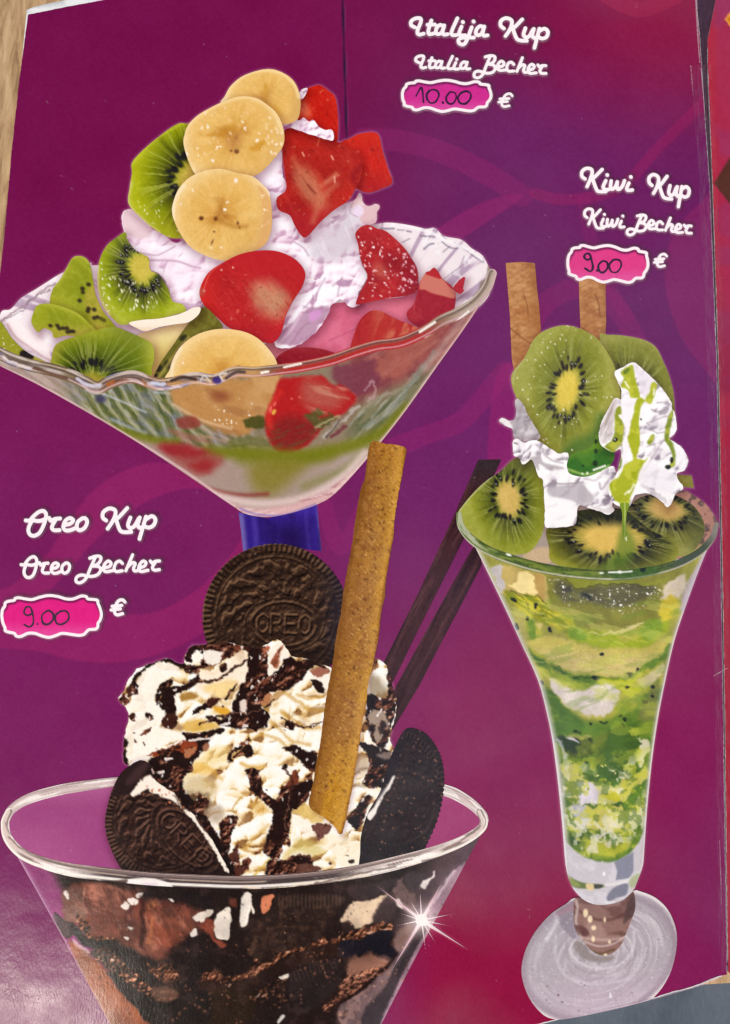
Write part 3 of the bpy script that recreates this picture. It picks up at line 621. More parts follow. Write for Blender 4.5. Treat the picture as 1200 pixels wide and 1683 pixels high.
    K.patch([(258, 733), (300, 730), (350, 742), (366, 756), (345, 776), (318, 778), (290, 760)], (152, 62, 58), 22, .75, wob=5, ws=18); K.patch([(265, 735), (300, 730), (340, 742), (320, 752), (280, 748)], (150, 36, 42), 16, .85, wob=4, ws=14); K.patch([(312, 765), (340, 755), (352, 768), (330, 778)], (152, 38, 40), 18, .85, wob=4, ws=14)
    K.line([(280, 775), (320, 795), (360, 808), (400, 814), (440, 812)], (132, 52, 46), 6, 9, .8)
    K.line([(270, 776), (320, 800), (370, 818), (430, 828), (500, 818), (560, 786), (600, 745)], (222, 196, 190), 12, 12, .85)
    pk = sst(0, 10, y - np.interp(x, [300, 360, 420, 480, 540, 580], [802, 820, 832, 824, 800, 770])); K.mix(pk, (214, 170, 168))
    K.mix(pk * .6 * sst(.5, .7, streak(x, y, -14, 50, 5, 71)), (246, 222, 218)); K.mix(pk * .6 * sst(.55, .72, streak(x, y, -12, 40, 4, 75)), (168, 108, 112))
    K.line([(395, 836), (425, 846), (470, 846), (518, 829)], (128, 104, 176), 3, 4, .7)
    # halftone of the coarse reproduction
    K.c += (7 * lo * np.sin(x * 2.1 + y * .6) * np.sin(y * 2.1 - x * .6))[:, None]
    K.line([(0, 602), (60, 630), (140, 674), (220, 722), (300, 772), (386, 832)], (222, 186, 186), 4, 3, .8); K.line([(808, 470), (770, 530), (720, 600), (660, 684), (600, 758), (550, 808)], (232, 196, 190), 6, 5, .85); K.line([(795, 475), (750, 540), (700, 605)], (190, 160, 150), 12, 14, .6)
    K.grain(6, 3, 5)
pA('glass_bowl', [(-6, 590)] + [(a, b + 5) for a, b in RIM_A[1:-1]] + [(808, 462), (800, 482), (770, 530), (720, 600), (660, 684), (600, 758), (552, 810), (522, 829), (480, 843), (440, 850), (405, 845), (386, 834), (330, 796), (260, 749), (200, 711), (130, 670), (60, 631), (-6, 598)], a_front, n=4)

def a_rim(K):
    P = cr(RIM_A, False, 8); d, t, s = sdl(K.x, K.y, P)
    x, y = K.x, K.y
    n1 = fbm(t * 26, s / 7, 1., 2, 3); n2 = fbm(t * 18 + 9, s / 5, 1., 2, 8)
    left = 1 - sst(.40, .5, t)
    K.fill((140, 96, 74)); K.mix(sst(.52, .58, t) * (1 - sst(.80, .88, t)), (178, 46, 42)); K.mix(1 - sst(.12, .3, t), (124, 104, 74)); K.mix(.9 * sst(.30, .34, t) * (1 - sst(.5, .54, t)), (196, 148, 92))
    K.mix(sst(.84, .92, t), (186, 168, 152))
    K.mix(left * .7 * sst(.5, .72, n1), (224, 212, 212)); K.mix(left * .6 * sst(.54, .74, n2), (84, 66, 62)); K.mix(left * .7 * sst(.6, .7, fbm(t * 30 + 40, s / 7, 1., 3, 14)), (96, 98, 140))
    top = 1 - sst(0, 2.6, np.abs(s + 4.5 * (1 - left * .3))); K.mix(.9 * top, (92, 74, 66)); K.mix(.85 * (1 - sst(0, 1.8, np.abs(s + 6.6))), (206, 188, 172))
    K.mix(.8 * sst(.5, .56, t) * (1 - sst(0, 1.6, np.abs(s + 1.6))), (130, 96, 84))
    bot = 1 - sst(0, 2.0, np.abs(s - 6.0)); K.mix(.85 * bot * (1 - .3 * left), (226, 176, 190)); K.mix(.6 * left * (1 - sst(0, 1.5, np.abs(s - 7.4))), (244, 226, 220))
    for p, w in (([(467, 604), (495, 598)], 3.4), ([(430, 613), (441, 611)], 4), ([(690, 546), (715, 530)], 4), ([(700, 556), (740, 538), (770, 512)], 3)): K.line(p, (255, 246, 236), w, 1.6, .95, sm=False)
    K.dots([(357, 625, 8, 6)], (58, 42, 120), 4, .9); K.line([(282, 626), (300, 620), (322, 624)], (60, 44, 40), 5, 3, .9); K.line([(372, 622), (388, 612), (402, 612)], (70, 56, 60), 5, 3, .85); K.line([(330, 626), (336, 618), (346, 628)], (214, 206, 196), 3, 2.5, .9)
    K.line([(366, 626), (362, 616), (372, 614)], (226, 214, 204), 3, 2.5, .9); K.line([(186, 628), (205, 621), (225, 622), (240, 630)], (84, 56, 44), 3, 2.5, .8); K.line([(178, 632), (186, 628)], (176, 96, 48), 7, 4, .8); K.line([(236, 626), (240, 634)], (176, 116, 72), 4, 4, .8)
    K.line([(128, 622), (144, 634), (165, 634)], (214, 206, 220), 5, 3, .9, wob=2); K.line([(250, 630), (270, 632)], (206, 206, 224), 7, 4, .9, wob=2); K.line([(6, 588), (30, 600), (52, 606)], (238, 224, 222), 4, 3, .9, wob=2); K.line([(58, 605), (85, 615), (110, 622)], (92, 60, 44), 5, 5, .8)
    K.grain(7, 3, 4)
ribbon(A, 'glass_rim', RIM_A, [20, 21, 22, 21, 21, 19, 18, 18, 19, 20, 19, 15], a_rim)
# ---------------------------------------------------------------- cookie sundae
B = 'cookie_sundae_picture'
def pB(name, pts, paint, **k): piece(B, name, pts, paint, **k)

# raised letters of the biscuit: strokes in a unit cell
GL = {'O': [[(.5, 0), (.08, .2), (.0, .5), (.08, .8), (.5, 1), (.92, .8), (1, .5), (.92, .2), (.5, 0)]], 'R': [[(0, 1), (0, 0)], [(0, 0), (.7, .02), (.9, .25), (.7, .48), (0, .5)], [(.4, .5), (1, 1)]],
      'E': [[(1, 0), (0, 0), (0, 1), (1, 1)], [(0, .5), (.75, .5)]]}
def cookie(K, cx, cy, rx, ry, dg, ov, lets, base=(50, 32, 24), hi=(112, 80, 58), lo=(16, 9, 8), sd=1, k=.55, rim=.86, lw=3.4):
    def uv(x, y):
        u, v = rot(x, y, cx, cy, dg); return u / rx, v / ry
    segs = []
    ox, oy, orx, ory, odg, gw, gh = ov                               # the oval with the name, in page units
    for i, ch in enumerate(lets):
        for st in GL[ch]:
            P = np.array(st); P = np.stack([(i - 1.5) * gw * 1.28 + (P[:, 0] - .5) * gw, (P[:, 1] - .5) * gh], 1)
            segs.append(cr(P, False, 4) if ch == 'O' else P)
    def h(x, y):
        u, v = uv(x, y); r = np.hypot(u, v); th = np.arctan2(v, u)
        z = 1.6 * sst(rim, rim + .03, r) * (1 - sst(.985, 1.0, r)) * (.55 + .45 * np.cos(th * 84)) + .8 * (1 - sst(.0, .022, np.abs(r - rim + .05)))
        a, b = rot(x, y, ox, oy, odg); e = np.hypot(a / orx, b / ory)
        z = z + 1.5 * (1 - sst(.0, .09, np.abs(e - 1.0))) + .7 * (1 - sst(0, .05, np.abs(e - 1.22)))
        ring = sst(1.25, 1.35, e) * (1 - sst(rim - .1, rim - .06, r))
        fl = np.abs(np.cos(th * 8)) * (.5 + .5 * np.cos((r - .66) * 26)) + .35 * np.cos(th * 16 + r * 30)
        z = z + 1.9 * ring * sst(.35, .62, .5 * fl + .9 * (fbm(x, y, 13, 2, sd) - .5) + .25)
        dl = np.full(x.shape, 9e9); i = np.nonzero(e < 1.1)[0]
        if len(i):
            for P in segs: dl[i] = np.minimum(dl[i], sdl(a[i], b[i], P)[0])
        z = z + 1.7 * (1 - sst(lw * .35, lw * .75, dl))
        return z + 1.6 * fbm(x, y, 6, 3, sd + 3) + 2.2 * fbm(x, y, 13, 2, sd + 13)
    K.relief(h, [(0, lo), (.35, .55 * C3(base) + .45 * C3(lo)), (.5, base), (.68, .45 * C3(base) + .55 * C3(hi)), (1, hi)], k=k, lx=-.45, ly=-.9)
    K.grain(6, 2.6, sd + 7)

def b_c1(K):
    cookie(K, 453, 1014, 121, 122, 0, (467, 1026, 53, 36, 2, 18, 30), 'OREO', sd=2, k=.75, hi=(128, 94, 68))
    K.mix(.55 * sst(520, 560, K.x), (34, 28, 44)); K.mix(.5 * sst(1050, 1075, K.y), (28, 18, 14))
    K.line([(334, 1020), (340, 970), (365, 930), (405, 903), (455, 894), (500, 900), (540, 925)], (140, 110, 86), 1.8, 1.6, .5)
pB('cookie', [(453 + 120 * math.cos(a) * (1 + .006 * math.cos(a * 84)), 1015 + 121 * math.sin(a) * (1 + .006 * math.cos(a * 84))) for a in np.arange(0, 2 * math.pi, .0187)], b_c1, sm=False, n=1)

def b_stick(sd):
    def f(K):
        u, v = rot(K.x, K.y, 0, 0, -62.5)
        K.fill((64, 34, 38)); w = (v - v.min()) / max(np.ptp(v), 1)
        K.mix(.7 * sst(.5, .72, streak(K.x, K.y, -62.5, 60, 5, sd)), (92, 56, 58)); K.mix(.6 * sst(.5, .7, streak(K.x, K.y, -62.5, 80, 6, sd + 5)), (40, 18, 26))
        K.mix(.5 * sst(1000, 1150, K.y), (44, 24, 30)); K.mix(.8 * (1 - sst(760, 820, K.y)), (50, 42, 46)); K.grain(7, 3, sd)
    return f
pB('chocolate_stick', [(786, 756), (824, 755), (790, 830), (760, 890), (720, 970), (690, 1030), (648, 1116), (640, 1130), (620, 1120), (632, 1086), (690, 970), (745, 850)], b_stick(3), sm=False)
pB('chocolate_stick', [(770, 912), (784, 890), (792, 928), (760, 990), (720, 1066), (690, 1125), (645, 1200), (625, 1190), (650, 1130), (690, 1056)], b_stick(9), sm=False)

GL_F = [(16, 1334), (9, 1352), (14, 1378), (36, 1402), (72, 1418), (120, 1430), (180, 1437), (250, 1444), (330, 1448), (400, 1450), (470, 1447), (540, 1440), (600, 1430), (660, 1416), (715, 1400), (760, 1382), (788, 1364), (795, 1350), (789, 1334)]
GL_B = [(8, 1352), (20, 1330), (50, 1312), (100, 1298), (150, 1290), (200, 1284), (300, 1276), (400, 1274), (500, 1275), (600, 1281), (680, 1290), (735, 1300), (770, 1318), (792, 1338), (796, 1348)]
def b_inside(K):
    K.fill((158, 68, 124)); K.mix(.6 * sst(1330, 1400, K.y) * (1 - sst(60, 180, K.x)), (178, 88, 140)); K.mix(.8 * sst(600, 700, K.x), (158, 54, 104))
    K.mix(.4 * (1 - sst(1290, 1330, K.y)), (196, 120, 160)); K.grain(4, 3, 2)
pB('glass_back', GL_B + GL_F[::-1][2:-2], b_inside, n=3)
def rimfn(sd, dark=.5):
    def f(K, P, w):
        d, t, s = sdl(K.x, K.y, P)
        n1 = fbm(t * 18, s / w * 3, 1., 3, sd); n2 = fbm(t * 9 + 5, s / w * 5, 1., 3, sd + 4)
        K.fill((214, 192, 186)); K.mix(.9 * sst(.5, .62, n1), (250, 240, 232)); K.mix(dark * sst(.54, .64, n2), (98, 78, 76)); K.mix(.5 * (1 - sst(0, 1.6, np.abs(s + w * .42))), (120, 84, 96)); K.mix(.5 * (1 - sst(0, 1.6, np.abs(s - w * .42))), (150, 110, 120))
    return f
def b_rb(K):
    rimfn(4, .3)(K, cr(GL_B, False, 8), 15); K.line([(64, 1328), (80, 1322), (98, 1318)], (96, 76, 78), 3, 3, .7)
ribbon(B, 'glass_rim_back', GL_B, [13, 17, 17, 15, 14, 13, 12, 12, 13, 15, 17, 19, 14], b_rb)

# the big heap of cream with chocolate sauce and crumbs
T1, T2, T3, T4 = Z(190, 1040, 4.8), Z(420, 1040, 4.8), Z(160, 1240, 4.8), Z(400, 1240, 4.8)
def b_cream(K):
    x0, y0 = swirl(K, 2.2, 11, 15)
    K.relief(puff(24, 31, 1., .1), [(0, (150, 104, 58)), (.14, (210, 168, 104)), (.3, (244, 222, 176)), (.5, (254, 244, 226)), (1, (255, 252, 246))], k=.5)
    K.tint(.25, 50, (253, 240, 222), 5)
    cw = (254, 244, 228)
    K.patch(T1([(180, 360), (280, 250), (420, 230), (520, 290), (450, 350), (350, 430), (320, 560), (380, 620), (260, 620), (120, 610), (60, 580), (150, 500)]), cw, 6, .9)
    K.patch(T1([(110, 680), (330, 600), (380, 640), (360, 740), (480, 770), (540, 830), (370, 890), (260, 960), (120, 1010), (80, 940)]), cw, 6, .85)
    K.patch(T1([(660, 320), (860, 270), (960, 150), (1080, 180), (1140, 290), (1000, 390), (860, 500), (700, 480), (620, 430)]), (250, 228, 200), 8, .8)
    K.patch(T1([(700, 420), (860, 380), (960, 400), (860, 520), (740, 470)]), (244, 208, 124), 16, .7)
    for p in ([(520, 490), (620, 470), (650, 510), (520, 540)],): K.patch(T1(p), (160, 112, 40), 5, .9)
    K.patch(T1([(540, 720), (640, 680), (740, 690), (800, 740), (660, 780), (550, 770)]), (222, 176, 84), 8, .9); K.patch(T1([(770, 590), (860, 590), (910, 630), (820, 640)]), (226, 160, 40), 6, .95)
    # right lobe ridges
    for p, w in (([(230, 470), (330, 540), (440, 610), (560, 610)], 5), ([(200, 620), (300, 690), (400, 750), (500, 750)], 5), ([(120, 700), (220, 790), (300, 860), (430, 880)], 5), ([(330, 490), (420, 520), (540, 500)], 4), ([(30, 800), (160, 830), (260, 900)], 4)):
        K.line(T2(p), (204, 156, 72), w, 8, .75); K.line(T2([(a + 6, b - 34) for a, b in p]), (255, 246, 228), w, 8, .75)
    K.patch(T2([(40, 570), (120, 500), (240, 440), (230, 480), (130, 560), (100, 640)]), (186, 140, 84), 6, .8)
    # lower middle
    K.patch(T1([(540, 1160), (640, 1000), (760, 900), (900, 900), (880, 1010), (780, 1060), (700, 1120), (620, 1130)]), (244, 214, 140), 12, .6)
    K.line(T1([(620, 1090), (700, 1060), (760, 1090), (840, 1150)]), (214, 160, 72), 5, 9, .6); K.line(T1([(1000, 1030), (1080, 1060), (1180, 1050)]), (214, 158, 60), 6, 8, .8)
    K.patch(T3([(680, 230), (760, 170), (900, 180), (940, 280), (900, 360), (860, 470), (800, 440), (700, 300)]), (206, 176, 122), 14, .7)
    K.patch(T3([(690, 330), (760, 300), (870, 330), (880, 420), (840, 500), (760, 470), (700, 400)]), (74, 50, 30), 12, .85, wob=6)
    K.patch(T3([(840, 430), (960, 400), (1000, 480), (940, 540), (860, 500)]), (170, 144, 118), 14, .7)
    K.line(T3([(1060, 450), (1100, 370), (1130, 340)]), (190, 146, 50), 2.4, 3, .8); K.patch(T3([(760, 60), (860, 80), (930, 130), (850, 160), (760, 120)]), (238, 188, 90), 10, .6)
    K.line(T4([(0, 740), (60, 690), (130, 620), (200, 560)]), (214, 168, 84), 4, 8, .7); K.patch(T4([(50, 400), (130, 360), (200, 430), (130, 470)]), (222, 172, 84), 10, .7); K.line(T4([(90, 950), (160, 880), (210, 830)]), (214, 176, 70), 4, 5, .8)
    K.patch(T4([(420, 660), (560, 690), (640, 760), (560, 800), (440, 780), (320, 800), (400, 700)]), (214, 190, 110), 14, .75); K.patch(T4([(400, 440), (500, 390), (640, 510), (540, 540), (440, 480)]), (226, 190, 110), 8, .9)
    K.patch(T4([(400, 470), (520, 530), (580, 640), (500, 640), (420, 560)]), (252, 240, 222), 8, .9); K.patch(T4([(640, 620), (780, 630), (900, 680), (940, 760), (900, 880), (760, 880), (700, 760)]), (250, 236, 208), 12, .8)
    K.patch(T4([(870, 60), (980, 20), (980, 120), (880, 160)]), (196, 170, 140), 10, .8); K.line(T4([(870, 150), (940, 120), (980, 110)]), (130, 100, 70), 4, 6, .7); K.line(T4([(860, 240), (950, 250)]), (120, 96, 66), 4, 6, .6)
    K.patch(T2([(900, 330), (1000, 380), (1040, 480), (960, 520), (890, 470)]), (150, 130, 100), 14, .8)
    ch, c2, cm = (34, 18, 16), (62, 30, 22), (122, 62, 44)
    def dark(p, T=T1, wob=2.6, a=1, c=ch, s=3): K.patch(T(p), c, s, a, wob=wob, ws=6, sd=int(abs(p[0][0])), grow=.2)
    dark([(100, 420), (150, 370), (185, 440), (170, 490), (110, 500), (90, 460)])
    dark([(20, 530), (60, 480), (100, 520), (70, 570)], c=cm)
    dark([(130, 380), (200, 290), (300, 230), (400, 205), (520, 220), (560, 260), (640, 260), (650, 320), (560, 310), (520, 270), (400, 230), (280, 260), (200, 320), (150, 400)])
    dark([(545, 220), (560, 150), (620, 95), (670, 100), (690, 160), (640, 130), (600, 190), (600, 240)])
    dark([(320, 560), (320, 480), (360, 410), (450, 370), (420, 440), (350, 500), (330, 570)], wob=2)
    dark([(340, 560), (360, 500), (400, 450), (450, 430), (520, 420), (620, 350), (660, 330), (640, 410), (540, 460), (480, 500), (470, 560), (480, 630), (470, 740), (400, 740), (430, 680), (380, 610)])
    dark([(360, 700), (390, 640), (440, 640), (490, 660), (470, 740), (400, 750)], c=c2)
    dark([(225, 640), (260, 630), (300, 670), (280, 690)]); dark([(110, 650), (150, 635), (160, 690), (130, 690)], c=c2); dark([(190, 810), (240, 760), (290, 745), (260, 790)], c=cm); dark([(55, 860), (95, 850), (90, 960), (110, 1040), (60, 1040)], wob=2)
    dark([(690, 80), (860, 70), (1000, 100), (1180, 110), (1200, 290), (1150, 290), (1100, 240), (1080, 170), (1000, 130), (900, 170), (850, 220), (760, 260), (650, 290), (700, 170)], c=c2)
    K.patch(T1([(700, 140), (800, 140), (860, 160), (800, 240), (710, 240)]), cw, 4, .95, wob=3); K.patch(T1([(840, 170), (930, 120), (1000, 110), (940, 180), (860, 200)]), cm, 4, .9, wob=4)
    dark([(815, 280), (840, 245), (880, 250), (870, 290), (840, 310)], wob=1)
    dark([(1000, 400), (1080, 340), (1200, 330), (1200, 640), (1180, 740), (1060, 760), (900, 740), (840, 730), (720, 670), (740, 650), (840, 680), (920, 650), (930, 560), (960, 470)])
    K.patch(T1([(980, 540), (1030, 530), (1030, 620), (990, 640)]), (240, 220, 205), 4, .95); K.patch(T1([(1140, 570), (1200, 540), (1200, 640)]), (190, 150, 80), 5, .9); K.patch(T1([(1050, 480), (1130, 440), (1160, 500), (1080, 540)]), (74, 62, 66), 10, .9)
    dark([(610, 650), (640, 600), (720, 540), (780, 520), (760, 580), (680, 620)]); dark([(720, 540), (800, 520), (840, 530), (780, 570), (740, 590)], c=c2); dark([(860, 510), (940, 410), (950, 415), (880, 515)], wob=1)
    dark([(520, 780), (640, 790), (780, 760), (870, 760), (840, 800), (760, 820), (700, 930), (620, 1010), (600, 1090), (540, 1150), (520, 1248), (420, 1200), (330, 1110), (260, 1010), (340, 960), (480, 900), (560, 840)])
    dark([(250, 970), (330, 930), (450, 890), (560, 850), (640, 870), (600, 960), (480, 920), (380, 960)], c=(140, 58, 30)); dark([(540, 960), (580, 910), (630, 900), (600, 970), (560, 990)], c=(176, 110, 74)); dark([(690, 900), (720, 880), (740, 920), (700, 945)], c=(160, 104, 76))
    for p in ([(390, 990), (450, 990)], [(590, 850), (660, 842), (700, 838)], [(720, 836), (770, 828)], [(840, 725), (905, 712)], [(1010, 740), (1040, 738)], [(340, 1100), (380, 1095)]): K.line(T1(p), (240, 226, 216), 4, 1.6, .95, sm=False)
    dark([(880, 1010), (890, 950), (960, 900), (1000, 890), (960, 930), (920, 960), (910, 1020)], wob=1.5); dark([(1000, 930), (1020, 890), (1070, 890), (1085, 950), (1040, 980)], wob=1.5); dark([(980, 880), (1020, 850), (1060, 840), (1050, 880)], c=cm)
    dark([(1030, 1090), (1110, 1080), (1140, 1180), (1140, 1248), (1070, 1248), (1060, 1160)])
    # centre and right
    dark([(0, 60), (60, 180), (20, 270), (80, 300), (110, 330), (160, 290), (200, 270), (240, 180), (330, 220), (420, 210), (560, 270), (580, 310), (480, 260), (400, 320), (350, 380), (260, 450), (160, 460), (60, 500), (0, 520), (-60, 400), (-60, 200)], T2)
    K.patch(T2([(95, 330), (110, 200), (150, 100), (190, 65), (230, 90), (280, 170), (240, 200), (200, 190), (190, 280), (150, 310)]), (250, 236, 218), 3, 1, wob=2); K.patch(T2([(130, 230), (170, 150), (210, 110), (230, 90), (200, 180), (190, 260), (160, 270)]), (150, 72, 40), 4, .9, wob=2)
    dark([(60, 130), (90, 100), (110, 120), (80, 170)], T2, c=(176, 100, 70)); dark([(0, 360), (110, 370), (60, 420), (0, 440)], T2, c=(110, 58, 40)); dark([(40, 540), (80, 500), (120, 480), (120, 530), (60, 580)], T2, c=(180, 120, 80))
    K.patch(T2([(430, 390), (470, 300), (560, 290), (590, 380), (560, 460), (480, 400)]), (250, 238, 222), 4, .95, wob=2); dark([(430, 380), (480, 370), (540, 430), (530, 470), (470, 440)], T2, wob=1.5); dark([(430, 300), (500, 270), (570, 280), (580, 320), (480, 340)], T2, c=(160, 100, 80))
    dark([(240, 740), (260, 680), (300, 720), (300, 770)], T2, wob=1); dark([(220, 910), (300, 890), (400, 930), (480, 940), (470, 1080), (400, 1060), (300, 960)], T2); dark([(215, 1060), (235, 1035), (250, 1050), (230, 1070)], T2, wob=1)
    dark([(0, 540), (60, 600), (110, 660), (60, 740), (0, 770), (-60, 700), (-60, 560)], T2); dark([(0, 1090), (40, 1180), (50, 1248), (0, 1248)], T2, wob=2)
    K.patch(T2([(270, 1160), (300, 1090), (330, 1110), (330, 1180), (220, 1248), (190, 1240)]), (120, 56, 36), 4, .95, wob=2); dark([(200, 1248), (340, 1180), (470, 1180), (470, 1248)], T2)
    dark([(880, 480), (1000, 520), (1040, 480), (1050, 300), (1100, 330), (1100, 600), (1070, 760), (1040, 880), (950, 880), (880, 700), (870, 560)], T2, c=(28, 20, 24)); dark([(800, 860), (900, 880), (1080, 940), (1130, 1040), (1060, 1200), (860, 1200), (900, 1000)], T2, c=(30, 20, 24))
    K.patch(T2([(890, 660), (940, 600), (1010, 620), (1060, 720), (1040, 760), (980, 860), (930, 840), (940, 740), (900, 720)]), (176, 152, 132), 5, .9, wob=3); K.patch(T2([(980, 700), (1030, 700), (1030, 780), (980, 800)]), (36, 24, 26), 4, .9); K.patch(T2([(1000, 940), (1080, 930), (1060, 1000), (960, 980)]), (150, 130, 120), 6, .8)
    K.line(T2([(970, 650), (990, 600)]), (250, 240, 232), 2.5, 1.5, .95, sm=False)
    # the long chocolate run down the middle
    dark([(20, 110), (110, 120), (130, 200), (120, 260), (200, 320), (260, 350), (290, 280), (330, 250), (430, 230), (540, 200), (530, 280), (510, 340), (430, 420), (390, 440), (370, 560), (330, 680), (290, 800), (230, 830), (170, 780), (170, 700), (220, 560), (240, 480), (200, 400), (140, 350), (60, 270), (50, 180)], T4)
    dark([(200, 850), (250, 830), (350, 840), (370, 960), (180, 960)], T4, c=(34, 26, 34)); dark([(340, 860), (400, 800), (520, 790), (560, 870), (620, 900), (500, 950), (380, 950)], T4, c=(100, 62, 50)); dark([(360, 840), (430, 800), (540, 820), (540, 850), (400, 870)], T4)
    dark([(540, 570), (600, 540), (690, 560), (660, 620), (600, 690), (580, 630)], T4, c=(110, 66, 56)); dark([(830, 840), (870, 825), (870, 850), (840, 860)], T4, wob=1); dark([(320, 90), (345, 75), (345, 100), (325, 105)], T4, wob=.5); dark([(0, 830), (60, 830), (40, 900), (0, 900)], T4, c=(120, 62, 44)); dark([(670, 850), (700, 845), (695, 870)], T4, wob=1)
    K.patch(T4([(300, 280), (370, 180), (400, 120), (430, 160), (420, 220), (340, 260)]), (116, 54, 36), 4, .95, wob=2)
    dark([(820, 500), (900, 400), (960, 330), (1010, 340), (960, 480), (900, 600), (860, 560)], T4, c=(28, 20, 24))
    dark([(960, 560), (1010, 500), (1060, 470), (1110, 520), (1060, 620), (1040, 800), (1120, 830), (1000, 960), (1040, 830), (980, 700)], T3, wob=2, c=(46, 22, 18)); dark([(1020, 860), (1100, 700), (1120, 760), (1130, 860), (1180, 880), (1100, 980), (1040, 960)], T3, c=(84, 44, 34))
    dark([(225, 1270), (290, 1285), (320, 1320), (350, 1360), (385, 1440), (300, 1450), (240, 1400)], lambda p: p, c=(30, 18, 18))
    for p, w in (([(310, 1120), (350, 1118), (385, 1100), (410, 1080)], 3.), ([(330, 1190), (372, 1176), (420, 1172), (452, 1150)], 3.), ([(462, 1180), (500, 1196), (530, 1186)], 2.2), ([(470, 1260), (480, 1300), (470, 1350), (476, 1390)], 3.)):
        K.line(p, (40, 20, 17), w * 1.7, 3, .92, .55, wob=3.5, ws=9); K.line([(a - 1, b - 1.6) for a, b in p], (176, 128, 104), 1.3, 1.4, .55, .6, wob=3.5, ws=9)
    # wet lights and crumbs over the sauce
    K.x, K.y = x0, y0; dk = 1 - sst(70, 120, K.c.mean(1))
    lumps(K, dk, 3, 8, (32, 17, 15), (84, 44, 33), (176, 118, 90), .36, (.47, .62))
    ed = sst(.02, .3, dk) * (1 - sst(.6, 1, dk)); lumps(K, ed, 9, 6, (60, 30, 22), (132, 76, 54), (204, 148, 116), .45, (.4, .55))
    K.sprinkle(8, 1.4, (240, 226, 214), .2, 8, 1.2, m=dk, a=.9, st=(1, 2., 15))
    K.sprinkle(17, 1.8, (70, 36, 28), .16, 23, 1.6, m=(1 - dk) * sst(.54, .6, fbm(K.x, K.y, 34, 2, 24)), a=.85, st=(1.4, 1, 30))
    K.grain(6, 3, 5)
pB('cream_heap', [(195, 1148), (204, 1136), (208, 1126), (216, 1112), (230, 1098), (252, 1090), (275, 1083), (292, 1090), (303, 1090), (304, 1078), (316, 1062), (330, 1060), (345, 1060), (375, 1055), (392, 1060), (420, 1066), (436, 1060), (446, 1054), (458, 1052), (470, 1062), (480, 1078), (500, 1082), (522, 1090), (542, 1096), (552, 1110), (570, 1100), (604, 1090), (616, 1084),
                  (634, 1092), (640, 1110), (646, 1128), (652, 1160), (646, 1190), (640, 1212), (646, 1228), (650, 1250), (640, 1280), (620, 1310), (605, 1340), (600, 1370), (598, 1420), (590, 1440), (480, 1448), (400, 1450), (330, 1440), (260, 1420), (230, 1340), (225, 1290), (214, 1262), (204, 1250), (204, 1218), (212, 1180), (208, 1165)], b_cream, wob=2.2, sp=1.4)

def b_c2(K):
    K.fill((48, 28, 24))
    cookie(K, 268, 1350, 98, 98, 0, (306, 1378, 58, 31, 46, 20, 24), 'OREO', base=(48, 28, 24), hi=(118, 82, 66), lo=(18, 9, 10), sd=5, k=.75, rim=.84, lw=3)
    K.mix(.5 * sst(1395, 1440, K.y), (26, 16, 16))
    K.patch(T3([(110, 330), (160, 210), (260, 90), (380, 30), (450, 60), (400, 130), (310, 230), (260, 310), (180, 320)]), (40, 25, 26), 5, .95); K.patch(T3([(230, 210), (300, 120), (380, 60), (400, 90), (330, 190), (250, 240)]), (70, 46, 44), 10, .8)
    K.patch(T3([(270, 310), (330, 220), (410, 160), (450, 190), (520, 250), (600, 300), (640, 360), (680, 420), (760, 470), (800, 540), (840, 590), (890, 650), (960, 760), (1040, 920), (1000, 900), (900, 720), (800, 580), (700, 460), (600, 370), (520, 330), (430, 300), (400, 270), (300, 320)]), (250, 236, 218), 3, 1, wob=2.5, ws=5)
    K.sprinkle(6, 1.8, (196, 120, 80), .3, 5, 1.6, m=K.pm(T3([(270, 320), (420, 240), (600, 300), (700, 440), (640, 420), (500, 370), (430, 300), (300, 330)]), 8, wob=3))
    K.line(T3([(600, 320), (640, 380), (680, 430)]), (70, 44, 36), 3, 3, .6, wob=3)
pB('cookie', [(232, 1249), (214, 1258), (198, 1272), (184, 1300), (177, 1325), (173, 1350), (176, 1375), (184, 1398), (194, 1418), (206, 1430), (260, 1440), (372, 1443), (378, 1434), (362, 1404), (345, 1372), (330, 1350), (318, 1338), (300, 1320), (292, 1306), (276, 1297), (258, 1284), (247, 1270), (250, 1258)], b_c2, wob=.8, ws=3, sh=.4)

def b_c3(K):
    K.fill((38, 25, 28))
    cookie(K, 640, 1320, 92, 122, 12, (650, 1330, 60, 70, 70, 3, 3), 'OOOO', base=(36, 25, 28), hi=(74, 52, 52), lo=(16, 12, 18), sd=8, k=.5, rim=.86)
    K.mix(.7 * (1 - sst(0, 36, 1400 - K.y)), (22, 17, 22)); K.patch(T4([(1000, 520), (980, 470), (1040, 400), (1070, 300), (1130, 250), (1180, 170), (1200, 180), (1150, 270), (1100, 340), (1050, 450)]), (246, 236, 226), 3, 1, wob=2)
    K.patch([(640, 1245), (662, 1215), (668, 1200), (660, 1240), (645, 1275), (625, 1310), (605, 1330)], (30, 24, 32), 6, .8)
    K.line([(600, 1380), (625, 1330), (650, 1290), (668, 1240)], (60, 44, 44), 3, 6, .6); K.sprinkle(7, 1.3, (120, 84, 70), .2, 3, 1.3)
def _c3():
    P = cr([(640, 1250), (655, 1215), (666, 1199), (680, 1197), (700, 1206), (716, 1226), (726, 1250), (730, 1282), (727, 1315), (718, 1350), (703, 1385), (690, 1405), (640, 1425), (594, 1432), (592, 1400), (594, 1370), (605, 1335), (625, 1300)], True, 16)
    a = np.arange(len(P)); n = np.roll(P, -1, 0) - np.roll(P, 1, 0); n /= np.hypot(*n.T)[:, None]
    return P + np.stack([n[:, 1], -n[:, 0]], 1) * (1.1 * np.cos(a * math.pi * .5))[:, None] * (P[:, 0] > 690)[:, None]
pB('cookie', _c3(), b_c3, sm=False, n=1)

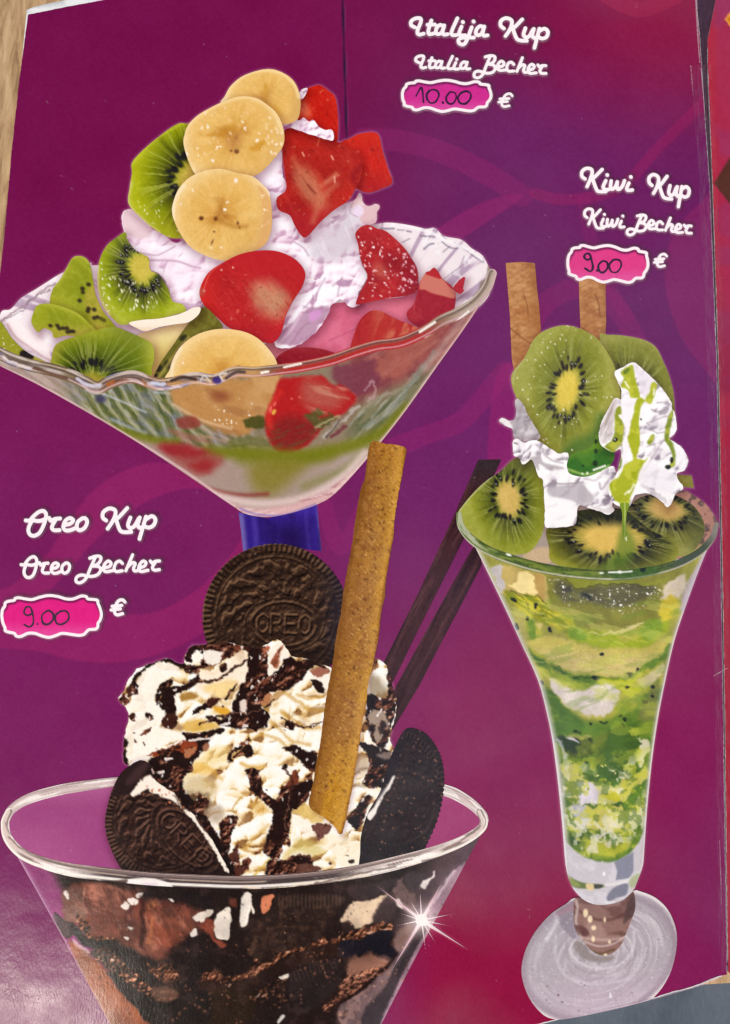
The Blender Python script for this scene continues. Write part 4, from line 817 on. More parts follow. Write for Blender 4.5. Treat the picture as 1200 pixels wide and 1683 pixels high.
def b_waf(K):
    P = cr([(636, 728), (630, 800), (618, 870), (602, 960), (590, 1050), (578, 1130), (562, 1220), (546, 1300), (536, 1350)], False, 6)
    d, t, s = sdl(K.x, K.y, P); q = s / 30
    K.fill((172, 118, 46)); K.mix(.7 * sst(.2, 1., np.abs(q)), (198, 138, 40)); K.mix(.5 * sst(.45, .65, fbm(K.x, K.y, 40, 3, 4)), (150, 98, 52)); K.mix(.75 * sst(.72, .95, t), (196, 136, 22)); K.mix(.4 * sst(.2, .5, q), (142, 88, 40))
    K.mix(.6 * (1 - sst(730, 770, K.y)), (176, 118, 40))
    u, v = rot(K.x, K.y, 0, 0, -55)
    K.sprinkle(5, 1.2, (120, 72, 30), .55, 4, 2., a=.65, st=(1.4, 1, 50)); K.sprinkle(9, 1.6, (84, 44, 18), .5, 9, 2., a=.7, st=(1.6, 1, 50))
    K.sprinkle(4.2, 1.1, (222, 172, 92), .4, 14, 1.4, a=.6, st=(1.6, 1, 40)); K.sprinkle(3.6, 1.0, (118, 70, 28), .5, 19, 1.2, a=.5)
    K.line([(538, 1130), (570, 1150), (600, 1180)], (128, 76, 44), 3, 4, .6, wob=3); K.line([(520, 1235), (560, 1260)], (150, 88, 30), 4, 6, .5, wob=3)
    K.mix(.45 * sst(.15, 1.0, q), (128, 78, 28)); K.mix(.35 * (1 - sst(-.75, -.2, q)) * sst(-1., -.8, q), (222, 168, 78)); K.mix(.6 * sst(.88, 1.05, np.abs(q)), (118, 70, 22)); K.grain(8, 2.6, 7); K.grain(9, 12, 8)
pB('wafer_roll', [(609, 728), (622, 726), (635, 730), (650, 731), (667, 737), (666, 752), (661, 780), (657, 800), (652, 830), (648, 860), (647, 880), (640, 920), (635, 950), (632, 982), (626, 1010), (622, 1050), (614, 1090), (606, 1120), (602, 1160), (597, 1180), (594, 1200), (588, 1240), (582, 1280), (574, 1320), (562, 1371), (548, 1356), (530, 1342), (508, 1324), (514, 1290), (520, 1255), (526, 1225), (534, 1160), (540, 1125), (547, 1090), (552, 1050), (560, 1010), (565, 970), (572, 930), (576, 910), (582, 870), (588, 830), (594, 800), (599, 790), (603, 760)], b_waf, n=3, wob=.8, ws=4, sh=.3, shw=8)

U1, U2, U3 = Z(90, 1430, 4.8), Z(330, 1430, 4.8), Z(560, 1430, 4.8)
def b_front(K):
    x, y = swirl(K, 1.7, 16, 5)
    K.fill((34, 22, 20))
    K.mix(1 - sst(78, 104, x - .56 * (y - 1440) ), (140, 56, 108)); K.mix(sst(640, 720, x + .5 * (y - 1480)) , (96, 74, 80))
    K.patch(U1([(70, 310), (80, 160), (150, 150), (160, 110), (400, 110), (560, 150), (700, 180), (1100, 220), (1200, 330), (1200, 480), (1050, 500), (960, 640), (860, 700), (700, 660), (560, 600), (480, 540), (280, 540), (180, 430), (90, 400)]), (118, 62, 48), 12, 1, wob=2.5)
    f = streak(x, y, 12, 40, 10, 4); K.mix(.7 * K.pm(U1([(220, 120), (500, 130), (570, 260), (460, 360), (240, 330)]), 12) * sst(.35, .65, f), (186, 120, 98)); K.line(U1([(240, 140), (220, 250), (250, 330)]), (206, 160, 140), 3, 4, .7)
    K.patch(U1([(80, 170), (200, 130), (230, 280), (240, 400), (100, 400), (75, 300)]), (126, 88, 76), 8, .9, wob=4); K.patch(U1([(740, 330), (880, 300), (1040, 330), (1080, 450), (960, 560), (780, 600), (720, 480)]), (150, 78, 56), 26, .85, wob=3); K.patch(U1([(740, 250), (810, 260), (790, 300), (740, 310)]), (214, 134, 78), 6, .9, wob=2)
    mB = K.pm(U1([(90, 170), (400, 120), (1100, 230), (1180, 440), (960, 640), (700, 650), (480, 530), (200, 430)]), 16); K.mix(mB * .5 * sst(.5, .7, streak(x, y, 70, 34, 12, 84)), (78, 40, 34)); K.mix(mB * .45 * sst(.54, .72, streak(x, y, 60, 30, 10, 86)), (186, 124, 100)); K.mix(mB * .3 * sst(.5, .7, fbm(x, y, 9, 2, 88)), (96, 52, 42))
    K.line(U1([(770, 380), (760, 480), (750, 580)]), (196, 116, 76), 6, 8, .7, wob=2); K.line(U1([(700, 200), (690, 340), (700, 460), (690, 600)]), (56, 24, 20), 8, 6, .85, wob=3); K.line(U1([(600, 300), (560, 380), (600, 450)]), (76, 36, 30), 8, 9, .7, wob=3)
    K.mix(.4 * K.pm(U1([(70, 310), (160, 110), (700, 180), (1100, 220), (1050, 500), (860, 700), (480, 540)]), 6) * sst(.52, .7, fbm(x, y, 24, 3, 44)), (84, 42, 34))
    K.patch(U1([(700, 170), (1200, 180), (1200, 320), (1020, 270), (860, 240), (720, 230)]), (26, 18, 20), 14, .9, wob=4)
    K.patch(U1([(900, 640), (1000, 560), (1080, 500), (1200, 480), (1200, 860), (1000, 820), (900, 760)]), (30, 20, 20), 20, .9, wob=5)
    for p in ([(530, 290), (560, 240), (590, 270), (570, 310)], [(580, 230), (620, 210), (665, 240), (640, 275), (600, 270)], [(650, 190), (695, 180), (680, 215), (655, 220)], [(1090, 370), (1160, 330), (1200, 350), (1170, 410)], [(1075, 490), (1120, 460), (1130, 500), (1095, 525)], [(580, 455), (615, 455), (610, 480)], [(550, 530), (590, 535), (580, 560)], [(900, 220), (935, 235), (925, 250)], [(80, 170), (110, 160), (120, 230), (95, 220)]):
        K.patch(U1(p), (248, 234, 220), 2.5, .95, wob=1.5)
    # pale cream and sauce in the middle
    K.patch(U2([(0, 340), (60, 310), (100, 330), (0, 410)]), (246, 226, 206), 3, .95, wob=2); K.patch(U2([(100, 450), (130, 360), (220, 290), (245, 350), (230, 470), (215, 545), (130, 530)]), (250, 234, 216), 3, .98, wob=2); K.patch(U2([(0, 430), (100, 400), (110, 520), (200, 580), (150, 610), (60, 500)]), (150, 70, 50), 5, .9, wob=3)
    K.patch(U2([(330, 200), (400, 200), (370, 420), (330, 450), (310, 400)]), (250, 236, 220), 3, .98, wob=1.5); K.patch(U2([(390, 210), (425, 320), (410, 335), (385, 260)]), (248, 232, 214), 2.5, .9, wob=1); K.patch(U2([(480, 220), (570, 190), (560, 240), (525, 330), (485, 330)]), (216, 128, 90), 3, .95, wob=1.5); K.patch(U2([(230, 230), (280, 220), (280, 290), (240, 280)]), (130, 60, 44), 4, .8, wob=2)
    # cookie rim seen through the glass
    m = K.pm(U2([(620, 200), (1100, 200), (1080, 300), (1000, 420), (900, 560), (700, 640), (560, 720), (420, 700), (360, 560), (460, 400), (600, 280)]), 10); K.mix(m, (42, 28, 24)); K.mix(m * .5 * sst(.5, .68, fbm(x, y, 7, 3, 4)), (78, 54, 42))
    K.mix(.55 * K.pm(U2([(640, 200), (1100, 200), (1060, 290), (640, 290)]), 6) * (np.cos(x * 1.0) * .5 + .5), (84, 64, 54)); K.line(U2([(540, 460), (700, 440), (850, 450)]), (74, 50, 34), 3, 4, .6, wob=2); K.line(U2([(390, 660), (430, 560)]), (92, 64, 50), 7, 6, .7)
    # white and grey at the right
    K.patch(U3([(0, 400), (60, 280), (120, 240), (240, 240), (360, 190), (330, 260), (300, 340), (230, 420), (130, 460), (70, 430)]), (222, 192, 160), 5, 1, wob=2.5); K.patch(U3([(0, 440), (50, 400), (100, 440), (90, 500), (20, 500)]), (50, 34, 32), 5, .95, wob=2); K.patch(U3([(250, 400), (340, 220), (420, 220), (440, 300), (380, 420), (300, 440)]), (62, 46, 46), 8, .95, wob=3)
    K.patch(U3([(100, 220), (60, 140), (300, 90), (440, 60), (440, 110), (330, 170), (220, 230)]), (50, 36, 38), 6, .95, wob=2); K.patch(U3([(420, 200), (400, 170), (480, 60), (500, 120), (600, 200), (560, 330), (470, 300)]), (130, 100, 96), 8, .8, wob=4); K.patch(U3([(430, 230), (470, 240), (490, 300), (450, 290)]), (244, 226, 214), 4, .9, wob=2); K.patch(U3([(500, 30), (690, 30), (640, 160), (560, 170)]), (66, 52, 56), 8, .8, wob=3)
    K.patch(U3([(625, 120), (660, 80), (720, 50), (745, 0), (740, 50), (690, 100), (670, 145)]), (246, 232, 224), 3, .95, wob=1.5)
    # crumb bands
    def crumbs(p, T, a=1, base=(116, 66, 46), sd=0):
        m = K.pm(T(p), 4, wob=4.5, ws=6, sd=sd); lumps(K, m * min(1, a + .25), sd, 6.4, .4 * C3(base), base, (204, 138, 102), .4, None if a > .6 else (.42, .55))
    crumbs([(180, 350), (260, 420), (300, 520), (430, 530), (560, 600), (650, 640), (760, 760), (860, 720), (980, 830), (960, 890), (860, 880), (740, 800), (640, 660), (480, 570), (300, 560), (200, 440)], U1, sd=11)
    K.patch(U1([(0, 340), (60, 380), (110, 410), (160, 420), (230, 500), (300, 550), (430, 550), (540, 610), (650, 640), (720, 720), (780, 830), (900, 890), (1000, 870), (1200, 870), (1200, 930), (1000, 920), (880, 930), (760, 890), (660, 770), (560, 690), (450, 620), (330, 620), (230, 590), (160, 520), (100, 530), (40, 480), (0, 460)]), (30, 20, 20), 4, 1, wob=1.5)
    K.patch(U1([(0, 360), (80, 400), (120, 440), (110, 520), (50, 500), (0, 440)]), (92, 74, 78), 10, .8); K.patch(U1([(150, 540), (230, 600), (280, 650), (240, 660), (160, 600)]), (214, 180, 184), 5, .9)
    crumbs([(280, 650), (330, 610), (440, 630), (540, 720), (600, 770), (700, 840), (760, 920), (960, 960), (960, 1030), (860, 1050), (760, 1010), (640, 930), (520, 850), (420, 780), (320, 700)], U1, .9, (84, 50, 38), 21)
    K.patch(U1([(780, 930), (900, 910), (970, 950), (960, 1020), (860, 1040), (780, 1000)]), (112, 78, 62), 8, .8, wob=4)
    crumbs([(0, 850), (120, 780), (200, 840), (360, 800), (430, 700), (500, 740), (620, 660), (760, 620), (930, 560), (960, 520), (1000, 570), (1100, 520), (1200, 480), (1200, 540), (1000, 590), (760, 660), (600, 730), (500, 790), (380, 850), (200, 880), (0, 880)], U2, sd=31)
    K.patch(U2([(0, 870), (200, 880), (360, 860), (480, 800), (600, 730), (760, 660), (940, 590), (1200, 560), (1500, 480), (1500, 640), (1200, 690), (1000, 690), (760, 760), (600, 830), (420, 910), (300, 960), (0, 980)]), (40, 24, 20), 5, 1, wob=1.5)
    crumbs([(0, 520), (120, 470), (250, 420), (400, 420), (400, 470), (260, 500), (160, 560), (0, 560)], U3, sd=41); K.patch(U3([(0, 560), (150, 550), (240, 500), (400, 470), (390, 580), (450, 650), (380, 720), (260, 650), (100, 680), (0, 680)]), (26, 22, 30), 4, 1, wob=2)
    # below the sauce line
    K.patch(U2([(0, 960), (380, 930), (420, 1000), (380, 1214), (0, 1214)]), (40, 27, 18), 12, .9); K.sprinkle(7, 1.4, (70, 48, 30), .3, 51, 1.4, m=sst(1620, 1640, y) * (1 - sst(420, 440, x)), a=.6)
    crumbs([(390, 950), (560, 880), (690, 820), (680, 870), (640, 960), (650, 1060), (560, 1050), (400, 1050)], U2, .35, (70, 42, 32), 61); crumbs([(390, 1170), (560, 1160), (560, 1200), (400, 1200)], U2, .3, (60, 36, 28), 66); K.patch(U2([(620, 840), (690, 815), (690, 850), (640, 860)]), (244, 230, 216), 3, .9, wob=2); K.line(U2([(610, 1190), (655, 1150)]), (236, 226, 216), 5, 3, .9, wob=2)
    K.patch(U2([(720, 800), (1080, 700), (1120, 860), (1000, 1000), (820, 1130), (730, 1100)]), (40, 30, 30), 10, .9); K.mix(.5 * K.pm(U2([(740, 790), (1060, 700), (1060, 780), (740, 880)]), 8) * (np.cos(x * .85 - .3 * y) * .5 + .5), (70, 52, 44))
    crumbs([(960, 1090), (1080, 980), (1200, 860), (1380, 780), (1480, 720), (1440, 800), (1300, 900), (1150, 1010), (1000, 1110)], U2, .95, (130, 78, 60), 71); K.patch(U3([(60, 720), (240, 660), (380, 710), (300, 790), (160, 860), (60, 840)]), (176, 120, 98), 12, .7, wob=5); crumbs([(0, 880), (160, 800), (300, 760), (220, 880), (0, 1000)], U3, .7, (156, 98, 78), 76)
    K.patch(U3([(0, 1060), (160, 970), (300, 840), (420, 740), (400, 860), (300, 980), (200, 1080), (160, 1214), (0, 1214)]), (112, 88, 88), 8, .95, wob=3); K.mix(.6 * K.pm(U3([(0, 1060), (300, 860), (420, 750), (200, 1080), (160, 1214), (0, 1214)]), 8) * sst(.5, .66, fbm(x, y, 12, 3, 81)), (160, 122, 114)); K.line(U3([(0, 1040), (140, 960), (260, 850), (370, 750), (440, 660)]), (34, 20, 20), 5.5, 3, .95); crumbs([(0, 1130), (90, 1110), (90, 1214), (0, 1214)], U3, .3, (120, 86, 80), 86)
    # right glass wall and left brown ice cream
    K.patch(U3([(160, 1214), (200, 1080), (330, 950), (420, 760), (540, 560), (660, 440), (680, 480), (560, 700), (440, 920), (330, 1214)]), (58, 48, 52), 6, .95); K.patch(U3([(700, 260), (860, 60), (940, -40), (970, 0), (640, 640), (470, 960), (330, 1214), (310, 1214), (440, 920), (560, 680), (680, 460)]), (170, 134, 148), 5, .85); K.line(U3([(900, 0), (780, 170), (640, 390)]), (222, 196, 204), 4, 5, .8); K.line(U3([(965, 0), (800, 320), (640, 640), (480, 940), (325, 1214)]), (206, 172, 184), 4, 4, .85)
    K.patch(U3([(440, 500), (540, 420), (560, 520), (470, 640), (410, 600)]), (140, 108, 98), 10, .8, wob=3)
    K.patch(U1([(110, 560), (250, 650), (400, 780), (480, 900), (600, 1030), (760, 1214), (430, 1214), (270, 930)]), (146, 78, 50), 8, 1); K.mix(.6 * K.pm(U1([(300, 740), (400, 790), (460, 880), (560, 1010), (700, 1160), (600, 1160), (420, 950)]), 16), (166, 90, 52)); K.line(U1([(0, 470), (120, 700), (260, 940), (420, 1214)]), (200, 160, 146), 9, 10, .8)
    K.patch(U1([(410, 800), (520, 860), (640, 940), (740, 1000), (850, 1060), (1200, 940), (1200, 1214), (770, 1214), (640, 1080), (540, 980), (470, 880)]), (32, 24, 22), 5, 1)
    mottle(K, .22, 30, 3); K.x, K.y = x, y
    K.sprinkle(7, 2., (170, 106, 78), .3, 44, 1.8, m=sst(1530, 1560, y) * sst(.5, .62, fbm(x, y, 40, 2, 46)) * sst(240, 300, x), a=.5); K.sprinkle(8, 1.3, (206, 150, 120), .2, 47, 1.6, m=sst(1480, 1530, y) * sst(.5, .62, fbm(x, y, 34, 2, 49)) * sst(330, 380, x), a=.7); K.sprinkle(6, 1.8, (24, 14, 14), .35, 57, 1.8, m=sst(1440, 1470, y) * sst(.48, .6, fbm(x, y, 30, 2, 59)), a=.3)
    hi = sst(.6, .74, fbm(x, y, 20, 3, 44)); K.mix(.25 * hi * (1 - sst(60, 120, K.c.mean(1))), (92, 66, 58))
    K.line([(20, 1390), (60, 1462), (120, 1572), (182, 1690)], (214, 176, 196), 4, 3.5, .85); K.line([(28, 1400), (62, 1462), (88, 1510)], (176, 120, 156), 9, 10, .5)
    ds = np.hypot(x - 693, y - 1512); K.mix(.75 * (1 - sst(0, 46, ds)) ** 1.5, (255, 232, 226))
    for q in ((612, 1450), (634, 1610), (735, 1436)): e, t, _ = sdl(x, y, np.array([(693, 1512), q], float)); K.mix(.5 * (1 - sst(0, 7, e)) * (1 - t), (250, 222, 216))
    K.grain(6, 2.6, 9)
pB('glass_bowl', [(14, 1380)] + GL_F[3:-2] + [(790, 1372), (762, 1424), (700, 1540), (630, 1676), (600, 1735), (560, 1745), (240, 1745), (210, 1735), (178, 1676), (120, 1570), (60, 1462)], b_front, n=3, sp=1.4)

def b_rf(K):
    P = cr(GL_F, False, 8); d, t, s = sdl(K.x, K.y, P); x, y = K.x, K.y
    n1 = fbm(t * 12, s / 4, 1., 3, 6); n2 = fbm(t * 20 + 7, s / 3, 1., 3, 12); mid = sst(.16, .26, t) * (1 - sst(.66, .8, t))
    K.fill((222, 200, 190)); K.mix(.9 * mid, (56, 44, 46)); K.mix((1 - mid) * .9 * sst(.48, .62, n1), (255, 248, 240)); K.mix((1 - mid) * .7 * sst(.54, .64, n2), (110, 88, 82))
    K.mix(.95 * (1 - sst(1.6, 3.6, np.abs(s + 6.4))) * sst(.06, .14, t) * (1 - sst(.8, .95, t)), (128, 108, 104)); K.mix(.9 * (1 - sst(0, 1.4, np.abs(s + 8.8))), (196, 168, 156)); K.mix(.95 * (1 - sst(1.2, 3.4, np.abs(s - 6.6))), (254, 244, 232)); K.mix(.8 * mid * (1 - sst(.2, 2.2, np.abs(s + .6 - 2 * (t - .5)))) * sst(.42, .56, n1), (214, 186, 166))
    K.patch(T3([(0, 985), (100, 1010), (220, 1030), (240, 985), (420, 975), (560, 1010), (610, 1060), (600, 1085), (420, 1080), (240, 1070), (0, 1030)]), (254, 244, 236), 3, .95); K.patch(T3([(60, 1000), (160, 990), (240, 985), (210, 1025)]), (72, 50, 44), 3, .8); K.patch(T3([(360, 1010), (480, 1015), (420, 1040)]), (226, 206, 216), 6, .8)
    K.line(T4([(0, 1040), (150, 1060), (300, 1050), (480, 1020), (640, 1000), (900, 960), (1000, 960)]), (240, 222, 198), 4.5, 3, .9, wob=2); K.line(T4([(480, 1060), (650, 1040), (900, 1000), (1050, 990), (1200, 940)]), (206, 182, 166), 5, 4, .8, wob=2); K.line(T4([(560, 1020), (720, 985), (960, 930), (1200, 880)]), (104, 84, 78), 3, 3, .8, wob=2)
    K.line([(16, 1376), (40, 1396), (100, 1414), (180, 1424)], (92, 66, 62), 3, 3, .6, wob=1.5); K.line([(10, 1352), (16, 1368), (36, 1384)], (120, 96, 98), 3, 3, .6); K.line([(694, 1415), (728, 1408)], (86, 70, 66), 3, 2, .7)
    K.grain(6, 2.6, 3)
ribbon(B, 'glass_rim', GL_F, [12, 18, 22, 22, 22, 22, 22, 22, 22, 18, 12], b_rf)
# ---------------------------------------------------------------- kiwi sundae in the tall glass
C = 'kiwi_sundae_picture'
def pC(name, pts, paint, **k): piece(C, name, pts, paint, **{**dict(sh=.3 if name.startswith(('kiwi', 'whipped')) else 0), **k})

def c_waf(x0, w, sd):
    def f(K):
        q = (K.x - x0 - (K.y - 432) * .03) / w
        K.fill((182, 122, 72)); K.mix(.6 * sst(.45, .65, fbm(K.x, K.y, 26, 3, sd)), (204, 150, 98)); h = fbm(K.x * .5, K.y, 5, 3, sd + 3)
        K.mix(.4 * sst(.55, .7, h), (146, 90, 50)); K.mix(.3 * sst(.58, .72, 1 - h), (222, 172, 122))
        K.mix(.5 * sst(.55, 1., q), (150, 92, 48)); K.mix(.3 * (1 - sst(0, .25, q)), (206, 150, 96)); K.grain(6, 3, sd)
        [K.line([(x0 - 6, yy + 14 + (yy % 7)), (x0 + 20, yy), (x0 + 56, yy - 20)], (150, 94, 54), 1.6, 2.6, .55, wob=2) for yy in range(446, 600, 17)]; K.line([(x0 + 5, 540), (x0 + 24, 556), (x0 + 46, 570)], (140, 86, 44), 3, 3, .7); K.line([(x0 + 26, 484), (x0 + 32, 502), (x0 + 34, 520)], (128, 76, 38), 2, 2, .7)
    return f
pC('wafer_roll', [(831, 433), (856, 431), (879, 433), (882, 470), (886, 505), (889, 545), (870, 600), (845, 612), (841, 590), (838, 520), (834, 470)], c_waf(834, 50, 4), sm=False)
pC('wafer_roll', [(951, 455), (995, 455), (995, 490), (996, 530), (994, 560), (975, 575), (955, 560), (952, 500)], c_waf(952, 44, 8), sm=False)

def c_k1(K):
    kiwi(K, 1030, 660, 86, 104, 0, rc=.1, rs=.42, n=30, sd=4, core=(150, 140, 60), ring=(72, 74, 34), mid=(124, 126, 48), out=(138, 138, 56), seedc=(60, 58, 44), wet=0)
    K.grain(5, 4, 3)
pC('kiwi_slice', [(985, 556), (1000, 551), (1030, 553), (1060, 560), (1078, 572), (1090, 595), (1100, 620), (1107, 650), (1108, 690), (1100, 720), (1040, 720), (1000, 640)], c_k1)
pC('kiwi_slice', [(1108, 780), (1136, 782), (1140, 802), (1115, 800)], lambda K: (K.fill((136, 130, 58)), K.grain(8, 5, 3)), sm=False)
def c_k2(K):
    kiwi(K, 932, 642, 92, 108, 10, rc=.27, rs=.43, n=46, sd=21, core=(226, 200, 84), ring=(112, 114, 48), mid=(134, 137, 50), out=(146, 147, 58), wet=.12, cw=1.5, spr=.13, ss=.036, seedc=(42, 38, 40))
    K.mix(.75 * K.pm([(985, 680), (1012, 690), (1000, 720), (960, 748), (925, 750), (935, 728), (970, 710)], 24), (66, 104, 44)); K.sprinkle(7, 1., (240, 236, 200), .22, 3, 1, m=sst(.48, .6, fbm(K.x, K.y, 40, 2, 6)))
    for i, (a, b) in enumerate([(850, 622), (859, 641), (868, 657), (876, 668), (883, 682), (912, 702), (922, 717), (940, 740), (880, 592), (890, 580), (900, 572), (912, 566), (930, 560), (895, 600)]): K.dots([(a, b, 1.3, 1.3)], (248, 244, 214), 1, .9)
    K.line([(843, 630), (846, 612), (862, 590)], (196, 190, 140), 2, 2, .7)
pC('kiwi_slice', [(840, 625), (844, 610), (862, 588), (876, 560), (893, 545), (920, 536), (945, 538), (975, 552), (993, 572), (1008, 600), (1017, 630), (1019, 655), (1012, 685), (1000, 715), (985, 745), (960, 765), (930, 760), (908, 740), (886, 728), (870, 700), (858, 672), (846, 648)], c_k2)

def c_side(K):
    K.fill((178, 168, 172)); K.relief(creamh(9, 5), [(0, (140, 128, 136)), (.5, (184, 174, 178)), (1, (214, 206, 208))], k=.4); K.patch([(820, 690), (828, 686), (842, 700), (838, 708)], (244, 238, 236), 3, .9, wob=2); K.grain(5, 3, 2)
pC('whipped_cream', [(820, 693), (826, 687), (836, 692), (845, 690), (848, 678), (846, 660), (852, 656), (862, 668), (866, 680), (878, 700), (888, 720), (870, 726), (846, 722), (842, 706), (830, 700)], c_side, wob=1, n=3)
def white(K, sc, sd, k=.5, lo=(150, 138, 148), cl=(206, 194, 204)):
    K.relief(puff(sc, sd, 1., .25), [(0, lo), (.16, cl), (.34, (240, 233, 235)), (.54, (252, 248, 247)), (1, (255, 254, 253))], k=k); K.tint(.25, sc * 3, (252, 246, 248), sd + 5); K.grain(3, 3, sd)

def c_gback(K):
    K.fill((166, 148, 138)); K.mix(sst(1060, 1110, K.x), (176, 128, 112)); K.mix(.7 * sst(.52, .66, fbm(K.x, K.y, 12, 3, 4)) * sst(1090, 1120, K.x), (70, 60, 60)); K.patch([(870, 905), (900, 900), (905, 925), (860, 920)], (206, 176, 134), 6, .8); K.grain(6, 3, 3)
pC('glass_back', [(760, 850), (800, 840), (900, 830), (1000, 815), (1110, 806), (1140, 815), (1165, 835), (1178, 862), (1172, 890), (1140, 915), (1080, 938), (1000, 945), (900, 940), (820, 918), (775, 890)], c_gback)
def c_k3(K):
    kiwi(K, 836, 820, 78, 92, -12, rc=.27, rs=.42, n=38, sd=31, core=(208, 176, 96), ring=(74, 80, 34), mid=(122, 128, 40), out=(140, 144, 44), wet=.1, cw=1.25)
    K.mix(.6 * (1 - sst(755, 800, K.y)) * sst(840, 860, K.x), (80, 84, 46)); K.mix(.5 * (1 - sst(750, 790, K.y)), (92, 96, 66)); K.line([(756, 850), (758, 835), (785, 805), (812, 780)], (196, 196, 150), 2.4, 2.4, .8)
pC('kiwi_slice', [(842, 756), (856, 752), (872, 752), (880, 770), (890, 780), (894, 805), (898, 825), (896, 850), (890, 880), (872, 906), (845, 912), (815, 905), (785, 890), (760, 868), (753, 845), (760, 832), (780, 808), (800, 790), (822, 775)], c_k3, sh=0)

def c_k4(K):
    kiwi(K, 1094, 838, 92, 62, 12, rc=.24, rs=.42, n=34, sd=41, core=(196, 160, 92), ring=(66, 66, 40), mid=(122, 120, 52), out=(134, 130, 60), wet=.05, cw=.85)
    K.line([(1030, 848), (1060, 880), (1110, 905)], (150, 146, 70), 10, 12, .6); K.mix(.5 * sst(1120, 1150, K.x), (84, 86, 54))
pC('kiwi_slice', [(1030, 850), (1036, 830), (1060, 815), (1100, 812), (1135, 828), (1155, 855), (1156, 880), (1140, 905), (1120, 915), (1090, 905), (1050, 885)], c_k4, sh=0)
def c_k5(K):
    kiwi(K, 1002, 884, 118, 66, 6, rc=.35, rs=.54, n=48, sd=51, core=(222, 184, 92), ring=(52, 52, 34), mid=(116, 116, 40), out=(140, 138, 46), wet=.25, cw=.92, spr=.14)
    K.mix(.75 * (1 - sst(850, 874, K.y)), (44, 46, 34)); K.mix(.7 * K.pm([(1020, 870), (1034, 870), (1045, 900), (1030, 930), (990, 935), (1010, 905)], 16), (96, 124, 34)); K.line([(1042, 862), (1070, 882), (1100, 893)], (36, 38, 28), 3, 4, .8); K.line([(1026, 872), (1029, 888)], (236, 240, 214), 2.4, 1.6, .9, sm=False)
    K.mix(.6 * sst(925, 945, K.y), (96, 118, 44))
pC('kiwi_slice', [(898, 870), (920, 850), (960, 838), (1020, 836), (1042, 850), (1070, 872), (1108, 890), (1114, 905), (1110, 920), (1080, 935), (1020, 946), (960, 942), (908, 925), (902, 900)], c_k5, sh=0)

Q1, Q2, Q3 = Z(820, 580, 6.667), Z(960, 580, 6.01), Z(740, 740, 5.4545)
def c_cr1(K):
    white(K, 19, 61, .45); K.patch(Q3([(720, 80), (780, 50), (830, 100), (900, 130), (1020, 160), (900, 180), (800, 130), (790, 180)]), (178, 166, 170), 5, .8, wob=2)
    K.patch(Q3([(880, 330), (1060, 310), (1200, 310), (1200, 520), (1100, 470), (960, 430), (880, 400)]), (186, 176, 182), 7, .85, wob=2); K.line(Q3([(910, 270), (960, 300), (1080, 300), (1190, 290)]), (160, 146, 150), 2.5, 3, .8); K.patch(Q3([(860, 440), (1120, 470), (1115, 640), (1020, 690), (860, 690), (840, 640)]), (252, 247, 246), 6, .9)
    K.line(Q1([(480, 1050), (500, 1120), (600, 1190), (700, 1210)]), (176, 160, 164), 2, 3, .8); K.line(Q1([(170, 990), (200, 1000)]), (130, 114, 110), 3, 2, .8); K.line(Q1([(200, 1160), (270, 1180)]), (140, 126, 122), 2, 2, .7)
    K.line(Q2([(0, 1240), (110, 1260), (200, 1180), (300, 1150)]), (196, 182, 190), 3, 5, .7); K.line(Q2([(150, 1290), (170, 1350), (240, 1260)]), (166, 148, 158), 3, 4, .7); K.patch(Q2([(-40, 1300), (60, 1380), (100, 1440), (40, 1490), (-60, 1440)]), (186, 176, 180), 6, .85)
    K.patch(Q2([(20, 1500), (140, 1560), (240, 1590), (300, 1560), (280, 1500), (210, 1540), (110, 1520)]), (206, 190, 190), 5, .6)
pC('whipped_cream', [(843, 726), (850, 722), (862, 728), (880, 724), (905, 738), (918, 746), (932, 744), (935, 756), (934, 776), (960, 784), (985, 776), (1000, 768), (1010, 770), (1012, 800), (1006, 830), (1010, 838), (1000, 846), (988, 842), (970, 836), (950, 832), (946, 860), (930, 866), (908, 868), (896, 866), (895, 838), (894, 815), (892, 790), (884, 782), (874, 756), (860, 764), (852, 752), (844, 748)], c_cr1, wob=1, n=4)
def c_sauce(K):
    K.fill((58, 108, 44)); K.mix(.7 * sst(.48, .66, fbm(K.x, K.y, 26, 3, 5)), (84, 132, 48)); K.mix(.7 * (1 - sst(738, 756, K.y + .3 * (K.x - 960))), (112, 146, 46)); K.dots([(979, 742, 3, 4), (978, 762, 4, 5), (979, 726, 3, 4), (958, 766, 2, 2)], (36, 48, 36), 2.4, .85)
    K.line([(934, 772), (960, 780), (985, 776), (1000, 766)], (180, 206, 110), 4, 4, .7); K.line([(975, 773), (994, 766)], (250, 250, 236), 3, 1.6, .95, sm=False); K.dots([(965, 778, 2, 2), (957, 779, 1.6, 1.4)], (246, 250, 226), 1.2, .9); K.grain(6, 5, 3)
pC('green_sauce', [(932, 760), (938, 748), (955, 742), (972, 735), (980, 715), (990, 716), (1000, 728), (1010, 745), (1004, 764), (985, 776), (962, 784), (938, 780), (932, 770)], c_sauce)

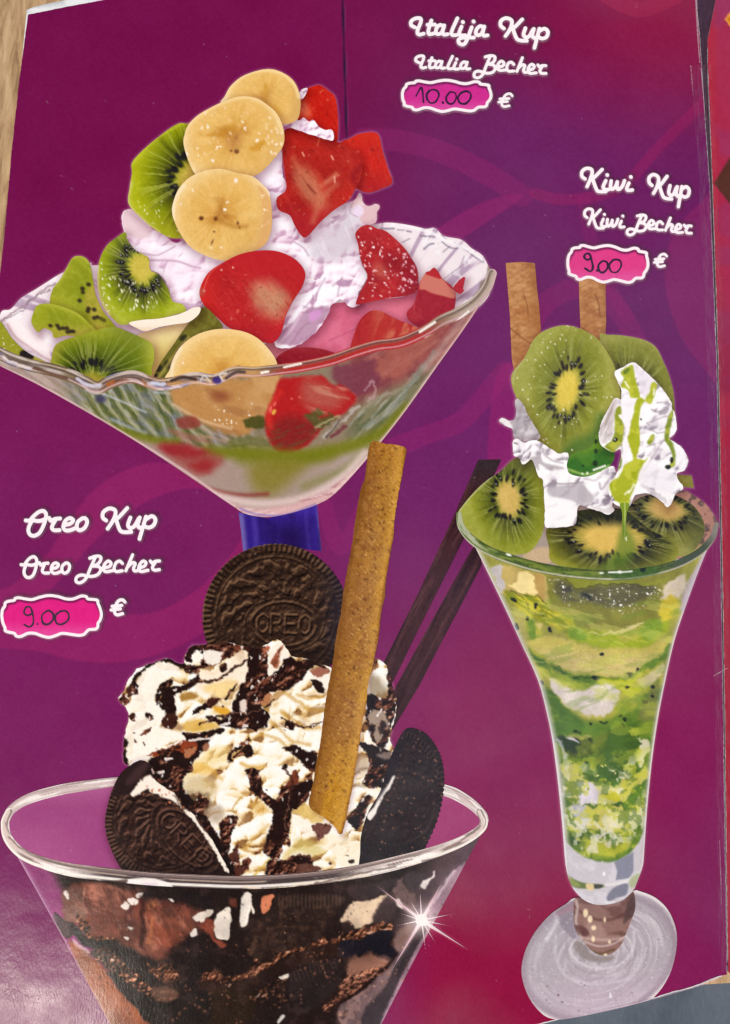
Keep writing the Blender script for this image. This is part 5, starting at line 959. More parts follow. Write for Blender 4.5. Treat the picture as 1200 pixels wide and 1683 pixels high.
def c_cr2(K):
    white(K, 18, 71, .45)
    gs, gd = (168, 176, 34), (108, 128, 40)
    def grn(p, c=gs, a=.95, s=3, wob=1.5): K.patch(Q2(p), c, s, a, wob=wob, ws=9)
    K.patch(Q2([(480, 110), (560, 170), (680, 280), (620, 420), (580, 440), (520, 250)]), (240, 228, 236), 5, .8); K.patch(Q2([(370, 460), (520, 470), (470, 620), (440, 800), (430, 980), (360, 1180), (370, 900), (400, 780)]), (250, 244, 246), 6, .9)
    K.patch(Q2([(150, 760), (200, 600), (290, 460), (330, 480), (300, 600), (270, 830), (180, 900)]), (206, 192, 190), 5, .8, wob=2); f = streak(K.x, K.y, -65, 40, 5, 4); K.mix(.6 * K.pm(Q2([(150, 760), (200, 600), (300, 460), (340, 480), (270, 850), (180, 910)]), 5) * sst(.5, .68, f), (250, 246, 244)); K.mix(.5 * K.pm(Q2([(150, 760), (200, 600), (300, 460), (270, 700), (200, 860)]), 5) * sst(.56, .7, 1 - f), (146, 128, 120))
    grn([(360, 190), (470, 120), (500, 230), (550, 430), (520, 450), (450, 440), (430, 370), (360, 330), (390, 250)]); grn([(360, 190), (440, 150), (430, 200), (380, 210)], gd); grn([(670, 300), (720, 310), (700, 400), (660, 500), (600, 470), (640, 400)])
    grn([(500, 500), (540, 450), (600, 470), (560, 540), (540, 700), (550, 860), (540, 960), (520, 1040), (590, 1060), (620, 1040), (560, 1160), (500, 1330), (460, 1420), (430, 1500), (360, 1500), (280, 1430), (250, 1280), (340, 1230), (400, 1110), (480, 1060), (460, 960), (430, 860), (450, 740), (480, 620)])
    grn([(310, 560), (360, 530), (370, 600), (340, 620), (380, 680), (390, 780), (370, 900), (350, 930), (290, 980), (200, 930), (280, 850), (300, 700)], (140, 150, 40)); grn([(820, 650), (870, 560), (870, 660), (840, 830), (900, 950), (900, 1100), (830, 1140), (870, 1040), (840, 940), (790, 850)], (124, 140, 44)); grn([(640, 840), (680, 800), (690, 850), (650, 910), (620, 890)], (140, 150, 50)); grn([(260, 1020), (330, 990), (320, 1080), (270, 1110)], (150, 160, 40))
    grn([(340, 1060), (360, 1000), (370, 1120), (310, 1180), (340, 1120)], gd, .8)
    K.mix(.5 * K.pm(Q2([(250, 1270), (450, 1130), (560, 1160), (440, 1490), (290, 1430)]), 8) * sst(.45, .65, fbm(K.x, K.y, 16, 3, 7)), (150, 158, 24)); K.mix(.6 * sst(.52, .66, fbm(K.x, K.y, 12, 3, 9)) * (np.abs(K.c[:, 0] - K.c[:, 2]) > 70), (206, 206, 74))
    K.dots([Q2([(305, 862)])[0] + (4.5, 3.6, -15), Q2([(862, 1062)])[0] + (3, 5), Q2([(825, 1130)])[0] + (5, 4), Q2([(560, 660)])[0] + (1.6, 1.6)], (34, 36, 34), 1.6, .95); K.dots([Q2([(300, 858)])[0] + (1.4, 1.2)], (220, 224, 220), 1, .9)
    for p in ([(400, 290), (440, 350)], [(440, 1390), (490, 1300)], [(400, 1400), (440, 1370)], [(690, 360), (680, 420)]): K.line(Q2(p), (250, 250, 224), 2.6, 2, .85, sm=False, wob=1)
    for p in ([(640, 690), (740, 650), (830, 620)], [(660, 560), (740, 580), (830, 560)], [(720, 500), (800, 490), (850, 510)], [(650, 760), (720, 790), (790, 780)], [(590, 1160), (700, 990), (780, 860)], [(540, 1260), (600, 1140)], [(620, 690), (650, 720)], [(300, 960), (360, 900), (370, 1000)]): K.line(Q2(p), (166, 150, 160), 2, 3, .75, wob=1.5)
    K.patch(Q2([(540, 1180), (640, 1070), (720, 1110), (920, 1220), (890, 1330), (900, 1390), (780, 1380), (640, 1330), (550, 1300)]), (243, 236, 240), 6, .85); K.patch(Q2([(560, 1300), (680, 1350), (740, 1390), (800, 1440), (820, 1500), (740, 1460), (680, 1420)]), (196, 184, 190), 5, .6, wob=3)
    K.patch(Q2([(880, 900), (960, 940), (1020, 1060), (980, 1160), (900, 1100), (900, 1000)]), (250, 247, 248), 5, .8)
pC('whipped_cream', [(1010, 612), (1024, 604), (1040, 596), (1056, 608), (1074, 624), (1090, 642), (1102, 660), (1104, 672), (1108, 678), (1112, 700), (1108, 714), (1100, 722), (1116, 732), (1126, 745), (1131, 760), (1124, 774), (1112, 778), (1114, 788), (1122, 800), (1120, 806), (1110, 812), (1098, 834), (1086, 824), (1066, 812), (1050, 812), (1042, 816), (1036, 830), (1030, 832), (1016, 832), (1004, 822), (1000, 800),
                     (1012, 780), (1020, 750), (1018, 738), (1006, 744), (988, 732), (984, 712), (990, 690), (1002, 668), (1010, 655), (1020, 656), (1020, 640), (1016, 630)], c_cr2, wob=1, n=4)
def c_drip(K): K.fill((126, 150, 40)); K.mix(.8 * (1 - sst(0, 1.6, np.abs(K.x - 1026.5))), (206, 214, 130)); K.mix(.5 * sst(850, 868, K.y), (96, 120, 44))
pC('sauce_drip', [(1018, 828), (1034, 828), (1030, 842), (1028, 866), (1030, 880), (1024, 884), (1022, 866), (1022, 842)], c_drip, n=3)

RIM_C = [(754, 846), (758, 866), (774, 886), (800, 904), (840, 920), (890, 934), (950, 943), (1010, 946), (1060, 941), (1110, 928), (1148, 908), (1170, 884), (1177, 862)]
V1, V2, V3 = Z(800, 930, 5.4545), Z(980, 930, 5.4545), Z(880, 1160, 5.4545)
def c_body(K):
    x, y = swirl(K, 4.2, 26, 25, .45)
    K.fill((150, 146, 66)); K.mix(.7 * sst(.45, .62, fbm(x, y, 22, 3, 4)), (170, 166, 60))
    # upper band of kiwi behind the glass
    K.patch([(900, 945), (960, 950), (1060, 945), (1120, 930), (1100, 980), (1090, 1010), (1050, 1030), (1000, 1036), (950, 1030), (905, 1000)], (126, 122, 52), 12, .9); K.patch(V1([(640, 120), (700, 130), (760, 190), (820, 215), (1000, 190), (1200, 170), (1500, 170), (1450, 280), (1200, 380), (900, 330), (700, 330), (620, 220)]), (86, 82, 62), 14, .85)
    K.patch(V1([(700, 90), (1000, 120), (1500, 130), (1640, 80), (1560, 160), (1200, 170), (1000, 180), (820, 215), (760, 170)]), (134, 136, 48), 4, .95); K.line(V1([(700, 110), (780, 190), (830, 212), (1000, 180), (1200, 170), (1450, 180)]), (60, 62, 32), 1.6, 1.6, .8)
    K.patch(V1([(840, 250), (880, 255), (940, 290), (930, 320), (850, 310)]), (44, 46, 54), 6, .85); K.patch(V1([(680, 200), (760, 200), (760, 260), (700, 260)]), (60, 58, 60), 8, .6)
    mm = K.pm(V1([(560, 120), (680, 110), (780, 230), (900, 260), (1200, 190), (1560, 190), (1440, 330), (1240, 450), (1120, 440), (1000, 330), (740, 370), (640, 260)]), 10)
    K.sprinkle(5.2, 1.2, (206, 202, 184), .45, 7, 1.4, m=mm * .8, wp=.1); K.sprinkle(7.5, 1.5, (250, 248, 240), .3, 17, 1.2, m=mm, wp=.1)
    # milky layers, green swirls
    K.patch(V1([(120, 240), (60, 120), (160, 10), (420, 60), (530, 90), (530, 340), (420, 290), (300, 250)]), (190, 164, 96), 6, .95); K.patch(V1([(290, 60), (410, 80), (440, 260), (300, 240), (200, 180), (270, 150)]), (244, 220, 150), 4, .95, wob=1.5); K.patch(V1([(420, 80), (510, 90), (510, 330), (440, 270)]), (176, 142, 78), 4, .85)
    K.patch(V1([(10, 20), (120, 10), (130, 100), (160, 200), (120, 240), (60, 130)]), (196, 186, 186), 5, .95, wob=2); K.patch(V1([(140, 230), (220, 260), (420, 280), (520, 360), (640, 420), (760, 490), (760, 560), (650, 560), (500, 500), (330, 420), (220, 330)]), (196, 180, 42), 8, .9, wob=3)
    K.mix(.7 * K.pm(V1([(140, 230), (420, 280), (760, 490), (700, 600), (330, 420)]), 8) * sst(.52, .64, streak(x, y, 32, 30, 6, 8)), (116, 126, 30)); K.patch(V1([(370, 500), (430, 500), (440, 660), (400, 640)]), (96, 126, 44), 7, .9); K.patch(V1([(440, 510), (500, 520), (480, 560)]), (206, 184, 120), 6, .8)
    K.patch(V1([(240, 420), (340, 460), (360, 640), (430, 690), (360, 720), (280, 600)]), (168, 158, 92), 8, .8)
    K.patch(V1([(750, 560), (920, 560), (1200, 590), (1500, 560), (1620, 460), (1640, 540), (1540, 660), (1400, 740), (1100, 740), (860, 700), (760, 650)]), (150, 166, 34), 10, .9, wob=3); K.patch(V1([(750, 570), (900, 570), (890, 660), (760, 650)]), (112, 142, 40), 8, .85); K.patch(V2([(430, 500), (560, 470), (600, 540), (500, 660), (420, 660), (390, 580)]), (118, 146, 44), 9, .85)
    K.patch(V1([(920, 580), (1010, 600), (1200, 560), (1360, 520), (1380, 530), (1200, 590), (1010, 615), (960, 605)]), (214, 200, 140), 3, .9, wob=1); K.patch(V2([(200, 620), (360, 590), (350, 660), (250, 670)]), (190, 176, 80), 8, .7)
    K.patch(V2([(570, 300), (660, 240), (730, 350), (720, 400), (640, 480), (560, 420)]), (206, 184, 52), 7, .85, wob=3); K.patch(V2([(560, 300), (620, 180), (780, 80), (790, 180), (740, 300), (650, 260)]), (210, 192, 176), 6, .9, wob=3); K.patch(V2([(760, 300), (800, 160), (880, 50), (920, 20), (830, 300), (790, 360)]), (176, 162, 164), 6, .85)
    ml = K.pm(V1([(370, 690), (520, 640), (700, 660), (860, 720), (1100, 750), (1400, 740), (1640, 640), (1700, 700), (1560, 820), (1400, 900), (1200, 980), (1000, 990), (800, 950), (640, 890), (520, 800)]), 10); K.mix(ml, (196, 176, 110)); K.sprinkle(3.6, 1.1, (226, 206, 156), .5, 9, 1.2, m=ml, a=.5); K.sprinkle(3.2, .9, (166, 146, 78), .4, 19, 1.2, m=ml, a=.5); K.mix(.5 * ml * (1 - sst(1060, 1085, y - .05 * (x - 950))), (186, 176, 60))
    K.patch(V1([(370, 740), (430, 790), (560, 860), (700, 930), (860, 990), (1050, 1010), (1200, 980), (1400, 900), (1560, 810), (1640, 700), (1680, 720), (1600, 860), (1400, 950), (1200, 1020), (1000, 1040), (1100, 1060), (900, 1120), (760, 1060), (620, 1000), (520, 940), (430, 860)]), (88, 116, 42), 6, .95, wob=2.5); K.patch(V1([(420, 800), (560, 870), (720, 950), (600, 960), (480, 890)]), (52, 82, 46), 8, .85); K.line(V1([(790, 990), (880, 1010), (1000, 1020)]), (46, 72, 34), 5, 4, .8, wob=2); K.patch(V1([(560, 900), (800, 1020), (900, 1110), (800, 1110), (640, 1020)]), (160, 166, 60), 9, .7, wob=3)
    K.patch(V2([(20, 1040), (330, 980), (440, 920), (300, 1080), (400, 1100), (300, 1180), (200, 1100), (80, 1080)]), (182, 186, 38), 8, .9, wob=3); K.patch(V2([(360, 1030), (440, 980), (600, 900), (600, 960), (520, 1040), (430, 1095)]), (206, 192, 146), 6, .95, wob=2)
    mw = K.pm(V1([(570, 1010), (640, 1030), (720, 1070), (800, 1110), (900, 1110), (1000, 1070), (1120, 1070), (1200, 1130), (1180, 1200), (1120, 1290), (1000, 1340), (860, 1330), (720, 1250), (620, 1150)]), 7, wob=2); K.mix(mw, (214, 200, 190)); K.sprinkle(3.6, 1.1, (240, 230, 222), .5, 29, 1.2, m=mw, a=.5); K.line(V1([(640, 1190), (740, 1270), (860, 1335), (1000, 1345)]), (186, 176, 80), 5, 7, .8)
    K.patch(V1([(440, 960), (560, 1010), (620, 1160), (720, 1280), (860, 1345), (1010, 1355), (1140, 1300), (1200, 1200), (1400, 1150), (1600, 1100), (1560, 1364), (560, 1364), (480, 1120)]), (66, 104, 40), 9, .0)
    low = sst(0, 14, y - np.interp(x, [880, 912, 940, 960, 985, 1005, 1020, 1040, 1090], [1118, 1130, 1164, 1177, 1180, 1176, 1160, 1140, 1120])) * (1 - mw)
    K.mix(low, (82, 114, 44)); K.mix(low * .7 * sst(.42, .66, fbm(x, y, 44, 2, 12)), (112, 134, 48)); K.mix(low * .55 * sst(.5, .7, fbm(x, y, 40, 2, 22)), (56, 82, 40))
    K.patch(V2([(240, 1190), (300, 1180), (380, 1210), (350, 1270), (280, 1290), (240, 1250)]), (132, 140, 50), 6, .9, wob=2); K.patch(V2([(380, 1364), (440, 1180), (540, 1020), (560, 1100), (530, 1364)]), (116, 116, 62), 10, .85)
    # seeds
    K.dots([b + (3.6, 4.6, -30) for b in V1([(238, 312), (428, 375), (362, 475), (570, 575), (1024, 800), (970, 1018), (498, 1035), (262, 538)])] + [b + (3.8, 3.2, 20) for b in V2([(290, 960), (362, 914), (275, 1080), (500, 1080), (500, 1165), (425, 1215), (0, 1020)])], (30, 34, 34), 2, .95)
    for p in ([(210, 235), (280, 260), (320, 300)], [(290, 235), (390, 290)], [(430, 270), (520, 355)], [(340, 320), (370, 390)], [(450, 430), (520, 460)]): K.line(V1(p), (84, 82, 30), 2, 2, .8, wob=1.5)
    # lower tube
    def lo(p, c, s=5, a=.95, w=2.5): K.patch(V3(p), c, s, a, wob=w, ws=7)
    lo([(180, 290), (280, 280), (500, 280), (530, 420), (420, 470), (300, 430)], (48, 62, 44), 9); lo([(560, 300), (700, 200), (860, 250), (890, 500), (780, 600), (620, 660), (540, 560), (520, 400)], (70, 96, 44), 10, .9); lo([(520, 320), (620, 240), (660, 280), (560, 440), (520, 440)], (122, 132, 52), 12, .7)
    lo([(270, 270), (480, 250), (490, 280), (400, 300), (290, 280)], (164, 160, 84), 5, .8); lo([(280, 290), (340, 290), (390, 340), (330, 320)], (206, 196, 200), 3, .9, 1.5); lo([(200, 300), (240, 320), (290, 460), (260, 450)], (176, 176, 170), 4, .8); lo([(830, 210), (900, 190), (910, 230), (850, 260)], (150, 164, 60), 5); lo([(900, 290), (1020, 300), (1010, 420), (960, 520), (910, 520), (920, 400), (960, 330)], (220, 210, 180), 4, .95, 4); lo([(890, 420), (930, 360), (960, 400), (920, 510)], (176, 180, 50), 5, .7)
    lo([(240, 560), (360, 520), (420, 600), (470, 660), (560, 700), (760, 720), (780, 800), (700, 880), (460, 890), (340, 880), (260, 760)], (196, 190, 110), 6, .95, 4); lo([(400, 690), (460, 680), (560, 740), (640, 820), (560, 880), (420, 890), (370, 800)], (216, 206, 212), 5, .98); lo([(540, 720), (740, 740), (760, 790), (640, 790)], (222, 214, 150), 4, .9, 3); lo([(580, 790), (760, 790), (760, 850), (680, 850)], (190, 184, 34), 5, .85, 3)
    lo([(760, 680), (800, 580), (850, 640), (980, 540), (990, 640), (880, 720), (800, 860), (760, 860)], (196, 188, 92), 5, .95, 4); lo([(800, 880), (880, 760), (990, 700), (980, 860), (880, 900), (800, 960)], (96, 128, 42), 8, .9, 3); lo([(440, 540), (520, 540), (540, 640), (480, 620)], (150, 164, 90), 5, .7, 3); lo([(350, 560), (420, 640), (460, 680), (400, 680)], (210, 198, 170), 4, .9, 2)
    lo([(260, 780), (340, 820), (380, 850), (360, 890), (290, 840)], (110, 130, 50), 5, .9); lo([(300, 920), (440, 890), (480, 960), (440, 1110), (380, 1080), (330, 960)], (188, 184, 190), 5, .95, 3); lo([(460, 890), (640, 880), (780, 900), (700, 910), (500, 910)], (64, 90, 36), 4, .85); lo([(470, 920), (760, 910), (830, 990), (820, 1120), (700, 1140), (600, 1110), (450, 1110), (480, 1000)], (208, 196, 96), 5, .95, 4); lo([(600, 980), (780, 960), (820, 1040), (720, 1100), (620, 1060)], (220, 212, 170), 5, .9, 4)
    lo([(820, 960), (940, 880), (960, 980), (880, 1090), (820, 1080)], (176, 178, 80), 7, .9, 3); lo([(260, 990), (290, 980), (350, 1070), (380, 1130), (340, 1150), (290, 1080)], (226, 222, 216), 3, .95, 1.5); lo([(330, 980), (420, 1110), (400, 1110), (320, 1000)], (236, 232, 226), 3, .8, 1); lo([(280, 1130), (420, 1120), (620, 1110), (660, 1160), (820, 1110), (950, 1060), (960, 1180), (860, 1290), (720, 1390), (560, 1400), (420, 1370), (320, 1280), (260, 1190)], (98, 124, 36), 8, .95)
    lo([(300, 1150), (500, 1130), (480, 1190), (330, 1260)], (44, 68, 36), 8, .8); lo([(430, 1230), (500, 1200), (700, 1240), (830, 1220), (800, 1300), (640, 1360), (480, 1310)], (172, 170, 44), 7, .9, 3)
    for p in ([(510, 1150), (560, 1180), (640, 1130), (680, 1120)], [(540, 1200), (580, 1230), (620, 1180), (560, 1160)], [(620, 1230), (700, 1220), (730, 1160)], [(700, 1050), (790, 1090), (800, 1150), (760, 1160)]): K.line(V3(p), (214, 206, 192), 4, 3, .9, wob=2.5)
    lo([(480, 1240), (560, 1260), (540, 1310), (470, 1290)], (206, 190, 140), 5, .7, 3); lo([(620, 1220), (700, 1210), (680, 1260), (610, 1260)], (206, 196, 160), 4, .8, 3)
    K.dots([b + (3.4, 2.6, 20) for b in V3([(488, 150), (592, 138), (628, 148), (795, 122), (785, 165), (365, 225), (400, 230), (490, 305), (488, 400), (720, 460), (445, 515), (610, 675), (760, 90)])], (26, 36, 30), 2, .9); K.dots([b + (1.6, 1.5) for b in V3([(545, 628), (680, 570), (690, 590), (600, 540), (630, 530)])], (232, 226, 150), 1.2, .9)
    mottle(K, .12, 26, 3); K.x, K.y = x, y
    K.mix(.35 * sst(.55, .72, fbm(x, y * 1.6, 30, 3, 91)) * sst(1000, 1060, y), (178, 186, 60))
    tl = sst(1225, 1265, y); K.mix(.7 * tl * sst(.55, .63, fbm(x, y, 15, 3, 201)) * sst(.4, .6, fbm(x, y, 50, 2, 203)), (224, 218, 190)); K.mix(.55 * tl * sst(.56, .64, fbm(x, y, 13, 3, 205)), (190, 190, 56)); K.mix(.5 * tl * sst(.58, .66, fbm(x, y, 14, 3, 207)), (70, 100, 40))
    K.mix(.4 * sst(960, 1000, y) * (1 - sst(1120, 1180, y)) * sst(.54, .68, streak(x, y, 14, 40, 9, 213)), (206, 204, 104)); K.mix(.3 * sst(960, 1000, y) * (1 - sst(1200, 1240, y)) * sst(.56, .7, streak(x, y, -12, 40, 9, 217)), (104, 136, 42))
    K.c[:] = np.minimum(K.c * 1.03 + 1, 255)
    # clear base of the tube
    cl = sst(-3, 3, y - np.interp(x, [920, 932, 945, 960, 980, 1000, 1015, 1035, 1050, 1060], [1368, 1385, 1398, 1408, 1415, 1417, 1414, 1402, 1384, 1360]))
    K.mix(cl, (206, 198, 202)); K.mix(cl * .6 * sst(.5, .65, fbm(x, y, 18, 3, 33)), (224, 218, 222)); S = Z(840, 1400, 4.138)
    K.patch(S([(700, 70), (830, 0), (830, 130), (800, 180), (710, 190), (720, 130)]), (136, 136, 152), 3, .95, sm=False); K.patch(S([(370, 140), (420, 180), (500, 210), (620, 220), (640, 235), (540, 250), (430, 240), (390, 200)]), (104, 116, 62), 4, .95); K.patch(S([(380, 160), (440, 200), (470, 230), (420, 230)]), (160, 168, 96), 4, .7); K.patch(S([(510, 215), (560, 220), (555, 260), (515, 255)]), (232, 206, 156), 3, .95); K.patch(S([(565, 220), (620, 225), (610, 245), (570, 248)]), (70, 66, 66), 3, .8)
    K.line(S([(640, 225), (760, 205), (860, 150), (890, 100)]), (234, 228, 226), 5, 4, .9); K.patch(S([(800, 190), (870, 140), (860, 200), (820, 250)]), (170, 176, 130), 4, .8); K.patch(S([(650, 300), (700, 240), (790, 215), (780, 290), (720, 310), (680, 330), (655, 330)]), (126, 124, 140), 4, .95); K.dots([S([(630, 148)])[0] + (2.4, 3.6)], (250, 250, 250), 2, .9); K.line(S([(640, 345), (700, 340)]), (240, 236, 236), 3, 3, .8)
    # glass walls
    LW = [(754, 850), (790, 920), (822, 985), (856, 1060), (884, 1120), (900, 1180), (912, 1240), (922, 1320), (928, 1400), (930, 1440)]; RW = [(1177, 866), (1150, 930), (1128, 990), (1108, 1050), (1092, 1120), (1080, 1180), (1070, 1250), (1062, 1330), (1058, 1400), (1054, 1430)]
    K.line(LW, (208, 200, 200), 13, 10, .8); K.line(LW, (236, 228, 228), 4, 3, .85); K.line(RW, (196, 180, 178), 9, 8, .65); K.line(RW, (232, 222, 220), 3, 2.5, .85); K.line([(1158, 912), (1136, 966), (1122, 1000)], (200, 184, 196), 10, 9, .8)
    K.grain(6, 2.6, 7)
pC('tall_glass', [(754, 848), (762, 868), (800, 900), (880, 925), (1000, 938), (1100, 925), (1160, 890), (1177, 864), (1168, 888), (1150, 932), (1128, 992), (1108, 1052), (1093, 1118), (1081, 1180), (1071, 1250), (1063, 1330), (1058, 1400), (1056, 1422), (1048, 1445), (1038, 1466), (1018, 1480), (990, 1487), (965, 1482), (946, 1466), (936, 1448), (929, 1420), (924, 1360), (917, 1290), (908, 1220), (898, 1170), (884, 1118), (860, 1065), (830, 1000), (800, 938), (775, 888)], c_body, n=3, sp=1.4)
def c_rim(K):
    P = cr(RIM_C, False, 8); d, t, s = sdl(K.x, K.y, P)
    n1 = fbm(t * 22, s / 4, 1., 3, 3); K.fill((92, 112, 48)); K.mix(.8 * sst(.5, .64, n1), (122, 136, 58)); K.mix(.6 * sst(.54, .66, fbm(t * 30, s / 3, 1., 3, 9)), (52, 70, 42)); K.mix(sst(.72, .84, t), (72, 82, 66))
    K.mix(.9 * (1 - sst(.4, 2.2, np.abs(s - 6))), (206, 196, 176)); K.mix(.7 * (1 - sst(0, 1.6, np.abs(s + 6.5))), (60, 64, 40)); K.mix(.7 * (1 - sst(.1, .2, t)) * sst(.45, .6, n1), (200, 200, 186)); K.mix(.8 * sst(.9, .98, t), (150, 140, 132))
    K.patch([(1008, 930), (1070, 930), (1078, 944), (1010, 952)], (60, 92, 42), 6, .7); K.dots([(1056, 934, 5, 7)], (26, 38, 38), 3, .9)
    K.line([(1000, 941), (1030, 940), (1038, 939)], (250, 250, 240), 2.4, 1.6, .95); K.dots([(1018, 940.5, 4, 2.4), (988, 942, 4, 1.6), (836, 912, 5, 2, 20), (1112, 918, 5, 2, -25)], (252, 252, 244), 1.6, .9); K.grain(7, 3, 3)
ribbon(C, 'glass_rim', RIM_C, [9, 14, 16, 17, 17, 17, 17, 16, 14, 12, 8], c_rim)
# foot
def c_foot(K):
    S = Z(840, 1400, 4.138); u, v = rot(K.x, K.y, 984, 1572, -24); r = np.hypot(u / 140, v / 106)
    K.fill((176, 164, 170)); K.mix(.6 * sst(.45, .68, fbm(r * 22, np.arctan2(v, u) * 1.5, 1., 3, 5)), (212, 202, 206)); K.mix(.35 * sst(.5, .7, fbm(r * 34 + 9, np.arctan2(v, u) * 2, 1., 3, 8)), (150, 136, 142)); K.mix(.5 * sst(1560, 1650, K.y), (204, 180, 196)); K.mix(.35 * (1 - sst(900, 960, K.x)), (176, 168, 172))
    K.patch(S([(300, 420), (340, 380), (430, 340), (440, 580), (380, 550), (330, 490)]), (146, 134, 144), 4, .9); K.patch(S([(300, 410), (440, 320), (440, 380), (330, 430)]), (170, 130, 142), 5, .7); K.patch(S([(430, 600), (500, 620), (560, 700), (700, 710), (640, 750), (500, 730), (430, 660)]), (140, 128, 124), 8, .8); K.line(S([(300, 430), (310, 470), (240, 600)]), (226, 218, 222), 6, 7, .6)
    K.line(S([(430, 600), (400, 660), (450, 740), (560, 790), (700, 780), (790, 720), (830, 640), (830, 540)]), (226, 220, 222), 4, 5, .6, wob=2); K.line(S([(380, 560), (380, 680), (440, 780), (580, 830), (740, 800), (850, 700)]), (160, 146, 152), 2.4, 3, .6, wob=2); K.line(S([(300, 560), (310, 740), (400, 860), (580, 900), (800, 860)]), (214, 206, 210), 4, 6, .5)
    K.dots([S([p])[0] + (r0, r0 * .8) for p, r0 in (((320, 970), 2.2), ((345, 1018), 1.8), ((245, 910), 1.6), ((500, 905), 1.4), ((460, 1078), 1.2), ((820, 955), 1.2), ((475, 890), 1.2), ((240, 1005), 1.2))], (110, 84, 92), 1.6, .85); K.line(S([(675, 960), (672, 985)]), (250, 246, 248), 2.4, 2, .9, sm=False)
    K.sprinkle(6, .9, (228, 222, 224), .3, 4, 1.2, a=.6); K.sprinkle(7, .9, (140, 120, 130), .25, 14, 1.2, a=.5)
    K.mix(.5 * sst(.82, .93, r) * (1 - sst(.93, .96, r)), (146, 126, 138)); K.mix(.85 * sst(.955, .985, r), (238, 226, 222)); K.grain(6, 2.6, 5)
pC('glass_foot', [(948, 1475), (930, 1485), (905, 1502), (880, 1530), (864, 1560), (857, 1590), (860, 1615), (870, 1640), (885, 1660), (902, 1672), (930, 1674), (1000, 1660), (1060, 1645), (1080, 1632), (1098, 1605), (1108, 1575), (1112, 1545), (1108, 1518), (1095, 1492), (1075, 1474), (1050, 1464), (1040, 1464), (1000, 1480)], c_foot)
def c_stem(K):
    S = Z(840, 1400, 4.138); K.fill((144, 108, 100)); K.mix(.7 * sst(.45, .65, fbm(K.x * .35, K.y, 20, 2, 4)), (104, 70, 66)); K.mix(.5 * sst(.5, .68, fbm(K.x * .4, K.y, 15, 2, 14)), (184, 150, 140)); K.mix(.6 * (1 - sst(0, 5, np.abs(K.y - 1512 - .0016 * (K.x - 992) ** 2 * -6))), (92, 56, 54)); K.mix(.6 * (1 - sst(0, 4, np.abs(K.y - 1544 + .003 * (K.x - 992) ** 2))), (206, 176, 170)); K.line(S([(440, 330), (450, 380), (440, 480), (480, 580)]), (214, 196, 190), 4, 4, .7); K.patch(S([(790, 340), (830, 290), (840, 400), (800, 460), (760, 480)]), (84, 64, 64), 6, .8)
    K.patch(S([(430, 500), (500, 510), (530, 560), (480, 570)]), (92, 56, 54), 5, .8); K.dots([S([p])[0] + q for p, q in (((505, 415), (4, 7)), ((535, 455), (4, 6)), ((560, 515), (4, 4)), ((556, 590), (3, 5)), ((635, 460), (2, 4)), ((668, 610), (2, 3)), ((640, 700), (3, 3)))], (250, 226, 186), 2.6, .9)
    K.line(S([(500, 610), (600, 640), (700, 620), (780, 570)]), (206, 180, 176), 3, 3, .8); K.line(S([(520, 660), (600, 690), (700, 660)]), (92, 76, 44), 3, 3, .8); K.grain(6, 3, 3)
pC('glass_stem', [(946, 1474), (970, 1484), (1000, 1486), (1026, 1478), (1040, 1464), (1044, 1490), (1036, 1515), (1028, 1535), (1022, 1550), (1008, 1565), (990, 1570), (972, 1562), (960, 1548), (946, 1530), (942, 1505)], c_stem, n=3)
PIECES.append(PIECES.pop([i for i, p in enumerate(PIECES) if p['name'] == 'tall_glass'][0])); PIECES.append(PIECES.pop([i for i, p in enumerate(PIECES) if p['pic'] == C and p['name'] == 'glass_rim'][0]))
# ---------------------------------------------------------------- lettering and price badges
def aff(src, dst):                                 # affine map through three point pairs
    S = np.hstack([np.asarray(src, float), np.ones((3, 1))]); M = np.linalg.solve(S, np.asarray(dst, float))
    return lambda P: np.hstack([np.asarray(P, float), np.ones((len(P), 1))]) @ M
I1, I2, I3 = Z(650, 15, 4.4444), Z(920, 265, 5.), Z(0, 825, 4.2857)
KUP = [[(752, 132), (728, 112), (732, 74), (772, 48), (814, 60), (814, 100), (790, 150), (762, 190)], [(900, 45), (842, 108), (806, 132)], [(818, 112), (846, 196), (876, 214), (928, 212)],
       [(922, 112), (905, 162), (918, 184), (948, 174), (980, 120)], [(988, 112), (974, 162), (984, 183), (1002, 180)], [(1032, 106), (986, 262)], [(1026, 128), (1072, 102), (1098, 124), (1086, 164), (1052, 182), (1016, 172)]]
OREO = [[(236, 122), (206, 185), (212, 226), (242, 240), (282, 220), (314, 160), (330, 96), (312, 66), (276, 74), (238, 106), (214, 132), (186, 132)], [(222, 128), (280, 136), (326, 122)],
        [(352, 115), (362, 134), (392, 122), (428, 118)], [(396, 128), (370, 178), (384, 200), (424, 200)], [(456, 166), (500, 154), (520, 130), (496, 116), (466, 134), (450, 176), (466, 201), (500, 200), (540, 184)],
        [(584, 117), (552, 144), (546, 184), (566, 201), (600, 184), (618, 144), (606, 118), (584, 117)]]
BECHER = [[(636, 398), (678, 384), (712, 388), (710, 418), (684, 444), (648, 453)], [(648, 453), (698, 456), (714, 480), (690, 514), (640, 526), (580, 516), (546, 530), (540, 560), (568, 570), (608, 542), (640, 470), (674, 394)],
          [(736, 466), (774, 456), (786, 432), (766, 418), (741, 440), (732, 475), (750, 492), (800, 484)], [(866, 434), (846, 418), (820, 432), (808, 470), (822, 491), (864, 486)], [(938, 374), (890, 486)], [(904, 458), (936, 430), (956, 436), (944, 470), (952, 487), (974, 485)],
          [(986, 466), (1020, 453), (1032, 430), (1012, 418), (989, 440), (980, 473), (998, 491), (1046, 482)], [(1062, 418), (1076, 432), (1096, 420), (1127, 417)], [(1098, 425), (1077, 462), (1090, 481), (1126, 478)]]
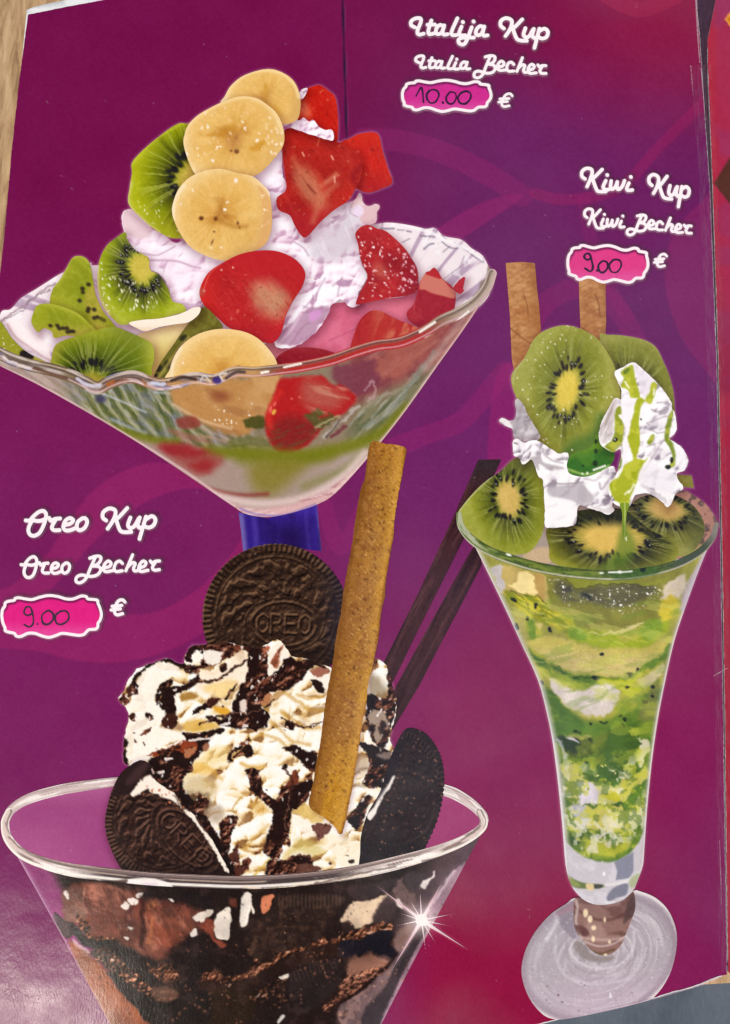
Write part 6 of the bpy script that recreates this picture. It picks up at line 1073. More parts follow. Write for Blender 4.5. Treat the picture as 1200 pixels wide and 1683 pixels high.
ITA = {'I': [[(142, 140), (115, 124), (115, 96), (144, 76), (180, 74), (186, 98), (166, 150), (160, 180), (176, 193), (206, 186)]], 't': [[(262, 90), (240, 165), (247, 190), (278, 185)], [(234, 121), (288, 120)]],
       'a': [[(350, 132), (326, 123), (301, 145), (295, 178), (311, 190), (338, 176), (356, 126)], [(356, 126), (344, 174), (354, 193), (380, 190)]], 'l': [[(452, 74), (410, 170), (416, 196), (446, 196)]], 'i': [[(482, 135), (465, 180), (475, 199), (508, 198)], [(491, 100), (493, 103)]],
       'j': [[(556, 140), (520, 235), (496, 265), (466, 256), (461, 230), (496, 215), (572, 215)], [(569, 96), (571, 99)]]}
sh = lambda L, dx, dy=0: [[(a + dx, b + dy) for a, b in s] for s in L]
ITALIJA = ITA['I'] + ITA['t'] + ITA['a'] + ITA['l'] + ITA['i'] + ITA['j'] + sh(ITA['a'], 292, 8)
ITALIA = ITA['I'] + ITA['t'] + ITA['a'] + ITA['l'] + ITA['i'] + sh(ITA['a'], 232, 4)
KIWI = [[(206, 152), (180, 130), (182, 90), (215, 66), (256, 72), (264, 104), (246, 160), (222, 215)], [(346, 74), (284, 136), (256, 154)], [(264, 142), (298, 234), (320, 255), (376, 256)], [(376, 166), (355, 214), (365, 236), (398, 240)], [(387, 118), (389, 121)],
        [(420, 168), (414, 222), (430, 236), (454, 216), (470, 180)], [(470, 176), (468, 224), (482, 238), (510, 214), (530, 166)], [(566, 186), (548, 226), (558, 246), (594, 242)], [(581, 134), (583, 137)]]
EUR = [[(884, 706), (866, 690), (836, 700), (815, 740), (812, 780), (830, 796), (868, 787)], [(794, 736), (862, 729)], [(787, 762), (852, 754)]]
def mp(f, L): return [np.asarray(f(s), float) for s in L]
kup1 = aff([(762, 190), (1032, 106), (728, 112)], I1([(803, 203), (1050, 150), (768, 128)]))
kup2 = aff([(762, 190), (1032, 106), (728, 112)], I2([(768, 270), (1000, 215), (732, 180)]))
ore2 = aff([(206, 226), (616, 150), (330, 80)], I3([(178, 522), (494, 460), (262, 400)]))
ita2 = aff([(115, 110), (510, 198), (452, 74)], I1([(150, 375), (462, 444), (416, 352)]))
kiw2 = aff([(222, 215), (594, 242), (346, 74)], I2([(236, 522), (526, 545), (332, 405)]))
bec1 = aff([(650, 520), (1126, 478), (938, 374)], I1([(672, 470), (1098, 476), (926, 362)]))
bec2 = aff([(650, 520), (1126, 478), (938, 374)], I2([(650, 575), (1078, 597), (906, 472)]))
eur1 = aff([(836, 700), (830, 796), (794, 736)], I1([(806, 632), (792, 718), (762, 662)]))
eur2 = aff([(836, 700), (830, 796), (794, 736)], I2([(826, 778), (818, 872), (782, 812)]))
WORDS = [('dessert_name', mp(I1, ITALIJA) + mp(kup1, KUP), 6.1), ('dessert_name', mp(ita2, ITALIA) + mp(bec1, BECHER), 4.9), ('euro_sign', mp(eur1, EUR), 4.2),
         ('dessert_name', mp(I2, KIWI) + mp(kup2, KUP), 5.7), ('dessert_name', mp(kiw2, KIWI) + mp(bec2, BECHER), 4.7), ('euro_sign', mp(eur2, EUR), 4.4),
         ('dessert_name', mp(I3, OREO) + mp(I3, KUP), 6.3), ('dessert_name', mp(ore2, OREO) + mp(I3, BECHER), 5.2), ('euro_sign', mp(I3, EUR), 5.2)]
def strokes_d(L, n=5):
    S = [cr(s, False, n) if len(s) > 2 else s for s in L]
    def f(x, y):
        d = np.full(x.shape, 9e9)
        for s in S: d = np.minimum(d, sdl(x, y, s)[0])
        return d
    A = np.vstack(S); return f, A.min(0), A.max(0)
def word(name, L, w, col=(250, 240, 242), sp=1.1, pic=None, z=0, label=None, blot=0):
    f, a, b = strokes_d(L)
    g = lambda x, y: f(x, y) - w * .5 * (1 + blot * (fbm(x, y, 9, 2, 4) - .5))
    m = w * .5 + 1.5
    def paint(K): K.fill(col); K.grain(3, 3, 2)
    PIECES.append(dict(pic=pic, name=name, f=g, b=(a[0] - m, a[1] - m, b[0] + m, b[1] + m), paint=paint, sp=sp, dist=f, w=w, label=label, flat=True))
BADGE = [(16, 800), (22, 760), (38, 735), (42, 712), (66, 700), (104, 694), (112, 680), (140, 676), (185, 684), (232, 688), (285, 672), (350, 660), (415, 668), (470, 684), (520, 684), (575, 664), (612, 668), (622, 684), (664, 688), (690, 694), (694, 716), (706, 744), (718, 790), (710, 830), (694, 855), (692, 880), (676, 896), (632, 900), (614, 914), (596, 932), (560, 940), (500, 932), (440, 926), (400, 940), (350, 954), (300, 944), (250, 926), (200, 926), (150, 948), (118, 944), (106, 926), (70, 918), (42, 908), (40, 888), (24, 850)]
b1 = aff([(16, 800), (718, 790), (350, 660)], I1([(48, 640), (696, 655), (370, 525)])); b2 = aff([(16, 800), (718, 790), (350, 660)], I2([(64, 818), (722, 862), (396, 698)]))
b2b = lambda P: b2([(a, 660 + (b - 660) * .98) for a, b in P]); b1b = lambda P: b1([(a, 660 + (b - 660) * .86) for a, b in P])
N3 = [[(226, 790), (196, 800), (174, 780), (186, 744), (216, 742), (230, 772), (240, 830), (235, 862), (210, 881), (174, 864)], [(267, 859), (270, 862)], [(332, 770), (300, 800), (305, 850), (340, 863), (375, 832), (378, 790), (352, 768), (328, 772)], [(432, 770), (396, 800), (400, 850), (436, 863), (480, 836), (488, 796), (466, 768), (428, 772)]]
N2 = [[(256, 802), (222, 816), (198, 790), (214, 765), (244, 770), (262, 830), (270, 880), (250, 911), (206, 886)], [(304, 903), (306, 907)], [(342, 830), (315, 860), (326, 910), (360, 916), (390, 880), (385, 836), (352, 825), (336, 834)], [(432, 820), (405, 860), (420, 910), (466, 916), (500, 870), (495, 826), (456, 812), (426, 824)]]
N1 = [[(150, 640), (190, 580), (205, 686)], [(246, 600), (226, 640), (246, 686), (286, 686), (316, 640), (306, 605), (266, 594), (230, 622)], [(345, 687), (347, 690)], [(396, 614), (370, 650), (381, 690), (416, 696), (441, 660), (436, 620), (402, 610)], [(482, 614), (456, 650), (470, 690), (512, 696), (546, 660), (546, 620), (512, 605), (474, 622)]]
def badge(pic, f, N, g, pink, sd):
    P = np.asarray(f(BADGE)); Q = cr(P, True, 4)
    def fp(K):
        K.fill(pink); e = sdp(K.x, K.y, Q); t = (K.y - Q[:, 1].min()) / np.ptp(Q[:, 1])
        K.mix(.5 * sst(.55, .95, t), (232, 110, 176)); K.c += (6 * np.sin((K.x + K.y) * 1.25))[:, None]; K.mix(.7 * sst(-6.5, -3, sdp(K.x - .5, K.y - 1.5, Q)) * (1 - sst(.25, .55, t)), (90, 24, 70)); K.grain(4, 6, sd)
    PIECES.append(dict(pic=pic, name='badge_fill', f=lambda x, y: sdp(x, y, Q), b=(*(Q.min(0) - 2), *(Q.max(0) + 2)), paint=fp, sp=1.4, flat=True))
    L = [np.vstack([P, P[:1]])]; df, a, b = strokes_d(L, 4)
    PIECES.append(dict(pic=pic, name='badge_frame', f=lambda x, y: df(x, y) - 2.4, b=(*(a - 4), *(b + 4)), paint=lambda K: (K.fill((250, 238, 240)), K.grain(3, 3, 1)), sp=1.2, dist=df, w=5.4, flat=True))
    word('handwritten_price', mp(g, N), 3.3, (46, 14, 52), 1.0, pic, blot=.7)
badge('price_badge', b1b, N1, I1, (206, 44, 140), 1)
badge('price_badge.001', b2b, N2, I2, (222, 62, 132), 2)
badge('price_badge.002', I3, N3, I3, (224, 36, 128), 3)
for nm, L, w in WORDS: word(nm, L, w)
# printed sparkle on the cookie sundae's glass
SPK = (693, 1512)
def spark(K):
    d0 = np.hypot(K.x - SPK[0], K.y - SPK[1]); K.fill((222, 178, 188)); K.mix(1 - sst(4, 44, d0), (255, 244, 238))
RAYS = [((620, 1456), 3.4), ((770, 1561), 4.2), ((640, 1600), 3.6), ((730, 1444), 3.6), ((690, 1456), 1.8), ((672, 1476), 1.6), ((752, 1500), 1.7), ((742, 1522), 1.5), ((648, 1522), 1.7), ((655, 1500), 1.4), ((700, 1566), 1.6), ((716, 1550), 1.5), ((668, 1552), 1.5), ((712, 1472), 1.4)]
def fspark(x, y):
    d = np.hypot(x - SPK[0], y - SPK[1]) - 10.
    for q, w in RAYS:
        e, t, _ = sdl(x, y, np.array([SPK, q], float)); d = np.minimum(d, e - .85 * w * (1.02 - t) ** 1.6 - .12)
    return d
PIECES.append(dict(pic='cookie_sundae_picture', name='sparkle', f=fspark, b=(615, 1440, 775, 1605), paint=spark, sp=.8, flat=True))
# ---------------------------------------------------------------- from picture positions to the page
def bend(x, y):                                    # the laminated page does not lie quite flat (metres)
    return (.0009 * np.exp(-((x + .117) / .018) ** 2) - .0014 * np.exp(-((x - .118) / .012) ** 2) + .0005 * np.sin(x * 46 + y * 14 + .6) + .0004 * np.sin(y * 31 - x * 12))
_c, _s = math.cos(TILT), math.sin(TILT)
def onpage(px, py, dz=0., flat=False, z0=0.):
    u, v = (np.asarray(px, float) - W0 / 2) / FPX, -(np.asarray(py, float) - H0 / 2) / FPX
    dx, dy, dzr = u, v * _c + _s, v * _s - _c        # ray direction in the world
    z = np.full_like(u, z0)
    for _ in range(1 if flat else 6):
        t = (z - CAM[2]) / dzr
        x, y = CAM[0] + t * dx, CAM[1] + t * dy
        if not flat: z = bend(x, y) + z0
    return x, y, z + dz

col = scene.collection
LAY = 7e-6
def lin(c):
    c = np.clip(c / 255., 0, 1)
    return np.where(c <= .04045, c / 12.92, ((c + .055) / 1.055) ** 2.4)

def mesh_obj(name, verts, faces, mat, parent=None, ink=None, smooth=True):
    me = bpy.data.meshes.new(name)
    verts = np.asarray(verts, np.float32); faces = np.asarray(faces, np.int32)
    k = faces.shape[1]
    me.vertices.add(len(verts)); me.vertices.foreach_set('co', verts.ravel())
    me.loops.add(faces.size); me.loops.foreach_set('vertex_index', faces.ravel())
    me.polygons.add(len(faces)); me.polygons.foreach_set('loop_start', np.arange(0, faces.size, k, dtype=np.int32))
    try: me.polygons.foreach_set('loop_total', np.full(len(faces), k, np.int32))
    except Exception: pass
    if smooth: me.polygons.foreach_set('use_smooth', np.ones(len(faces), bool))
    me.update(calc_edges=True)
    if ink is not None:
        at = me.color_attributes.new('ink', 'FLOAT_COLOR', 'POINT')
        at.data.foreach_set('color', np.hstack([ink, np.ones((len(ink), 1))]).astype(np.float32).ravel())
    me.materials.append(mat)
    o = bpy.data.objects.new(name, me); col.objects.link(o)
    if parent is not None: o.parent = parent
    return o

def clipgrid(f, b, sp):                            # a fine triangle grid cut along f = 0
    xs = np.arange(b[0], b[2] + sp, sp); ys = np.arange(b[1], b[3] + sp, sp)
    X, Y = np.meshgrid(xs, ys); x, y = X.ravel(), Y.ravel()
    d = f(x, y); nx, ny = len(xs), len(ys)
    i = (np.arange(ny - 1)[:, None] * nx + np.arange(nx - 1)[None]).ravel()
    T = np.vstack([np.stack([i, i + nx + 1, i + 1], 1), np.stack([i, i + nx, i + nx + 1], 1)])
    ins = d[T] < 0; n = ins.sum(1)
    full = T[n == 3]; N = len(x)
    parts, keys = [full], []
    def roll(t, m, want):                          # bring the odd corner first, keeping the turn
        k = np.argmax(m == want, 1); r = np.arange(len(t))
        return t[r, k], t[r, (k + 1) % 3], t[r, (k + 2) % 3]
    ek = lambda a, b_: np.minimum(a, b_).astype(np.int64) * N + np.maximum(a, b_)
    s1 = n == 1; a1, b1_, c1 = roll(T[s1], ins[s1], True)
    s2 = n == 2; a2, b2_, c2 = roll(T[s2], ins[s2], False)
    K = np.concatenate([ek(a1, b1_), ek(a1, c1), ek(a2, b2_), ek(a2, c2)])
    U, inv = np.unique(K, return_inverse=True)
    p, q = U // N, U % N; t = d[p] / (d[p] - d[q])
    ex, ey = x[p] + (x[q] - x[p]) * t, y[p] + (y[q] - y[p]) * t
    inv = inv + N; m1, m2 = len(a1), len(a2)
    e1, e2, e3, e4 = inv[:m1], inv[m1:2 * m1], inv[2 * m1:2 * m1 + m2], inv[2 * m1 + m2:]
    F = np.vstack([full, np.stack([a1, e1, e2], 1), np.stack([e3, b2_, c2], 1), np.stack([e3, c2, e4], 1)])
    x, y = np.concatenate([x, ex]), np.concatenate([y, ey])
    used, F = np.unique(F, return_inverse=True)
    F = F.reshape(-1, 3)
    return x[used], y[used], F[:, ::-1]            # picture y runs down

# ---------------------------------------------------------------- materials
def new_mat(name):
    m = bpy.data.materials.new(name); m.use_nodes = True
    n = m.node_tree.nodes; b = n['Principled BSDF']
    return m, n, m.node_tree.links, b
def noise(n, l, sc, det=4, rough=.55, vec=None, dist=0):
    t = n.new('ShaderNodeTexNoise'); t.inputs['Scale'].default_value = sc; t.inputs['Detail'].default_value = det; t.inputs['Roughness'].default_value = rough; t.inputs['Distortion'].default_value = dist
    if vec is not None: l.new(vec, t.inputs['Vector'])
    return t
def maprange(n, l, src, a, b, c, d):
    t = n.new('ShaderNodeMapRange'); t.inputs[1].default_value = a; t.inputs[2].default_value = b; t.inputs[3].default_value = c; t.inputs[4].default_value = d
    l.new(src, t.inputs[0]); return t
def coords(n, l, sc=(1, 1, 1), rz=0):
    tc = n.new('ShaderNodeTexCoord'); mp_ = n.new('ShaderNodeMapping'); mp_.inputs['Scale'].default_value = sc; mp_.inputs['Rotation'].default_value = (0, 0, rz)
    l.new(tc.outputs['Object'], mp_.inputs['Vector']); return mp_.outputs['Vector']

GAIN = 1.0
def print_mat(name, spec=.027, rough=.18):
    m, n, l, b = new_mat(name)
    at = n.new('ShaderNodeAttribute'); at.attribute_name = 'ink'
    v = coords(n, l)
    g = noise(n, l, 2600, 2, .5, v); mr = maprange(n, l, g.outputs['Fac'], .3, .7, .95, 1.05)           # ink grain
    sp_ = noise(n, l, 420, 3, .6, v); wear = maprange(n, l, sp_.outputs['Fac'], .73, .78, 0, .22)       # pale specks of wear
    mul = n.new('ShaderNodeVectorMath'); mul.operation = 'SCALE'; l.new(at.outputs['Color'], mul.inputs[0]); l.new(mr.outputs[0], mul.inputs['Scale'])
    mx = n.new('ShaderNodeMix'); mx.data_type = 'RGBA'; mx.inputs[7].default_value = (.55, .45, .5, 1)
    l.new(wear.outputs[0], mx.inputs[0]); l.new(mul.outputs[0], mx.inputs[6]); l.new(mx.outputs[2], b.inputs['Base Color'])
    veil_n = noise(n, l, 11, 2, .5, v, .4); pos = n.new('ShaderNodeSeparateXYZ'); l.new(v, pos.inputs[0])          # gloss patches on the right half, shaped to imitate a sky reflection's veil
    up = maprange(n, l, pos.outputs[0], -.02, .06, 0, 1); pat = maprange(n, l, veil_n.outputs['Fac'], .40, .56, 0, 1.1); ml = n.new('ShaderNodeMath'); ml.operation = 'MULTIPLY'; l.new(up.outputs[0], ml.inputs[0]); l.new(pat.outputs[0], ml.inputs[1])
    ad = n.new('ShaderNodeMath'); ad.operation = 'ADD'; ad.inputs[1].default_value = spec; l.new(ml.outputs[0], ad.inputs[0]); l.new(ad.outputs[0], b.inputs['Specular IOR Level'])
    cr_ = noise(n, l, 90, 3, .6, v); crr = maprange(n, l, cr_.outputs['Fac'], .3, .7, rough - .03, rough + .03); l.new(crr.outputs[0], b.inputs['Roughness'])
    v2 = coords(n, l, (1, .45, 1)); fine = noise(n, l, 1500, 3, .6, v2); big = noise(n, l, 60, 2, .5, v)
    b1n = n.new('ShaderNodeBump'); b1n.inputs['Strength'].default_value = .10; b1n.inputs['Distance'].default_value = .0002; l.new(fine.outputs['Fac'], b1n.inputs['Height'])
    b2n = n.new('ShaderNodeBump'); b2n.inputs['Strength'].default_value = .25; b2n.inputs['Distance'].default_value = .0006; l.new(big.outputs['Fac'], b2n.inputs['Height']); l.new(b1n.outputs[0], b2n.inputs['Normal'])
    l.new(b2n.outputs[0], b.inputs['Normal'])
    return m
M_print = print_mat('glossy_print')
M_marker = print_mat('marker_ink', .15, .4)

m, n, l, b = new_mat('white_board'); g = noise(n, l, 900, 3, .6, coords(n, l)); mr = maprange(n, l, g.outputs['Fac'], .2, .8, .74, .86)
cb = n.new('ShaderNodeCombineColor'); [l.new(mr.outputs[0], cb.inputs[i]) for i in range(3)]; l.new(cb.outputs[0], b.inputs['Base Color']); b.inputs['Roughness'].default_value = .7; M_board = m
m, n, l, b = new_mat('spine_plastic'); g = noise(n, l, 300, 3, .6, coords(n, l, (4, 1, 1))); rp = n.new('ShaderNodeValToRGB'); rp.color_ramp.elements[0].color = (.030, .008, .018, 1); rp.color_ramp.elements[1].color = (.085, .045, .075, 1)
l.new(g.outputs['Fac'], rp.inputs[0]); l.new(rp.outputs[0], b.inputs['Base Color']); b.inputs['Roughness'].default_value = .28; M_spine = m
m, n, l, b = new_mat('clear_tape'); g = noise(n, l, 260, 4, .6, coords(n, l, (6, .6, 1))); mr = maprange(n, l, g.outputs['Fac'], .4, .8, .0, .09)
b.inputs['Base Color'].default_value = (.62, .5, .6, 1); b.inputs['Roughness'].default_value = .18; l.new(mr.outputs[0], b.inputs['Alpha']); M_tape = m
m, n, l, b = new_mat('frayed_edge_and_highlight'); g = noise(n, l, 1400, 3, .6, coords(n, l)); mr = maprange(n, l, g.outputs['Fac'], .3, .7, .12, .7)
b.inputs['Base Color'].default_value = (.78, .55, .62, 1); l.new(mr.outputs[0], b.inputs['Alpha']); b.inputs['Roughness'].default_value = .6; M_fray_hilite = m
def wood(name, c0, c1, c2, rz, sc):
    m, n, l, b = new_mat(name); v = coords(n, l, (1, .16, 1), rz)
    g = noise(n, l, sc, 6, .65, v, .6); g2 = noise(n, l, sc * .22, 3, .5, v)
    r = n.new('ShaderNodeValToRGB'); e = r.color_ramp.elements; e[0].position, e[0].color = .3, (*c0, 1); e[1].position, e[1].color = .72, (*c2, 1); k = e.new(.5); k.color = (*c1, 1)
    ad = n.new('ShaderNodeMath'); ad.operation = 'MULTIPLY_ADD'; ad.inputs[1].default_value = .35; l.new(g2.outputs['Fac'], ad.inputs[0]); sb = n.new('ShaderNodeMath'); sb.operation = 'SUBTRACT'; sb.inputs[1].default_value = .17; l.new(g.outputs['Fac'], sb.inputs[0]); l.new(sb.outputs[0], ad.inputs[2])
    l.new(ad.outputs[0], r.inputs[0]); l.new(r.outputs[0], b.inputs['Base Color']); b.inputs['Roughness'].default_value = .6
    bp = n.new('ShaderNodeBump'); bp.inputs['Strength'].default_value = .6; bp.inputs['Distance'].default_value = .0006; l.new(g.outputs['Fac'], bp.inputs['Height']); l.new(bp.outputs[0], b.inputs['Normal'])
    return m
M_wood = wood('pale_wood', (.22, .12, .05), (.45, .28, .135), (.62, .43, .235), math.radians(-52), 420)
m, n, l, b = new_mat('denim'); v = coords(n, l, (1, .3, 1)); g = noise(n, l, 900, 4, .7, v); g2 = noise(n, l, 34, 3, .6, coords(n, l))
r = n.new('ShaderNodeValToRGB'); r.color_ramp.elements[0].position = .3; r.color_ramp.elements[0].color = (.055, .075, .105, 1); r.color_ramp.elements[1].position = .75; r.color_ramp.elements[1].color = (.15, .175, .215, 1)
av = n.new('ShaderNodeMath'); av.operation = 'MULTIPLY_ADD'; av.inputs[1].default_value = .6; l.new(g2.outputs['Fac'], av.inputs[0]); hf = n.new('ShaderNodeMath'); hf.operation = 'MULTIPLY'; hf.inputs[1].default_value = .4; l.new(g.outputs['Fac'], hf.inputs[0]); l.new(hf.outputs[0], av.inputs[2])
l.new(av.outputs[0], r.inputs[0]); l.new(r.outputs[0], b.inputs['Base Color']); b.inputs['Roughness'].default_value = .9; b.inputs['Sheen Weight'].default_value = .3
bp = n.new('ShaderNodeBump'); bp.inputs['Strength'].default_value = .5; bp.inputs['Distance'].default_value = .0008; l.new(g.outputs['Fac'], bp.inputs['Height']); l.new(bp.outputs[0], b.inputs['Normal']); M_denim = m

# ---------------------------------------------------------------- setting: table top, denim below its edge
def slab(name, pts, z_top, th, mat, parent=None):  # a flat board with that outline (world x, y)
    k = len(pts); V = [(x, y, z_top) for x, y in pts] + [(x, y, z_top - th) for x, y in pts]
    me = bpy.data.meshes.new(name); me.from_pydata(V, [], [list(range(k)), list(range(2 * k - 1, k - 1, -1))] + [[i, i + k, (i + 1) % k + k, (i + 1) % k] for i in range(k)]); me.update()
    me.materials.append(mat); o = bpy.data.objects.new(name, me); col.objects.link(o)
    if parent is not None: o.parent = parent
    return o
TZ = -.0042
ex, ey, _ = onpage(np.array([1140., 1260.]), np.array([1619., 1612.]), flat=True, z0=TZ)
sl_ = (ey[1] - ey[0]) / (ex[1] - ex[0]); yl = lambda x: ey[0] + sl_ * (x - ex[0])
table = slab('table_top', [(-.45, yl(-.45)), (.45, yl(.45)), (.45, .5), (-.45, .5)], TZ, .022, M_wood); table['kind'] = 'structure'
nx_, ny_ = 120, 70
gx, gy = np.meshgrid(np.linspace(-.34, .34, nx_), np.linspace(-.5, -.10, ny_))
gz = -.20 + .05 * np.cos(np.clip((gx - .10) / .13, -math.pi, math.pi)) + .004 * fbm(gx * 100, gy * 100, 4, 3, 3) + .003 * np.sin(gx * 70 + gy * 40 + 2 * np.sin(gy * 23))
i = (np.arange(ny_ - 1)[:, None] * nx_ + np.arange(nx_ - 1)[None]).ravel()
F = np.stack([i, i + 1, i + nx_ + 1, i + nx_], 1)
V = np.stack([gx.ravel(), gy.ravel(), gz.ravel()], 1)
VB = V.copy(); VB[:, 2] -= .004
denim = mesh_obj('denim_cloth', np.vstack([V, VB]), np.vstack([F, F[:, ::-1] + len(V)]), M_denim)
denim['label'] = 'blue-grey denim cloth showing below the bottom edge of the menu'; denim['category'] = 'cloth'

# ---------------------------------------------------------------- the menu
menu = bpy.data.objects.new('menu', None); col.objects.link(menu); menu.empty_display_size = .05
menu['label'] = 'glossy purple dessert menu with three printed ice cream sundaes and prices'; menu['category'] = 'menu'
PAGE = [(46, 24), (110, 11), (175, -1), (260, -18), (400, -40), (700, -60), (1000, -60), (1138, -50), (1144, 0), (1150, 60), (1153, 108), (1159, 200), (1166, 300), (1171, 420), (1178, 600), (1184, 900), (1189, 1200), (1193, 1500), (1195, 1602),
        (1183, 1604), (1168, 1609), (1150, 1617), (1130, 1624), (1105, 1630), (1080, 1638), (1040, 1648), (1000, 1657), (960, 1666), (920, 1674), (880, 1684), (700, 1725), (400, 1765), (-120, 1800), (-130, 1200), (-60, 800), (-6, 500), (6, 400), (19, 250), (32, 130)]
def poly_piece(name, pts, paint, sp, mat, parent, dz, sm=False, wob=0, z0=0.):
    P = cr(pts, True, 4) if sm else np.asarray(pts, float)
    f = (lambda x, y: sdp(x + wob * (2 * fbm(x, y, 5, 2, 3) - 1), y + wob * (2 * fbm(x, y, 5, 2, 9) - 1), P)) if wob else (lambda x, y: sdp(x, y, P))
    x, y, F = clipgrid(f, (*(P.min(0) - 2), *(P.max(0) + 2)), sp)
    K = Ink(x, y)
    if paint: paint(K)
    X, Y, Zz = onpage(x, y, dz, z0=z0)
    return mesh_obj(name, np.stack([X, Y, Zz], 1), F, mat, parent, lin(K.c) * GAIN if paint else None)
CROP = lambda P: [(min(max(a, -40), 1240), min(max(b_, -40), 1740)) for a, b_ in P]
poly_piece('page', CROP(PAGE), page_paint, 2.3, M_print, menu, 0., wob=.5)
def board(name, pts, dz, th, parent, mat, sp=14, z0=0.):  # the stiff core under a printed sheet
    P = np.asarray(pts, float); x, y, F = clipgrid(lambda a, b_: sdp(a, b_, P), (*(P.min(0) - 2), *(P.max(0) + 2)), sp)
    X, Y, Zz = onpage(x, y, dz, z0=z0); n_ = len(X)
    E = np.vstack([F[:, [0, 1]], F[:, [1, 2]], F[:, [2, 0]]]); key = np.sort(E, 1); _, idx, ct = np.unique(key, axis=0, return_index=True, return_counts=True)
    B_ = E[idx[ct == 1]]
    V = np.vstack([np.stack([X, Y, Zz], 1), np.stack([X, Y, Zz - th], 1)])
    FF = np.vstack([F, F[:, ::-1] + n_, np.stack([B_[:, 1], B_[:, 0], B_[:, 0] + n_], 1), np.stack([B_[:, 1], B_[:, 0] + n_, B_[:, 1] + n_], 1)])
    return mesh_obj(name, V, FF, mat, parent, smooth=False)
BO = [(44, 14), (80, 5), (120, -3), (176, -14), (400, -55), (1138, -60)] + [(a + .8, b_ + (1.6 if b_ > 1600 else 0)) for a, b_ in PAGE[8:]]
board('page_board', CROP(BO), -.00015, .0016, menu, M_board)
# facing panel across the fold
RP = [(1185, -40), (1164, 62), (1164, 108), (1168, 200), (1172, 300), (1176, 420), (1182, 600), (1188, 900), (1193, 1200), (1196, 1500), (1198, 1600), (1240, 1594), (1240, -40)]
def right_paint(K):
    K.fill((164, 42, 74)); K.mix(.7 * sst(.45, .6, fbm(K.x, K.y, 60, 2, 4)), (150, 50, 92)); K.mix(.8 * sst(500, 900, K.y), (160, 26, 46)); K.mix(.5 * (1 - sst(1168, 1185, K.x - (K.y - 100) * .02)), (178, 40, 52))
    K.patch([(1174, 300), (1200, 258), (1235, 300), (1200, 334)], (84, 48, 40), 2, 1, sm=False); K.patch([(1192, 30), (1202, 18), (1215, 30), (1202, 44)], (236, 160, 60), 1.5, 1, sm=False); K.patch([(1195, 30), (1203, 22), (1213, 30), (1203, 40)], (196, 120, 20), 1.5, 1, sm=False)
    K.mix(.5 * sst(430, 640, K.y) * (1 - sst(640, 660, K.y)), (130, 30, 60)); K.grain(4, 7, 3)
poly_piece('facing_page', RP, right_paint, 2.6, M_print, menu, -.0004, wob=.5)
board('facing_board', [(a + 1, b_) for a, b_ in RP], -.00055, .0016, menu, M_board, 20)
def strip(name, pts, w, mat, dz, z0=0., sub=6):    # a narrow ribbon lying along a line
    P = cr(pts, False, sub); t = np.roll(P, -1, 0) - np.roll(P, 1, 0); t[0] = P[1] - P[0]; t[-1] = P[-1] - P[-2]; t /= np.hypot(*t.T)[:, None]
    nrm = np.stack([-t[:, 1], t[:, 0]], 1); ww = (np.interp(np.linspace(0, 1, len(P)), np.linspace(0, 1, len(w)), w) * .5)[:, None]
    A_, B_ = P + nrm * ww, P - nrm * ww
    x, y = np.concatenate([A_[:, 0], B_[:, 0]]), np.concatenate([A_[:, 1], B_[:, 1]]); X, Y, Zz = onpage(x, y, dz, z0=z0); k = len(P); j = np.arange(k - 1)
    return mesh_obj(name, np.stack([X, Y, Zz], 1), np.stack([j, j + 1, j + k + 1, j + k], 1), mat, menu)
strip('spine', [(1168, -40), (1160, 60), (1160, 110), (1165, 220), (1169, 320), (1174, 440), (1180, 640), (1186, 900), (1191, 1200), (1195, 1600)], [48, 26, 20, 20, 20, 20, 20, 18, 18, 18], M_spine, -.0024)
strip('hinge_tape', [(1151, 109), (1158, 220), (1163, 320), (1169, 440), (1176, 640), (1182, 900), (1187, 1200), (1191, 1500), (1193, 1596)], [34, 32, 30, 28, 26, 24, 22], M_tape, .00075)
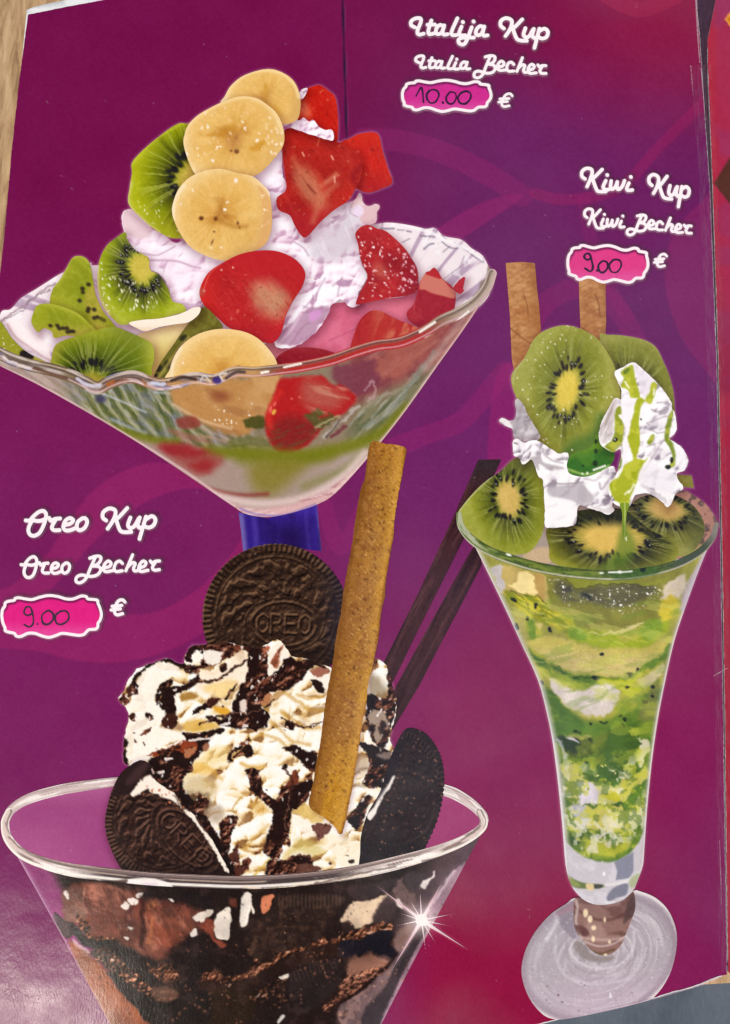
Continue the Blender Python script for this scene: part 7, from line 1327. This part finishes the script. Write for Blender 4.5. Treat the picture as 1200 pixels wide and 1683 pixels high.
for pts, w in (([(1142, -30), (1144, 30), (1147, 80), (1149, 106)], [3.2, 2.2, 1.2]), ([(1151, 114), (1154, 150), (1158, 200)], [1.4, 1., .4]), ([(1134, 110), (1136, 135), (1138, 160)], [1.2, .9, .3]), ([(1171, 1111), (1180, 1106), (1194, 1098)], [1., 1.4, .8]),
               ([(1181, 1380), (1183, 1440), (1184, 1486)], [.5, .8, .4]), ([(1000, 1657.5), (1060, 1643.5), (1105, 1631), (1150, 1617.5), (1180, 1605)], [.8, 1.2, 1.4, 2., 2.6])):
    strip('worn_edge_and_highlight', pts, w, M_fray_hilite, .0009)

# the printed pieces
LABELS = {'fruit_sundae_picture': 'printed picture of a fruit sundae with banana, kiwi and strawberry in a fluted glass bowl', 'cookie_sundae_picture': 'printed picture of a cream sundae with dark cookies and a wafer roll in a glass bowl',
          'kiwi_sundae_picture': 'printed picture of a kiwi sundae with green sauce in a tall footed glass', 'price_badge': 'pink price badge with handwritten 10.00', 'price_badge.001': 'pink price badge with handwritten 9.00 above the wafer roll', 'price_badge.002': 'pink price badge with handwritten 9.00 beside the cookie sundae'}
order = ['fruit_sundae_picture', 'cookie_sundae_picture', 'kiwi_sundae_picture']
PIECES.sort(key=lambda p: order.index(p['pic']) if p['pic'] in order else 9)
roots = {}
z = .00003
for p in PIECES:
    x, y, F = clipgrid(p['f'], p['b'], p['sp'])
    if len(F) == 0: continue
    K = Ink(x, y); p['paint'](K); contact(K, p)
    pic = p['pic']
    if pic and pic not in roots:
        e = bpy.data.objects.new(pic.split('.')[0], None); col.objects.link(e); e.parent = menu; e['label'] = LABELS[pic]; e.empty_display_size = .02; roots[pic] = e
    z += LAY
    X, Y, Zz = onpage(x, y, z)
    o = mesh_obj(p['name'], np.stack([X, Y, Zz], 1), F, M_marker if p['name'] == 'handwritten_price' else M_print, roots[pic] if pic else menu, lin(K.c) * GAIN)
    if p.get('label'): o['label'] = p['label']
print('triangles', sum(len(o.data.polygons) for o in scene.objects if o.type == 'MESH'))
